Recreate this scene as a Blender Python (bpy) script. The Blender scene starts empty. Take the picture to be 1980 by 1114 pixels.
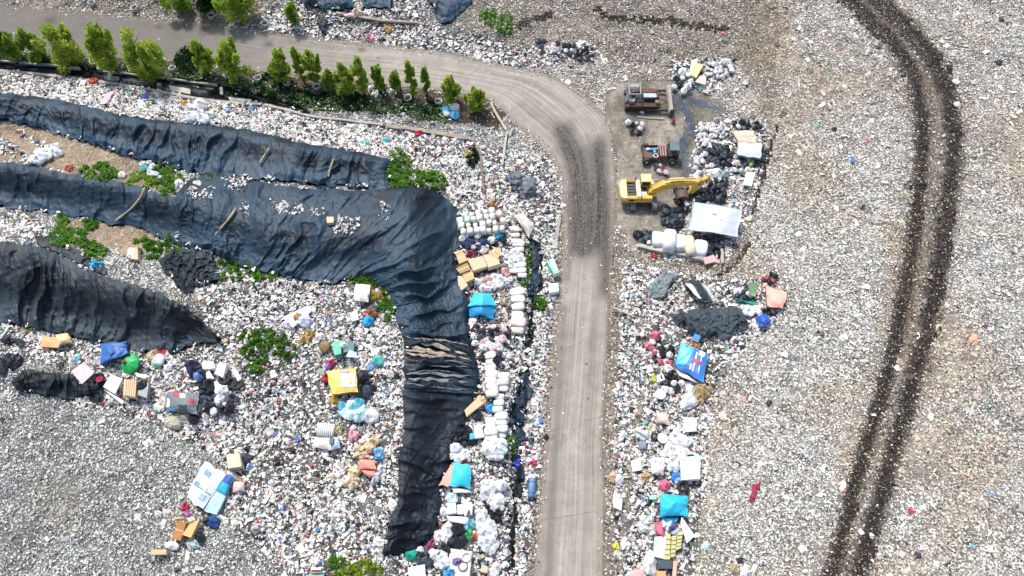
import bpy, bmesh, math, random
import numpy as np
from mathutils import Vector, Matrix

rng = np.random.default_rng(7)
random.seed(7)
scene = bpy.context.scene
COL = scene.collection
PI = math.pi

# ------------------------------------------------------------------ camera model (photo pixels 1980 x 1114)
CAM_H, PITCH, FPX = 78.6, math.radians(62.0), 1524.0
SP, CP = math.sin(PITCH), math.cos(PITCH)

def P(u, v, h):
    """point of the place that the photo shows at pixel (u, v), h metres above the datum"""
    u = np.asarray(u, float); v = np.asarray(v, float); h = np.asarray(h, float)
    x = (u - 990.0) / FPX; y = -(v - 557.0) / FPX
    dy = CP + y * SP; dz = -SP + y * CP
    t = (h - CAM_H) / dz
    return np.stack(np.broadcast_arrays(x * t, dy * t, h), axis=-1)

def project(p):
    x, y, z = p[0], p[1], p[2] - CAM_H
    d = y * CP - z * SP
    return 990 + FPX * x / d, 557 - FPX * (y * SP + z * CP) / d

def mscale(u, v):
    """photo pixels per metre (across the view) near the ground at (u, v)"""
    p = P(u, v, 0.0)
    return FPX / (p[1] * CP + CAM_H * SP)

# ------------------------------------------------------------------ noise and polygons
def _hash(ix, iy, seed):
    n = (ix.astype(np.int64) * 374761393 + iy.astype(np.int64) * 668265263 + seed * 144665) & 0x7fffffff
    n = ((n ^ (n >> 13)) * 1274126177) & 0x7fffffff
    n = n ^ (n >> 16)
    return (n & 0xffff) / 65535.0

def vnoise(x, y, seed=0):
    x = np.asarray(x, float); y = np.asarray(y, float)
    ix = np.floor(x); iy = np.floor(y); fx = x - ix; fy = y - iy
    fx = fx * fx * (3 - 2 * fx); fy = fy * fy * (3 - 2 * fy)
    a = _hash(ix, iy, seed); b = _hash(ix + 1, iy, seed); c = _hash(ix, iy + 1, seed); d = _hash(ix + 1, iy + 1, seed)
    return (a * (1 - fx) + b * fx) * (1 - fy) + (c * (1 - fx) + d * fx) * fy

def fbm(x, y, seed=0, octv=4):
    s = 0; a = 0.5; t = 0
    for k in range(octv):
        s = s + a * vnoise(x * 2 ** k, y * 2 ** k, seed + 17 * k); t += a; a *= 0.5
    return s / t

def inpoly(u, v, poly):
    u = np.asarray(u, float); v = np.asarray(v, float)
    r = np.zeros(u.shape, bool); n = len(poly)
    for i in range(n):
        x1, y1 = poly[i]; x2, y2 = poly[(i + 1) % n]
        if y1 == y2: continue
        c = ((y1 > v) != (y2 > v)) & (u < (x2 - x1) * (v - y1) / (y2 - y1) + x1)
        r ^= c
    return r

def pdist(u, v, line):
    u = np.asarray(u, float); v = np.asarray(v, float)
    d = np.full(u.shape, 1e9)
    for (x1, y1), (x2, y2) in zip(line[:-1], line[1:]):
        dx, dy = x2 - x1, y2 - y1
        t = np.clip(((u - x1) * dx + (v - y1) * dy) / (dx * dx + dy * dy), 0, 1)
        d = np.minimum(d, np.hypot(u - x1 - t * dx, v - y1 - t * dy))
    return d

def resample(line, n, smooth=True):
    pts = np.array(line, float)
    if smooth and len(pts) > 2:
        for _ in range(2):
            q = np.empty((2 * len(pts), 2)); q[0] = pts[0]; q[-1] = pts[-1]
            q[1:-1:2] = pts[:-1] * .75 + pts[1:] * .25
            q[2:-1:2] = pts[:-1] * .25 + pts[1:] * .75
            pts = q
    d = np.r_[0, np.cumsum(np.hypot(*np.diff(pts, axis=0).T))]
    t = np.linspace(0, d[-1], n)
    return np.stack([np.interp(t, d, pts[:, 0]), np.interp(t, d, pts[:, 1])], -1)

# ------------------------------------------------------------------ outlines of the place (photo pixels)
ROAD_IN = [(1022,1300),(1030,1114),(1043,1000),(1052,850),(1064,740),(1079,600),(1088,480),(1086,400),(1078,330),(1050,285),(1000,245),(965,205),(930,186),(836,174),(720,162),(620,150),(500,138),(380,124),(250,113),(100,104),(0,97),(-430,60)]
ROAD_OUT = [(1168,1300),(1165,1114),(1168,950),(1164,850),(1172,740),(1176,640),(1180,560),(1186,480),(1190,400),(1190,310),(1178,235),(1145,195),(1090,155),(1040,138),(1000,132),(853,98),(752,87),(626,75),(500,58),(366,42),(300,35),(200,26),(100,16),(0,8),(-430,-30)]
SH1_T = [(-200,158),(0,180),(60,186),(130,195),(200,215),(300,232),(400,238),(500,255),(600,280),(700,295),(757,308)]
SH1_B = [(-200,200),(0,228),(60,242),(130,264),(190,282),(265,304),(336,325),(400,335),(500,345),(600,355),(700,362),(748,364)]
SH2_T = [(-200,288),(0,312),(60,318),(110,332),(165,342),(225,350),(260,358),(300,372),(352,384)]
SH2_B = [(-200,372),(0,398),(70,405),(130,418),(180,420),(215,435),(250,430),(300,455),(352,474)]
SH3_T = [(338,378),(365,345),(420,335),(480,345),(560,362),(640,368),(740,365),(770,356),(810,360),(850,372),(880,400),(890,430),(905,466),(880,490),(890,540),(906,575),(905,620),(908,664)]
SH3_B = [(342,472),(400,480),(430,497),(480,520),(540,530),(600,545),(650,548),(690,530),(720,535),(745,555),(756,575),(760,588),(764,600),(768,615),(772,630),(778,650)]
SH4_L = [(777,644),(783,670),(780,700),(783,735),(779,764)]
SH4_R = [(909,660),(916,685),(921,710),(926,745),(918,768)]
SH5_L = [(780,758),(782,830),(772,870),(768,920),(772,960),(755,1000),(745,1040),(737,1072)]
SH5_R = [(920,760),(907,790),(900,815),(872,850),(875,880),(862,915),(850,950),(853,985),(840,1020),(828,1045),(792,1072)]
SH6_T = [(-200,432),(0,468),(30,470),(90,480),(150,512),(200,535),(260,550),(310,565),(350,590),(380,612),(405,635),(428,655)]
SH6_B = [(-200,598),(0,622),(50,630),(110,642),(190,660),(240,672),(300,682),(340,680),(370,668),(388,664),(405,663),(428,661)]
SH7_T = [(22,735),(48,712),(70,716),(100,724),(135,722),(160,738),(195,742)]
SH7_B = [(26,752),(50,755),(75,762),(110,766),(130,770),(165,765),(195,760)]
SH8 = dict(T=[(585,-45),(670,-45)], B=[(585,5),(620,15),(650,20),(682,14)])
SH9 = dict(T=[(698,-45),(758,-45)], B=[(702,13),(730,16),(756,15)])
SH10 = dict(T=[(790,-45),(920,-60)], B=[(792,-6),(836,-2),(842,40),(862,46),(882,30),(912,0)])
SH11_T = [(330,476),(350,486),(380,478),(412,490)]
SH11_B = [(312,508),(335,535),(345,562),(380,550),(425,545)]
SH12_T = [(68,455),(95,456),(160,490),(205,520)]
SH12_B = [(72,472),(100,484),(140,500),(198,532)]
def ring(a, b): return list(a) + list(b)[::-1]
SHEETS = [ring(SH1_T,SH1_B), ring(SH2_T,SH2_B), ring(SH3_T,SH3_B), ring(SH4_L,SH4_R), ring(SH5_L,SH5_R), ring(SH6_T,SH6_B), ring(SH7_T,SH7_B),
          ring(SH8['T'],SH8['B']), ring(SH9['T'],SH9['B']), ring(SH10['T'],SH10['B']), ring(SH11_T,SH11_B), ring(SH12_T,SH12_B)]
ROAD = ring(ROAD_IN, ROAD_OUT)
RUT_R = [(1640,-260),(1690,-10),(1750,50),(1800,110),(1833,180),(1844,260),(1840,350),(1826,450),(1816,520),(1800,600),(1775,700),(1750,800),(1720,900),(1690,1000),(1660,1114),(1610,1400)]
RUT_L = [(1560,-260),(1632,-10),(1682,40),(1732,90),(1766,150),(1781,230),(1779,330),(1771,420),(1756,520),(1738,620),(1714,720),(1690,810),(1662,900),(1636,1000),(1605,1114),(1555,1400)]
CLEAR = [(1160,185),(1200,150),(1300,150),(1385,190),(1400,215),(1345,240),(1335,300),(1330,360),(1310,400),(1285,420),(1290,455),(1250,452),(1235,470),(1205,470),(1192,420),(1185,300)]
WALL_N = [(-430,70),(0,118),(130,128),(217,138),(300,148),(400,162),(500,184),(590,211)]
WALL_S = [(-430,92),(0,135),(150,151),(217,161),(313,177),(379,190),(440,198),(505,200),(560,212),(600,224),(680,232),(740,240),(860,258),(920,270)]
DRAIN = [(-430,70),(0,118),(130,128),(217,138),(300,148),(400,162),(500,184),(590,211),(600,222),(560,210),(505,198),(440,196),(379,188),(313,175),(217,159),(150,149),(0,133),(-430,90)]
VERGE = [(-430,40),(0,92),(250,108),(500,132),(720,158),(930,184),(975,220),(960,250),(920,240),(800,225),(700,215),(590,209),(500,183),(400,161),(217,137),(0,117),(-430,68)]
GUT_L = [(1020,462),(1022,500),(1022,545),(1020,580),(1018,640),(1012,690),(1005,735),(990,765),(985,800),(985,845),(990,900),(985,960),(980,1020),(975,1114),(970,1300)]
GUT_R = [(1032,462),(1045,500),(1044,545),(1034,590),(1026,640),(1024,690),(1022,725),(1020,760),(1015,800),(1012,840),(1006,900),(1000,960),(996,1020),(990,1114),(985,1300)]
GUTTER = ring(GUT_L, GUT_R)

# ------------------------------------------------------------------ terrain heights: control lines, blended by distance
CTRL = []
def ctl(h, pts, step=30):
    pts = np.array(pts, float)
    if len(pts) == 1: CTRL.append((pts[0][0], pts[0][1], h)); return
    for a, b in zip(pts[:-1], pts[1:]):
        n = max(1, int(np.hypot(*(b - a)) / step))
        for k in range(n + 1):
            q = a + (b - a) * k / n; CTRL.append((q[0], q[1], h))
ctl(0, ROAD_IN); ctl(0, ROAD_OUT); ctl(0, [((a[0]+b[0])/2, (a[1]+b[1])/2) for a, b in zip(resample(ROAD_IN, 30), resample(ROAD_OUT, 30))])
ctl(0, [(1210,150),(1290,150),(1300,260),(1300,400),(1240,440)]); ctl(0, [(1230,200),(1240,300),(1230,430)]); ctl(0.0, [(1370,200),(1340,230),(1325,330)])
ctl(4.4, SH1_T); ctl(3.0, SH1_B[:9]); ctl(3.2, [(600,357),(740,366)])
ctl(4.4, SH2_T); ctl(2.4, SH2_B); ctl(2.6, [(-200,380),(0,408)])
ctl(4.0, [(345,385),(420,400),(520,425),(620,440),(700,430),(780,400)]); ctl(3.6, [(420,345),(560,366),(680,372)]); ctl(2.3, [(400,480),(480,520),(600,545),(690,532)])
ctl(4.2, [(760,380),(790,440),(780,520)]); ctl(3.4, [(810,364)]); ctl(1.0, [(852,374),(884,402),(897,440),(900,480),(902,540),(908,600),(910,660)])
ctl(2.4, [(757,575),(775,650),(780,700)]); ctl(2.2, [(780,760),(780,830),(772,870),(768,920),(770,960),(750,1010),(735,1072)])
ctl(0.5, [(922,700),(926,745),(902,810),(872,852),(872,880),(850,950),(840,1020),(800,1068)])
ctl(0.5, [(930,600),(960,700),(940,830),(900,980),(900,1100)]); ctl(0.4, [(960,440),(990,560)])
ctl(4.4, SH6_T[:9]); ctl(3.0, [(380,612),(420,655)]); ctl(1.4, SH6_B[:9]); ctl(2.4, [(450,600),(560,580),(680,600),(740,680)])
ctl(1.8, [(450,720),(600,760),(740,800)]); ctl(1.9, SH7_T); ctl(0.9, SH7_B)
ctl(1.2, [(-200,850),(0,850),(200,860),(350,850)]); ctl(1.5, [(-200,1000),(200,980),(500,960),(680,930)]); ctl(1.6, [(-200,1200),(300,1150),(700,1120)])
ctl(0.3, [(x, y + 3) for x, y in WALL_S]); ctl(0.0, WALL_N); ctl(0.9, [(0,152),(200,180),(400,208),(600,245),(800,275),(900,290)])
ctl(0.9, [(780,290),(860,340),(900,380)]); ctl(0.3, [(960,300),(1000,400),(1060,420),(1060,330)])
ctl(0.4, [(-200,-20),(0,-5),(200,10),(500,40),(800,70),(1000,110)]); ctl(1.3, [(560,20),(760,28),(860,50),(1000,40)]); ctl(2.2, [(-200,-120),(500,-80),(900,-60)]); ctl(1.9, [(0,-40),(600,-20),(880,-10)])
ctl(1.6, [(1020,24),(1150,10),(1200,26),(1280,30),(1400,44)]); ctl(0.7, [(1030,44),(1150,36),(1200,46),(1280,50),(1380,62)]); ctl(0.8, [(1150,90),(1300,100),(1420,130)]); ctl(2.0, [(1000,-60),(1200,-60),(1450,-20)])
ctl(0.3, [(1190,140),(1290,135)]); ctl(0.5, [(1410,200),(1420,300),(1400,380),(1400,450),(1370,490)])
ctl(1.7, [(1500,200),(1494,260),(1484,330),(1466,400),(1450,470),(1412,520)]); ctl(0.7, [(1484,250),(1473,330),(1452,400),(1436,470),(1402,508)])
ctl(0.5, [(1200,560),(1210,700),(1200,900),(1195,1114)]); ctl(0.8, [(1260,540),(1340,560),(1300,640),(1300,760),(1310,900),(1300,1080)])
ctl(1.6, [(1420,680),(1400,800),(1400,950),(1390,1114)]); ctl(2.4, [(1550,300),(1600,150),(1560,500),(1560,700),(1540,900),(1520,1114)])
ctl(2.6, RUT_L); ctl(2.6, RUT_R); ctl(3.2, [(1920,0),(1930,300),(1920,600),(1860,900),(1820,1114)]); ctl(3.6, [(2200,-100),(2200,600),(2200,1300)])
ctl(-0.15, GUT_L, 40); ctl(-0.15, GUT_R, 40)
CTRL = np.array(CTRL)

STEP = 6
GU = np.arange(-420, 2401, STEP); GV = np.arange(-240, 1501, STEP)
UU, VV = np.meshgrid(GU, GV)

def idw(u, v):
    out = np.empty(u.shape)
    for i in range(u.shape[0]):
        d2 = (u[i][:, None] - CTRL[None, :, 0]) ** 2 + (1.5 * (v[i][:, None] - CTRL[None, :, 1])) ** 2 + 40.0
        w = d2 ** -1.9
        out[i] = (w * CTRL[None, :, 2]).sum(1) / w.sum(1)
    return out

cu = np.arange(-432, 2425, 12); cv = np.arange(-252, 1525, 12)
HC = idw(*np.meshgrid(cu, cv))
def bil(G, u0, v0, st, u, v):
    a = np.clip((np.asarray(u, float) - u0) / st, 0, G.shape[1] - 1.001); b = np.clip((np.asarray(v, float) - v0) / st, 0, G.shape[0] - 1.001)
    i = a.astype(int); j = b.astype(int); fa = a - i; fb = b - j
    return (G[j, i] * (1 - fa) + G[j, i + 1] * fa) * (1 - fb) + (G[j + 1, i] * (1 - fa) + G[j + 1, i + 1] * fa) * fb
for _ in range(5):
    B_ = np.pad(HC, 1, mode='edge'); HC = (B_[:-2, 1:-1] + B_[2:, 1:-1] + B_[1:-1, :-2] + B_[1:-1, 2:] + 2 * HC) / 6
H0 = bil(HC, cu[0], cv[0], 12, UU, VV)

# ------------------------------------------------------------------ zones of the ground
Z_RIGHT, Z_LEFT, Z_MIX, Z_OLD, Z_RUT_SHADE, Z_DIRT, Z_ROAD, Z_SHEET, Z_DRY, Z_DRAIN, Z_VERGE, Z_CLEAN, Z_EDGE, Z_WEED = range(14)
MIXPOLYS = [
    [(430,520),(760,560),(778,700),(780,860),(770,1000),(740,1080),(700,1114),(560,1114),(440,1010),(420,880),(250,800),(130,775),(200,700),(300,690),(400,665),(380,560)],
    [(1180,500),(1300,520),(1460,540),(1520,560),(1500,620),(1440,660),(1380,740),(1365,900),(1350,1000),(1330,1300),(1165,1300),(1170,900),(1178,640)],
    [(870,395),(1085,395),(1085,560),(1062,760),(1045,1000),(1030,1300),(760,1300),(760,1080),(830,1050),(850,950),(905,810),(925,740),(905,640),(900,560)],
    [(1290,110),(1420,110),(1420,150),(1360,180),(1290,160)],
    [(1335,235),(1480,235),(1480,330),(1430,460),(1400,500),(1280,500),(1290,420),(1335,360)],
    [(-430,90),(0,133),(217,160),(379,190),(505,199),(600,224),(760,245),(920,270),(925,330),(890,400),(850,370),(760,300),(600,278),(400,236),(200,213),(60,184),(0,178),(-430,120)],
    [(500,20),(600,12),(780,18),(860,50),(1000,90),(1150,80),(1160,110),(1000,132),(853,96),(700,80),(500,55)],
    [(560,-240),(900,-240),(900,0),(780,20),(700,16),(560,10)],
    [(0,620),(200,668),(300,690),(250,740),(200,700),(0,700)],
    [(930,280),(1060,300),(1085,400),(900,400)],
    [(0,400),(60,410),(100,450),(60,470),(0,466)],
]
OLDPOLYS = [
    [(1000,-240),(1500,-240),(1500,100),(1490,260),(1440,480),(1400,530),(1180,520),(1185,480),(1400,480),(1470,330),(1480,240),(1420,110),(1290,130),(1150,110),(1000,90),(880,40),(900,0)],
    [(-430,-240),(560,-240),(500,50),(0,5),(-430,-30)],
    [(920,0),(1000,0),(1000,70),(870,50)],
]
DRYPOLYS = [
    [(-430,200),(0,230),(60,243),(190,283),(262,305),(336,327),(340,375),(260,357),(165,341),(60,316),(0,310),(-430,260)],
    [(110,420),(180,422),(250,432),(300,457),(270,500),(180,470),(110,450)],
]
CRACK_SHADE_A = [(1150,14),(1180,36),(1230,36),(1290,38),(1345,48),(1402,56)]; CRACK_SHADE_B = [(1000,48),(1030,34),(1060,26)]; CRACK_SHADE_C = [(1502,238),(1490,265),(1478,320),(1466,360),(1452,405)]; CRACK_SHADE_D = [(1446,470),(1415,512),(1390,528)]  # lines where the shade of trench and scarps is painted dark
SHEET_LITTER = [[(525,393),(585,393),(585,415),(530,415)],[(595,405),(625,405),(615,435),(597,432)],[(655,420),(695,425),(680,455),(652,445)],[(735,395),(755,400),(750,432),(730,430)],
                [(430,345),(480,345),(475,375),(440,370)],[(470,395),(490,400),(485,425),(465,412)],[(360,362),(420,366),(410,385),(365,382)],[(500,340),(520,345),(545,352),(510,352)],[(632,445),(660,440),(650,462)]]
def zones(u, v):
    z = np.full(u.shape, Z_RIGHT)
    jx = u + 14 * (fbm(u / 26, v / 26, 3, 3) - .5); jy = v + 14 * (fbm(u / 26, v / 26, 9, 3) - .5)
    z[(jx < 1000)] = Z_LEFT
    for p in OLDPOLYS: z[inpoly(jx, jy, p)] = Z_OLD
    for p in MIXPOLYS: z[inpoly(jx, jy, p)] = Z_MIX
    for p in DRYPOLYS: z[inpoly(jx, jy, p)] = Z_DRY
    z[inpoly(jx, jy, [(-430,235),(0,248),(40,250),(110,285),(60,312),(0,304),(-430,275)]) & (fbm(u / 22, v / 22, 27, 2) > .47)] = Z_MIX
    z[inpoly(jx, jy, VERGE)] = Z_VERGE
    z[(z == Z_VERGE) & (u < 860) & (pdist(jx, jy, WALL_N + [(660,214),(720,214),(860,226)]) < 24)] = Z_WEED
    z[inpoly(jx, jy, CLEAR)] = Z_DIRT
    jr = u + 34 * (fbm(u / 18, v / 18, 5, 3) - .5)
    dr = pdist(jr, v, RUT_R); dl = pdist(jr, v, RUT_L)
    z[(dr < 9 + 6 * (v < 150)) | (dl < 5.5 + 7 * (v < 150))] = Z_RUT_SHADE
    jc = v + 8 * (fbm(u / 12, v / 12, 15, 3) - .5)
    z[(pdist(u, jc, CRACK_SHADE_A) < 9 * (fbm(u / 6, v / 6, 47, 2) + .15)) | (pdist(u, jc, CRACK_SHADE_B) < 14 * fbm(u / 6, v / 6, 48, 2)) | (pdist(u + jc - v, v, CRACK_SHADE_C) < 3.2) | (pdist(u, jc, CRACK_SHADE_D) < 4.5)] = Z_RUT_SHADE  # trench and scarp shade, painted with the dark soil and debris of the ruts
    z[(v > 440) & (pdist(jx, jy, ROAD_OUT) < 19) | (pdist(jx, jy, [(1236,770),(1222,850),(1212,930),(1203,1010),(1196,1114)]) < 6) | (v > 400) & (pdist(jx, jy, ROAD_IN) < 12)] = Z_OLD
    z[inpoly(u, v, DRAIN)] = Z_DRAIN
    js = u + 15 * (fbm(u / 13, v / 13, 41, 3) - .5); jt = v + 15 * (fbm(u / 13, v / 13, 43, 3) - .5)
    for p in SHEETS:
        a = inpoly(u, v, p); z[a] = Z_SHEET; z[a & ~inpoly(js, jt, p)] = Z_CLEAN
    for p in SHEET_LITTER: z[inpoly(jx, jy, p)] = Z_CLEAN
    z[inpoly(jx, v, GUTTER) & (fbm(u / 20, v / 30, 23, 2) > .36)] = Z_DRAIN
    inr = inpoly(jx * .4 + u * .6, jy * .4 + v * .6, ROAD)
    z[inr] = Z_ROAD
    jd = 9 * (fbm(u / 14, v / 14, 19, 3) - .5) * 2
    z[inr & (np.minimum(pdist(u, v, ROAD_IN), pdist(u, v, ROAD_OUT)) + jd < 8.5)] = Z_EDGE
    return z
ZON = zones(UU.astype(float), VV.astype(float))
W0 = P(UU, VV, H0)
AMP = np.array([1, 1, 1.2, 1, .8, .25, 0, .15, .6, .1, .35, .1, 0, .5])[ZON]
for _ in range(2):
    A = AMP.copy(); A[1:-1, 1:-1] = (AMP[1:-1, 1:-1] * 2 + AMP[:-2, 1:-1] + AMP[2:, 1:-1] + AMP[1:-1, :-2] + AMP[1:-1, 2:]) / 6; AMP = A
AMP[(ZON == Z_ROAD) | (ZON == Z_EDGE)] = 0
HG = H0 + AMP * (0.55 * (fbm(W0[..., 0] / 4.5, W0[..., 1] / 4.5, 21, 3) - .5) + 0.5 * (fbm(W0[..., 0] / 1.3, W0[..., 1] / 1.3, 31, 2) - .5))
RUTD = np.minimum(pdist(UU, VV, RUT_R), pdist(UU, VV, RUT_L))
HG = HG - 0.35 * np.exp(-(RUTD / 13.0) ** 2)
HG[ZON == Z_DRAIN] -= 0.7
def terr(u, v): return bil(HG, GU[0], GV[0], STEP, u, v)
def G(u, v, up=0.0): return Vector(P(u, v, terr(u, v) + up).tolist())

# ------------------------------------------------------------------ materials
MATS = {}
def nodes_of(name):
    m = bpy.data.materials.new(name); m.use_nodes = True
    return m, m.node_tree.nodes, m.node_tree.links, m.node_tree.nodes['Principled BSDF']
def pmat(name, col, rough=.6, var=.25, scale=3.0, bump=.25, spec=.5, metal=0.0, dirt=0.16, trans=0.0):
    key = (name, tuple(round(c, 3) for c in col), rough, var, scale, bump, spec, metal, dirt)
    if key in MATS: return MATS[key]
    m, N, L, B = nodes_of(name)
    tc = N.new('ShaderNodeTexCoord'); oi = N.new('ShaderNodeObjectInfo')
    n1 = N.new('ShaderNodeTexNoise'); n1.noise_dimensions = '4D'; n1.inputs['Scale'].default_value = scale; n1.inputs['Detail'].default_value = 6; n1.inputs['Roughness'].default_value = .62
    L.new(tc.outputs['Object'], n1.inputs['Vector'])
    w = N.new('ShaderNodeMath'); w.operation = 'MULTIPLY'; w.inputs[1].default_value = 40; L.new(oi.outputs['Random'], w.inputs[0]); L.new(w.outputs[0], n1.inputs['W'])
    r = N.new('ShaderNodeValToRGB'); r.color_ramp.elements[0].position = .3; r.color_ramp.elements[1].position = .72
    a = [max(0, c * (1 - var)) for c in col]; b = [min(.95, c * (1 + .5 * var)) for c in col]
    r.color_ramp.elements[0].color = (*a, 1); r.color_ramp.elements[1].color = (*b, 1)
    L.new(n1.outputs['Fac'], r.inputs['Fac'])
    out = r.outputs['Color']
    if dirt > 0:
        n2 = N.new('ShaderNodeTexNoise'); n2.inputs['Scale'].default_value = scale * .6; n2.inputs['Detail'].default_value = 8; n2.inputs['Roughness'].default_value = .7
        L.new(tc.outputs['Object'], n2.inputs['Vector'])
        r2 = N.new('ShaderNodeValToRGB'); r2.color_ramp.elements[0].position = .5; r2.color_ramp.elements[1].position = .68
        r2.color_ramp.elements[1].color = (dirt, dirt, dirt, 1); L.new(n2.outputs['Fac'], r2.inputs['Fac'])
        mx = N.new('ShaderNodeMixRGB'); L.new(r2.outputs['Color'], mx.inputs['Fac']); L.new(out, mx.inputs['Color1']); mx.inputs['Color2'].default_value = (.16, .13, .10, 1)
        out = mx.outputs['Color']
    L.new(out, B.inputs['Base Color'])
    B.inputs['Roughness'].default_value = rough; B.inputs['Metallic'].default_value = metal; B.inputs['Specular IOR Level'].default_value = spec
    if bump:
        nb = N.new('ShaderNodeTexNoise'); nb.inputs['Scale'].default_value = scale * 2.2; nb.inputs['Detail'].default_value = 4
        L.new(tc.outputs['Object'], nb.inputs['Vector'])
        bp = N.new('ShaderNodeBump'); bp.inputs['Strength'].default_value = bump; bp.inputs['Distance'].default_value = .12
        L.new(nb.outputs['Fac'], bp.inputs['Height']); L.new(bp.outputs['Normal'], B.inputs['Normal'])
    MATS[key] = m
    return m

def attr_mat(name, rough=.65, spec=.4, var=0.0, vscale=8.0, transl=0.0, bump=0.0):
    m, N, L, B = nodes_of(name)
    at = N.new('ShaderNodeAttribute'); at.attribute_name = 'tint'
    out = at.outputs['Color']
    if var:
        tc = N.new('ShaderNodeTexCoord'); n1 = N.new('ShaderNodeTexNoise'); n1.inputs['Scale'].default_value = vscale; n1.inputs['Detail'].default_value = 8; n1.inputs['Roughness'].default_value = .7
        L.new(tc.outputs['Object'], n1.inputs['Vector'])
        r = N.new('ShaderNodeValToRGB'); r.color_ramp.elements[0].position = .3; r.color_ramp.elements[1].position = .7
        lo, hi = 1 - var, 1 + var * .7
        r.color_ramp.elements[0].color = (lo, lo, lo, 1); r.color_ramp.elements[1].color = (hi, hi, hi, 1)
        L.new(n1.outputs['Fac'], r.inputs['Fac'])
        mx = N.new('ShaderNodeMixRGB'); mx.blend_type = 'MULTIPLY'; mx.inputs['Fac'].default_value = 1
        L.new(out, mx.inputs['Color1']); L.new(r.outputs['Color'], mx.inputs['Color2']); out = mx.outputs['Color']
        if bump:
            bp = N.new('ShaderNodeBump'); bp.inputs['Strength'].default_value = bump; bp.inputs['Distance'].default_value = .15
            L.new(n1.outputs['Fac'], bp.inputs['Height']); L.new(bp.outputs['Normal'], B.inputs['Normal'])
    L.new(out, B.inputs['Base Color']); B.inputs['Roughness'].default_value = rough; B.inputs['Specular IOR Level'].default_value = spec
    if transl:
        t = N.new('ShaderNodeBsdfTranslucent'); L.new(out, t.inputs['Color'])
        ms = N.new('ShaderNodeMixShader'); ms.inputs['Fac'].default_value = transl
        L.new(B.outputs[0], ms.inputs[1]); L.new(t.outputs[0], ms.inputs[2]); L.new(ms.outputs[0], N['Material Output'].inputs['Surface'])
    return m

# ------------------------------------------------------------------ object helpers
def tag(o, label=None, cat=None, group=None, kind=None):
    if label: o['label'] = label
    if cat: o['category'] = cat
    if group: o['group'] = group
    if kind: o['kind'] = kind
    return o
def mk(name, verts, faces, mat, parent=None, smooth=False, loc=None, tint=None):
    """one mesh object; a top-level one gets its origin at the middle of its base, a child keeps its parent's space"""
    v = np.asarray(verts, np.float32).reshape(-1, 3)
    if parent is None and loc is None:
        loc = (float(v[:, 0].mean()), float(v[:, 1].mean()), float(v[:, 2].min()))
    if loc is not None: v = v - np.asarray(loc, np.float32)
    me = bpy.data.meshes.new(name)
    me.from_pydata(v.tolist(), [], [list(map(int, f)) for f in faces])
    for mm in (mat if isinstance(mat, (list, tuple)) else [mat]): me.materials.append(mm)
    if smooth: me.polygons.foreach_set('use_smooth', [True] * len(me.polygons))
    if tint is not None:
        a = me.attributes.new('tint', 'FLOAT_COLOR', 'FACE')
        c = np.ones((len(faces), 4), np.float32); c[:, :3] = tint; a.data.foreach_set('color', c.ravel())
    me.update()
    o = bpy.data.objects.new(name, me); COL.objects.link(o)
    if parent is not None: o.parent = parent
    if loc is not None: o.location = loc
    return o
def mkfast(name, verts, nper, mat, tint):
    """many faces of nper corners each, corners not shared (verts: n*nper, 3)"""
    n = len(verts) // nper
    me = bpy.data.meshes.new(name)
    me.vertices.add(len(verts)); me.vertices.foreach_set('co', np.asarray(verts, np.float32).ravel())
    me.loops.add(len(verts)); me.loops.foreach_set('vertex_index', np.arange(len(verts), dtype=np.int32))
    me.polygons.add(n); me.polygons.foreach_set('loop_start', np.arange(n, dtype=np.int32) * nper)
    a = me.attributes.new('tint', 'FLOAT_COLOR', 'FACE')
    c = np.ones((n, 4), np.float32); c[:, :3] = tint; a.data.foreach_set('color', c.ravel())
    me.materials.append(mat); me.update(calc_edges=True); me.validate()
    o = bpy.data.objects.new(name, me); COL.objects.link(o)
    return o
def empty(name, loc, rz=0.0):
    o = bpy.data.objects.new(name, None); COL.objects.link(o); o.location = loc; o.rotation_euler = (0, 0, rz); o.empty_display_size = .3
    return o
def gridfaces(nr, nc):
    i = np.arange(nr - 1)[:, None] * nc + np.arange(nc - 1)[None, :]
    i = i.ravel()
    return np.stack([i, i + nc, i + nc + 1, i + 1], -1)

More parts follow.
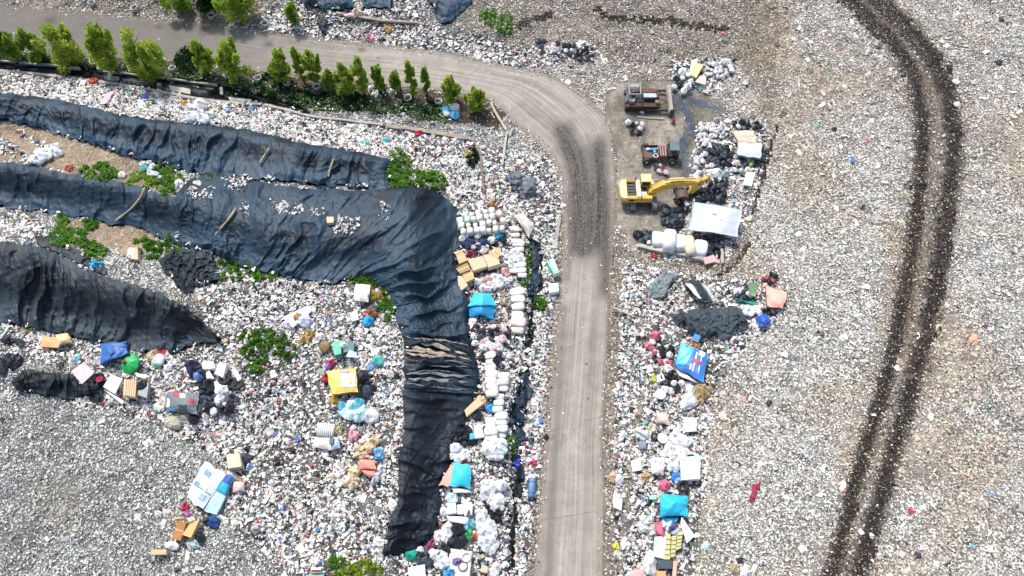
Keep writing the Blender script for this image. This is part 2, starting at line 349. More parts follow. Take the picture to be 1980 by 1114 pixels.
class MB:
    """collects boxes, prisms and tubes into one mesh"""
    def __init__(s): s.v = []; s.f = []
    def add(s, v, f):
        b = len(s.v); s.v += [tuple(map(float, p)) for p in v]; s.f += [[b + i for i in q] for q in f]; return s
    def box(s, c, d, rz=0.0, ry=0.0, rx=0.0):
        R = Matrix.Rotation(rz, 3, 'Z') @ Matrix.Rotation(ry, 3, 'Y') @ Matrix.Rotation(rx, 3, 'X')
        v = [Vector(c) + R @ Vector((x * d[0] / 2, y * d[1] / 2, z * d[2] / 2)) for z in (-1, 1) for y in (-1, 1) for x in (-1, 1)]
        return s.add(v, [(0,2,3,1),(4,5,7,6),(0,1,5,4),(2,6,7,3),(0,4,6,2),(1,3,7,5)])
    def prism(s, prof, y0, y1, ax='y'):
        n = len(prof)
        if ax == 'y': v = [(p[0], y0, p[1]) for p in prof] + [(p[0], y1, p[1]) for p in prof]
        elif ax == 'x': v = [(y0, p[0], p[1]) for p in prof] + [(y1, p[0], p[1]) for p in prof]
        else: v = [(p[0], p[1], y0) for p in prof] + [(p[0], p[1], y1) for p in prof]
        return s.add(v, [list(range(n)), list(range(2 * n - 1, n - 1, -1))] + [(i, i + n, (i + 1) % n + n, (i + 1) % n) for i in range(n)])
    def tube(s, pts, r, n=8, cap=True):
        pts = [Vector(p) for p in pts]; rr = r if isinstance(r, (list, tuple)) else [r] * len(pts)
        v = []; f = []
        for k, p in enumerate(pts):
            d = (pts[min(k + 1, len(pts) - 1)] - pts[max(k - 1, 0)]).normalized()
            a = d.orthogonal().normalized() if k == 0 else (a - d * a.dot(d)).normalized()
            b = d.cross(a)
            v += [p + (a * math.cos(2 * PI * i / n) + b * math.sin(2 * PI * i / n)) * rr[k] for i in range(n)]
        for k in range(len(pts) - 1):
            f += [(k * n + i, k * n + (i + 1) % n, (k + 1) * n + (i + 1) % n, (k + 1) * n + i) for i in range(n)]
        if cap: f += [list(range(n))[::-1], list(range((len(pts) - 1) * n, len(pts) * n))]
        return s.add(v, f)
    def lathe(s, prof, n=16, c=(0, 0, 0)):
        v = [(c[0] + r * math.cos(2 * PI * i / n), c[1] + r * math.sin(2 * PI * i / n), c[2] + z) for r, z in prof for i in range(n)]
        f = [(k * n + i, k * n + (i + 1) % n, (k + 1) * n + (i + 1) % n, (k + 1) * n + i) for k in range(len(prof) - 1) for i in range(n)]
        return s.add(v, f)
    def build(s, name, mat, parent=None, smooth=False, bevel=0.0, **k):
        o = mk(name, s.v, s.f, mat, parent, smooth, **k)
        if bevel:
            m = o.modifiers.new('bevel', 'BEVEL'); m.width = bevel; m.segments = 2; m.limit_method = 'ANGLE'
        return o
def thick(o, t=.03):
    m = o.modifiers.new('thickness', 'SOLIDIFY'); m.thickness = t; m.offset = 1; return o

# ------------------------------------------------------------------ camera, sun, sky
cam = bpy.data.cameras.new('camera'); camo = bpy.data.objects.new('camera', cam); COL.objects.link(camo)
camo.location = (0, 0, CAM_H); camo.rotation_euler = (PI / 2 - PITCH, 0, 0)
cam.sensor_width = 36; cam.lens = FPX / 1980 * 36; cam.clip_end = 20000; cam.clip_start = 1
scene.camera = camo
SUN_EL, SUN_AZ = math.radians(57), math.radians(-28)      # azimuth from +y (away) towards +x; the sun stands beyond and to the left
sd = Vector((math.sin(SUN_AZ) * math.cos(SUN_EL), math.cos(SUN_AZ) * math.cos(SUN_EL), math.sin(SUN_EL)))
sun = bpy.data.lights.new('sun', 'SUN'); sun.energy = 2.5; sun.angle = math.radians(6.0); sun.color = (1, .98, .95)
suno = bpy.data.objects.new('sun', sun); COL.objects.link(suno); suno.rotation_euler = sd.to_track_quat('Z', 'Y').to_euler(); suno.location = (0, 0, 200)
w = bpy.data.worlds.new('World'); scene.world = w; w.use_nodes = True
sky = w.node_tree.nodes.new('ShaderNodeTexSky'); sky.sky_type = 'NISHITA'; sky.sun_disc = False
sky.sun_elevation = SUN_EL; sky.sun_rotation = SUN_AZ; sky.air_density = 1.2; sky.dust_density = 3.0
bg = w.node_tree.nodes['Background']; bg.inputs['Strength'].default_value = .15
w.node_tree.links.new(sky.outputs[0], bg.inputs[0])
scene.view_settings.view_transform = 'Standard'; scene.view_settings.look = 'None'; scene.view_settings.exposure = 0.55; scene.view_settings.gamma = 1
# ================================================================== ground, terrain, road
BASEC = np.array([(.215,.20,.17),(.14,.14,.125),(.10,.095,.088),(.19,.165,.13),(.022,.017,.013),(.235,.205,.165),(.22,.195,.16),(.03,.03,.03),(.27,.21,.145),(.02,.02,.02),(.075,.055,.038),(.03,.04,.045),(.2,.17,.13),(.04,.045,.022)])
def terrain():
    pos = P(UU, VV, HG)
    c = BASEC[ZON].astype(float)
    n = fbm(UU / 40, VV / 40, 77, 4)[..., None]
    c = c * (.55 + .9 * n) * (.6 + .8 * fbm(UU / 13, VV / 13, 78, 3)[..., None])
    rd = np.exp(-(RUTD / 17.0) ** 2)[..., None]; c = c * (1 - rd) + np.array([.025, .02, .015]) * rd
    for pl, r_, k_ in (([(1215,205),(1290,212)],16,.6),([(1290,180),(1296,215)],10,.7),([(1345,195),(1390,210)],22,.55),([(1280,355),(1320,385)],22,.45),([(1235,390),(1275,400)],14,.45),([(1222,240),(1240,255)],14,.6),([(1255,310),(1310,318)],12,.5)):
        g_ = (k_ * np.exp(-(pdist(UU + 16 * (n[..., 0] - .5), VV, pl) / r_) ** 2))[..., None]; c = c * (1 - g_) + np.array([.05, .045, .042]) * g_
    wet = np.exp(-(pdist(UU, VV, [(1318,200),(1338,225),(1322,290),(1325,340)]) / 14) ** 2)[..., None]
    c = c * (1 - .5 * wet)
    cf = c[:-1, :-1].reshape(-1, 3)
    o = mk('terrain', pos.reshape(-1, 3), gridfaces(*UU.shape), attr_mat('landfill_soil', .9, .2, .45, 1.6, 0, .5), loc=(0, 0, 0), tint=cf)
    tag(o, kind='structure')
terrain()
R0 = 4000
g = mk('ground', [(-R0,-R0,-1.2),(R0,-R0,-1.2),(R0,R0,-1.2),(-R0,R0,-1.2)], [(0,1,2,3)], pmat('far_ground', (.3,.28,.24), .9, .5, .35, .3), loc=(0,0,0))
tag(g, kind='structure')

def coons(a, b, ns, nt, smooth=True):
    A = resample(a, ns, smooth); B = resample(b, ns, smooth)
    t = np.linspace(0, 1, nt)[:, None, None]
    return A[None] * (1 - t) + B[None] * t            # nt, ns, 2

# --- road: a concrete slab, its own coordinates (metres along, across) in two vertex attributes
def road():
    ns, nt = 420, 26
    q = coons(ROAD_IN, ROAD_OUT, ns, nt)
    pos = P(q[..., 0], q[..., 1], terr(q[..., 0], q[..., 1]) + .07)
    o = mk('road', pos.reshape(-1, 3), gridfaces(nt, ns), None, smooth=True, loc=(0, 0, 0))
    o.data.materials.clear()
    mid = pos[nt // 2]; s = np.r_[0, np.cumsum(np.linalg.norm(np.diff(mid, axis=0), axis=1))]
    acr = np.linspace(0, 1, nt)
    ua = np.broadcast_to(s[None], (nt, ns)).ravel(); va = np.broadcast_to(acr[:, None], (nt, ns)).ravel()
    at = o.data.attributes.new('along', 'FLOAT', 'POINT'); at.data.foreach_set('value', ua.astype(np.float32))
    at = o.data.attributes.new('across', 'FLOAT', 'POINT'); at.data.foreach_set('value', va.astype(np.float32))
    u, v = q[..., 0], q[..., 1]
    mud = 1.0 * np.exp(-(pdist(u, v, [(1092,255),(1112,320),(1124,400),(1126,480)]) / 22) ** 2)
    mud += .95 * np.exp(-(pdist(u, v, [(1160,280),(1164,340),(1170,420),(1172,560)]) / 17) ** 2)
    mud += .5 * np.exp(-(pdist(u, v, [(1100,380),(1104,470),(1095,540)]) / 8) ** 2) + .5 * np.exp(-(pdist(u, v, [(1148,380),(1150,462)]) / 8) ** 2)
    mud += .5 * np.exp(-(pdist(u, v, [(1178,560),(1172,740),(1166,900)]) / 5) ** 2)
    mud += .55 * np.exp(-(pdist(u, v, [(1090,600),(1080,760),(1072,900),(1062,1114)]) / 11) ** 2) + .3 * np.exp(-(pdist(u, v, [(1148,620),(1140,800),(1128,1114)]) / 9) ** 2)
    mud += .45 * np.exp(-(np.hypot(u - 97, (v - 30) * 2) / 60) ** 2) * 0
    for (cu_, cv_, r_) in [(352,50,9),(308,52,7),(395,58,10),(446,60,7),(520,86,9),(392,68,4),(97,40,12),(700,96,8),(732,112,4),(1064,846,5)]:
        mud += .8 * np.exp(-(np.hypot(u - cu_, (v - cv_) * 1.6) / r_) ** 2)
    old = np.clip((760 - u) / 420, 0, 1) * (v < 260)
    mud += .45 * np.exp(-(pdist(u, v, [(1132,300),(1140,400),(1140,470)]) / 26) ** 2) + .3 * np.exp(-(pdist(u, v, [(1010,205),(1070,240),(1100,290)]) / 14) ** 2)
    at = o.data.attributes.new('mud', 'FLOAT', 'POINT'); at.data.foreach_set('value', np.clip(mud, 0, 1).ravel().astype(np.float32))
    at = o.data.attributes.new('worn', 'FLOAT', 'POINT'); at.data.foreach_set('value', old.ravel().astype(np.float32))
    m, N, L, B = nodes_of('worn_concrete')
    def A(n): a = N.new('ShaderNodeAttribute'); a.attribute_name = n; return a.outputs['Fac']
    def M(op, a, b=None, c=None):
        k = N.new('ShaderNodeMath'); k.operation = op
        for i, x in enumerate((a, b, c)):
            if x is None: continue
            if isinstance(x, (int, float)): k.inputs[i].default_value = x
            else: L.new(x, k.inputs[i])
        return k.outputs[0]
    al, ac = A('along'), A('across')
    cx = N.new('ShaderNodeCombineXYZ'); L.new(M('MULTIPLY', al, .03), cx.inputs[0]); L.new(M('MULTIPLY', ac, 13.0), cx.inputs[1])
    st = N.new('ShaderNodeTexNoise'); st.inputs['Scale'].default_value = 1.6; st.inputs['Detail'].default_value = 7; st.inputs['Roughness'].default_value = .65; L.new(cx.outputs[0], st.inputs['Vector'])
    tc = N.new('ShaderNodeTexCoord')
    nb = N.new('ShaderNodeTexNoise'); nb.inputs['Scale'].default_value = .55; nb.inputs['Detail'].default_value = 9; nb.inputs['Roughness'].default_value = .7; L.new(tc.outputs['Object'], nb.inputs['Vector'])
    nf = N.new('ShaderNodeTexNoise'); nf.inputs['Scale'].default_value = 3.5; nf.inputs['Detail'].default_value = 8; nf.inputs['Roughness'].default_value = .75; L.new(tc.outputs['Object'], nf.inputs['Vector'])
    r = N.new('ShaderNodeValToRGB'); e = r.color_ramp.elements
    e[0].position = .28; e[0].position = .36; e[0].color = (.155, .137, .113, 1); e[1].position = .66; e[1].color = (.44, .40, .34, 1)
    L.new(M('ADD', M('MULTIPLY', st.outputs['Fac'], .55), M('ADD', M('MULTIPLY', nb.outputs['Fac'], .3), M('MULTIPLY', nf.outputs['Fac'], .17))), r.inputs['Fac'])
    mx = N.new('ShaderNodeMixRGB'); mx.inputs['Color2'].default_value = (.105, .095, .085, 1); L.new(r.outputs['Color'], mx.inputs['Color1'])
    L.new(M('MULTIPLY', A('worn'), M('MULTIPLY', M('ADD', st.outputs['Fac'], .5), .72)), mx.inputs['Fac'])
    # mud left by tyres: broken into streaks
    mk_ = M('MULTIPLY', A('mud'), M('MULTIPLY_ADD', nf.outputs['Fac'], 1.5, M('SUBTRACT', M('MULTIPLY', st.outputs['Fac'], 1.5), .75)))
    cl = N.new('ShaderNodeClamp'); L.new(mk_, cl.inputs[0])
    m2 = N.new('ShaderNodeMixRGB'); m2.inputs['Color2'].default_value = (.032, .027, .023, 1); L.new(mx.outputs['Color'], m2.inputs['Color1']); L.new(cl.outputs[0], m2.inputs['Fac'])
    # slab joints, dirt filled
    fr = M('ABSOLUTE', M('SUBTRACT', M('FRACT', M('ADD', M('DIVIDE', al, 9.3), M('MULTIPLY', nf.outputs['Fac'], .02))), .5))
    jn = M('MULTIPLY', M('LESS_THAN', fr, .007), M('GREATER_THAN', nb.outputs['Fac'], .5))
    m3 = N.new('ShaderNodeMixRGB'); m3.inputs['Color2'].default_value = (.09, .075, .06, 1); L.new(m2.outputs['Color'], m3.inputs['Color1']); L.new(M('MULTIPLY', jn, .4), m3.inputs['Fac'])
    # soil creeping over both edges
    ed = M('ABSOLUTE', M('SUBTRACT', ac, .5))
    es = N.new('ShaderNodeMapRange'); es.inputs['From Min'].default_value = .40; es.inputs['From Max'].default_value = .5; L.new(M('ADD', ed, M('MULTIPLY', M('SUBTRACT', nf.outputs['Fac'], .5), .16)), es.inputs['Value'])
    m4 = N.new('ShaderNodeMixRGB'); m4.inputs['Color2'].default_value = (.17, .135, .10, 1); L.new(m3.outputs['Color'], m4.inputs['Color1']); L.new(M('MULTIPLY', es.outputs[0], .75), m4.inputs['Fac'])
    L.new(m4.outputs['Color'], B.inputs['Base Color']); B.inputs['Roughness'].default_value = .9; B.inputs['Specular IOR Level'].default_value = .25
    bp = N.new('ShaderNodeBump'); bp.inputs['Strength'].default_value = .35; bp.inputs['Distance'].default_value = .06; L.new(nf.outputs['Fac'], bp.inputs['Height']); L.new(bp.outputs['Normal'], B.inputs['Normal'])
    o.data.materials.append(m)
    tag(o, kind='structure')
road()

# --- standing water: drain beside the trees, gutter along the road, puddle in the clearing
WATER = pmat('dark_water', (.012, .016, .02), .12, .4, .8, .15, .5)
def pool(name, a, b, up, mat, ns=90, nt=6, kind='structure'):
    q = coons(a, b, ns, nt)
    if name == 'puddle_water':
        tt = np.linspace(-1, 1, nt)[:, None]; q[..., 0] += tt * 9 * (fbm(q[..., 0] / 9, q[..., 1] / 9, 88, 3) - .55) * 2; q[..., 1] += tt * 5 * (fbm(q[..., 0] / 8, q[..., 1] / 8, 89, 3) - .5) * 2
    o = mk(name, P(q[..., 0], q[..., 1], terr(q[..., 0], q[..., 1]) + up).reshape(-1, 3), gridfaces(nt, ns), mat, smooth=True, loc=(0, 0, 0))
    return tag(o, kind=kind)
pool('drain_water', WALL_N, [(-430,89),(0,131),(150,147),(217,157),(313,173),(379,186),(440,194),(505,197),(560,208),(592,219)], .16, WATER)
pool('gutter_water', GUT_L, GUT_R, .10, WATER)
PUD = pmat('wet_mud', (.05, .065, .085), .22, .6, 1.1, .5, .5)
pool('puddle_water', [(1298,178),(1300,196),(1320,215),(1328,240),(1318,262),(1308,285),(1318,310),(1322,332)], [(1312,176),(1326,196),(1340,215),(1344,240),(1336,262),(1330,285),(1334,310),(1340,335)], .03, PUD, 60, 14)
pool('puddle_water', [(1330,186),(1350,194),(1372,196),(1392,206)], [(1334,200),(1352,206),(1374,208),(1396,226)], .03, PUD, 40, 12)
# ================================================================== litter nobody could count (stuff)
W_ = (.80,.78,.72); LG = (.56,.535,.475); BE = (.52,.44,.34); GR = (.25,.24,.23); BK = (.025,.025,.028); BR = (.2,.13,.08)
PAL = {
 Z_RIGHT: [(W_,.47),(LG,.25),((.60,.54,.45),.10),((.26,.245,.22),.09),((.04,.037,.034),.065),((.24,.17,.11),.03),((.55,.08,.1),.002),((.1,.4,.5),.002),((.12,.4,.25),.002)],
 Z_LEFT: [((.72,.71,.67),.37),((.44,.44,.41),.29),((.21,.21,.195),.16),((.035,.035,.035),.09),((.36,.40,.36),.05),(BR,.02),((.5,.35,.12),.005),((.1,.4,.5),.004),((.5,.2,.22),.006)],
 Z_MIX: [(W_,.42),(LG,.16),((.70,.52,.51),.05),((.45,.62,.62),.02),((.08,.17,.38),.008),((.42,.05,.07),.007),(BK,.145),(GR,.11),(BE,.06),((.45,.28,.12),.008),((.12,.36,.25),.005),(BR,.02)],
 Z_EDGE: [((.42,.37,.30),.3),((.25,.21,.17),.25),(W_,.25),(BK,.08),(BR,.08)],
 Z_WEED: [((.02,.06,.012),.4),((.045,.11,.02),.3),((.10,.20,.035),.14),((.10,.075,.045),.12),(W_,.04)],
 Z_OLD: [((.45,.40,.32),.30),((.27,.235,.19),.25),((.72,.69,.62),.20),((.085,.072,.06),.13),(BR,.08),(BK,.05)],
 Z_RUT_SHADE: [((.022,.017,.013),.38),((.055,.041,.03),.28),((.15,.115,.085),.20),((.5,.46,.40),.14)],
 Z_DIRT: [((.3,.26,.21),.45),(GR,.2),(W_,.2),(BK,.1),(BR,.05)],
 Z_ROAD: [((.3,.26,.22),.4),(W_,.28),(BK,.2),(GR,.12)],
 Z_DRY: [((.44,.33,.20),.40),((.30,.21,.12),.32),((.56,.47,.34),.14),(BR,.07),(W_,.13)],
 Z_VERGE: [((.12,.085,.055),.42),((.2,.15,.10),.18),(W_,.10),(BK,.12),((.05,.10,.025),.18)],
 Z_CLEAN: [(W_,.5),(LG,.15),((.6,.42,.38),.1),(BE,.1),(BK,.1),((.1,.35,.5),.05)],
}
#        density per m2, smallest and largest half length, flatness
SPEC = {Z_WEED:(38,.06,.20), Z_EDGE:(15,.03,.13), Z_RIGHT:(66,.04,.145), Z_LEFT:(62,.04,.14), Z_MIX:(46,.045,.26), Z_OLD:(54,.045,.15), Z_RUT_SHADE:(56,.04,.11), Z_DIRT:(5,.03,.11), Z_ROAD:(.3,.03,.11), Z_DRY:(34,.07,.2), Z_VERGE:(16,.05,.18), Z_CLEAN:(16,.07,.22)}
AREA = np.linalg.norm(np.cross(np.diff(P(UU, VV, HG), axis=1)[:-1], np.diff(P(UU, VV, HG), axis=0)[:, :-1]), axis=-1)
ZC = ZON[:-1, :-1]; UC = UU[:-1, :-1]; VC = VV[:-1, :-1]
INF = (UC > -30) & (UC < 2010) & (VC > -30) & (VC < 1144)
def litter(name, zs, label, cat):
    Vq = []; Cq = []
    for z in zs:
        den, lo, hi = SPEC[z]
        lam = np.where(ZC == z, AREA * den * np.where(INF, 1, .45), 0)
        # open dark pockets and heaps
        wv = P(UC, VC, 0.0); clump = fbm(wv[..., 0] / 2.2, wv[..., 1] / 2.2, 51, 3)
        lam = lam * np.clip(.45 + 1.15 * clump, .3, 1.3) if z != Z_MIX else lam * np.clip(2.6 * clump - .3, .5, 1.3)
        cnt = rng.poisson(lam)
        idx = np.repeat(np.arange(cnt.size), cnt.ravel()); n = len(idx)
        if not n: continue
        u = UC.ravel()[idx] + rng.random(n) * STEP; v = VC.ravel()[idx] + rng.random(n) * STEP
        c = P(u, v, terr(u, v)); c[:, 2] += rng.random(n) * (.14 if z not in (Z_DIRT, Z_ROAD, Z_EDGE) else .05) + (.08 if z in (Z_ROAD, Z_EDGE) else .01)
        if z == Z_WEED: c[:, 2] += .4 * rng.random(n)
        if z == Z_CLEAN: c[:, 2] += .55
        a = lo + (hi - lo) * rng.random(n) ** (2.2 if z != Z_MIX else 3.2)
        if z in (Z_MIX, Z_LEFT, Z_RIGHT): big = rng.random(n) < (.02 if z == Z_MIX else .004); a = np.where(big, a * 0 + .22 + .25 * rng.random(n), a)
        b = a * (.22 + .62 * rng.random(n))
        if z == Z_DRY: b = a * .14
        yaw = rng.random(n) * 2 * PI; tl = rng.normal(0, .30, n); tr = rng.normal(0, .22, n)
        if z in (Z_DIRT, Z_ROAD): tl *= .3; tr *= .3
        ex = np.stack([np.cos(yaw) * np.cos(tl), np.sin(yaw) * np.cos(tl), np.sin(tl)], -1)
        ey = np.stack([-np.sin(yaw) * np.cos(tr), np.cos(yaw) * np.cos(tr), np.sin(tr)], -1)
        q = np.empty((n, 4, 3))
        for k, (sx, sy) in enumerate(((-1,-1),(1,-1),(1,1),(-1,1))):
            jx = sx * (.65 + .5 * rng.random(n)) * a; jy = sy * (.65 + .5 * rng.random(n)) * b
            q[:, k] = c + ex * jx[:, None] + ey * jy[:, None]
            q[:, k, 2] += rng.normal(0, .22, n) * b
        cols = np.array([p[0] for p in PAL[z]]); pr = np.array([p[1] for p in PAL[z]]); pr = pr / pr.sum()
        ci = rng.choice(len(cols), n, p=pr)
        col = cols[ci] * (.72 + .4 * rng.random((n, 1))) * (1 + .06 * rng.normal(size=(n, 3)))
        # patches of older, browner waste
        if z in (Z_RIGHT, Z_LEFT, Z_OLD):
            pw = P(u, v, 0.0); pn = fbm(pw[:, 0] / 9, pw[:, 1] / 9, 61, 4); k = np.clip((pn - .52) * 5, 0, 1)[:, None] * (.6 if z != Z_LEFT else .35)
            col = col * (1 - k) + col * np.array([.84, .68, .5]) * k
            if z == Z_RIGHT:
                old = np.clip(1 - np.minimum(pdist(u, v, RUT_R), pdist(u, v, RUT_L)) / 55, 0, 1)
                old = np.maximum(old, np.clip((520 - v) / 900 - (u - 1450) / 1500, 0, .75))
                rb = (rng.random(n) < old * .75)[:, None]
                col = np.where(rb, col * np.array([.62, .53, .43]), col)
                rdist = np.minimum(pdist(u, v, RUT_R) - 9, pdist(u, v, RUT_L) - 5); dk = rng.random(n) < .85 * np.exp(-(np.clip(rdist, 0, 99) / 11) ** 2)
                col[dk] = cols[0] * 0 + np.array([.03, .024, .018]) * (.5 + 1.8 * rng.random((dk.sum(), 1)))
                mid = inpoly(u, v, ring(RUT_L, RUT_R)) & (rng.random(n) < np.clip(.95 - v / 1800, .45, .9))
                col[mid] *= np.array([.42, .35, .29])
            if z == Z_LEFT:
                gn = fbm(pw[:, 0] / 6, pw[:, 1] / 6, 71, 3); col *= (.72 + .55 * gn)[:, None]
        # fold each piece along its diagonal: two triangles of slightly different tilt
        tri = np.empty((n, 2, 3, 3)); tri[:, 0] = q[:, [0, 1, 2]]; tri[:, 1] = q[:, [0, 2, 3]]
        Vq.append(tri.reshape(-1, 3)); Cq.append(np.repeat(np.clip(col, .005, .88), 2, axis=0))
    if Z_MIX in zs:      # small knotted bags and lumps among the flat scraps
        wv = P(UC, VC, 0.0); cl = fbm(wv[..., 0] / 4, wv[..., 1] / 4, 57, 3)
        cnt = rng.poisson(np.where(ZC == Z_MIX, AREA * 3.2 * np.clip(3 * cl - .8, .15, 1.6) * np.where(INF, 1, .4), 0))
        idx = np.repeat(np.arange(cnt.size), cnt.ravel()); n = len(idx)
        u = UC.ravel()[idx] + rng.random(n) * STEP; v = VC.ravel()[idx] + rng.random(n) * STEP; c = P(u, v, terr(u, v)); c[:, 2] += .05
        s = .10 + .24 * rng.random(n) ** 2.5; yaw = rng.random(n) * 6.28
        dirs = []
        for k in range(5): a_ = yaw + k * 2 * PI / 5; dirs.append(np.stack([np.cos(a_), np.sin(a_), rng.normal(-.1, .25, n)], -1) * (.65 + .75 * rng.random((n, 1))))
        for k in range(4): a_ = yaw + .6 + k * 2 * PI / 4; dirs.append(np.stack([.62 * np.cos(a_), .62 * np.sin(a_), .55 + .25 * rng.random(n)], -1) * (.7 + .6 * rng.random((n, 1))))
        dirs.append(np.stack([rng.normal(0, .2, n), rng.normal(0, .2, n), .85 + .45 * rng.random(n)], -1))
        pt = np.stack([c + d * s[:, None] for d in dirs], 1)
        tr = []
        for k in range(5): tr.append((k, (k + 1) % 5, 5 + min(3, k * 4 // 5)))
        for k in range(4): tr.append((5 + k, min(4, (k * 5 + 4) // 4), 5 + (k + 1) % 4)); tr.append((5 + k, 5 + (k + 1) % 4, 9))
        pc = [((.76,.74,.70),.42),((.03,.03,.035),.22),((.55,.53,.5),.10),((.72,.55,.53),.05),((.10,.13,.2),.04),((.45,.58,.58),.03),((.5,.36,.2),.04),((.42,.05,.08),.02),((.06,.25,.45),.02),((.25,.19,.14),.04),((.15,.4,.28),.02)]
        pp = np.array([p[1] for p in pc]); ci = rng.choice(len(pc), n, p=pp / pp.sum()); col = np.array([p[0] for p in pc])[ci] * (.7 + .45 * rng.random((n, 1)))
        Vq.append(pt[:, np.array(tr)].reshape(-1, 3)); Cq.append(np.repeat(np.clip(col, .005, .85), len(tr), axis=0))
    o = mkfast(name, np.concatenate(Vq), 3, attr_mat(name + '_plastic', .55, .4), np.concatenate(Cq))
    tag(o, label, cat, kind='stuff')
    return o
litter('fine_litter', [Z_RIGHT], 'finely shredded white and grey rubbish covering the broad field right of the road', 'litter')
litter('shredded_litter', [Z_LEFT], 'greenish grey shredded rubbish covering the slopes in the lower left', 'litter')
litter('mixed_litter', [Z_MIX, Z_CLEAN], 'coarse mixed household rubbish with coloured scraps along both sides of the road', 'litter')
litter('weathered_litter', [Z_OLD], 'old beige weathered rubbish around the bare clearing and above the road bend', 'litter')
litter('rut_shade_debris', [Z_RUT_SHADE], 'dark brown debris in the two curved wheel ruts, also painting the scarp shade', 'debris')
litter('scattered_litter', [Z_DIRT, Z_ROAD, Z_EDGE, Z_VERGE], 'small scattered scraps lying on the bare ground and the concrete road', 'litter')
litter('undergrowth', [Z_WEED], 'dark green undergrowth below the street trees along the drain', 'weeds')
litter('dry_grass', [Z_DRY], 'straw coloured dry grass growing on the bench between the two black sheets', 'grass')
# ================================================================== black liner sheets
def liner_mat(name, lo, hi, rough):
    m, N, L, B = nodes_of(name)
    tc = N.new('ShaderNodeTexCoord'); n1 = N.new('ShaderNodeTexNoise'); n1.inputs['Scale'].default_value = .28; n1.inputs['Detail'].default_value = 9; n1.inputs['Roughness'].default_value = .66
    L.new(tc.outputs['Object'], n1.inputs['Vector'])
    at = N.new('ShaderNodeAttribute'); at.attribute_name = 'dust'
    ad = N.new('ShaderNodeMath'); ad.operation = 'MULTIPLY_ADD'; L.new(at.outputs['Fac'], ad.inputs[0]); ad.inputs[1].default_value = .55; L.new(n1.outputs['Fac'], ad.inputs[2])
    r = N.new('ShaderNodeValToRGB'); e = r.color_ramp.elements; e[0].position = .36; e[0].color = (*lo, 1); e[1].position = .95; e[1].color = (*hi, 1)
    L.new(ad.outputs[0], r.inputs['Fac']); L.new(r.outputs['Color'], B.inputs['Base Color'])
    rr = N.new('ShaderNodeMath'); rr.operation = 'MULTIPLY_ADD'; L.new(n1.outputs['Fac'], rr.inputs[0]); rr.inputs[1].default_value = .3; rr.inputs[2].default_value = rough - .15
    L.new(rr.outputs[0], B.inputs['Roughness']); B.inputs['Specular IOR Level'].default_value = .27
    nb = N.new('ShaderNodeTexNoise'); nb.inputs['Scale'].default_value = 1.5; nb.inputs['Detail'].default_value = 6; L.new(tc.outputs['Object'], nb.inputs['Vector'])
    bp = N.new('ShaderNodeBump'); bp.inputs['Strength'].default_value = .5; bp.inputs['Distance'].default_value = .14; L.new(nb.outputs['Fac'], bp.inputs['Height']); L.new(bp.outputs['Normal'], B.inputs['Normal'])
    return m
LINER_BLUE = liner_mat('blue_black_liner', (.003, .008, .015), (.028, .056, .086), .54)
LINER_GREY = liner_mat('grey_black_liner', (.005, .008, .011), (.044, .060, .072), .55)
LINER_DARK = liner_mat('dark_liner', (.002, .004, .007), (.014, .027, .042), .54)
def ridge(n): return 1 - np.abs(2 * n - 1)
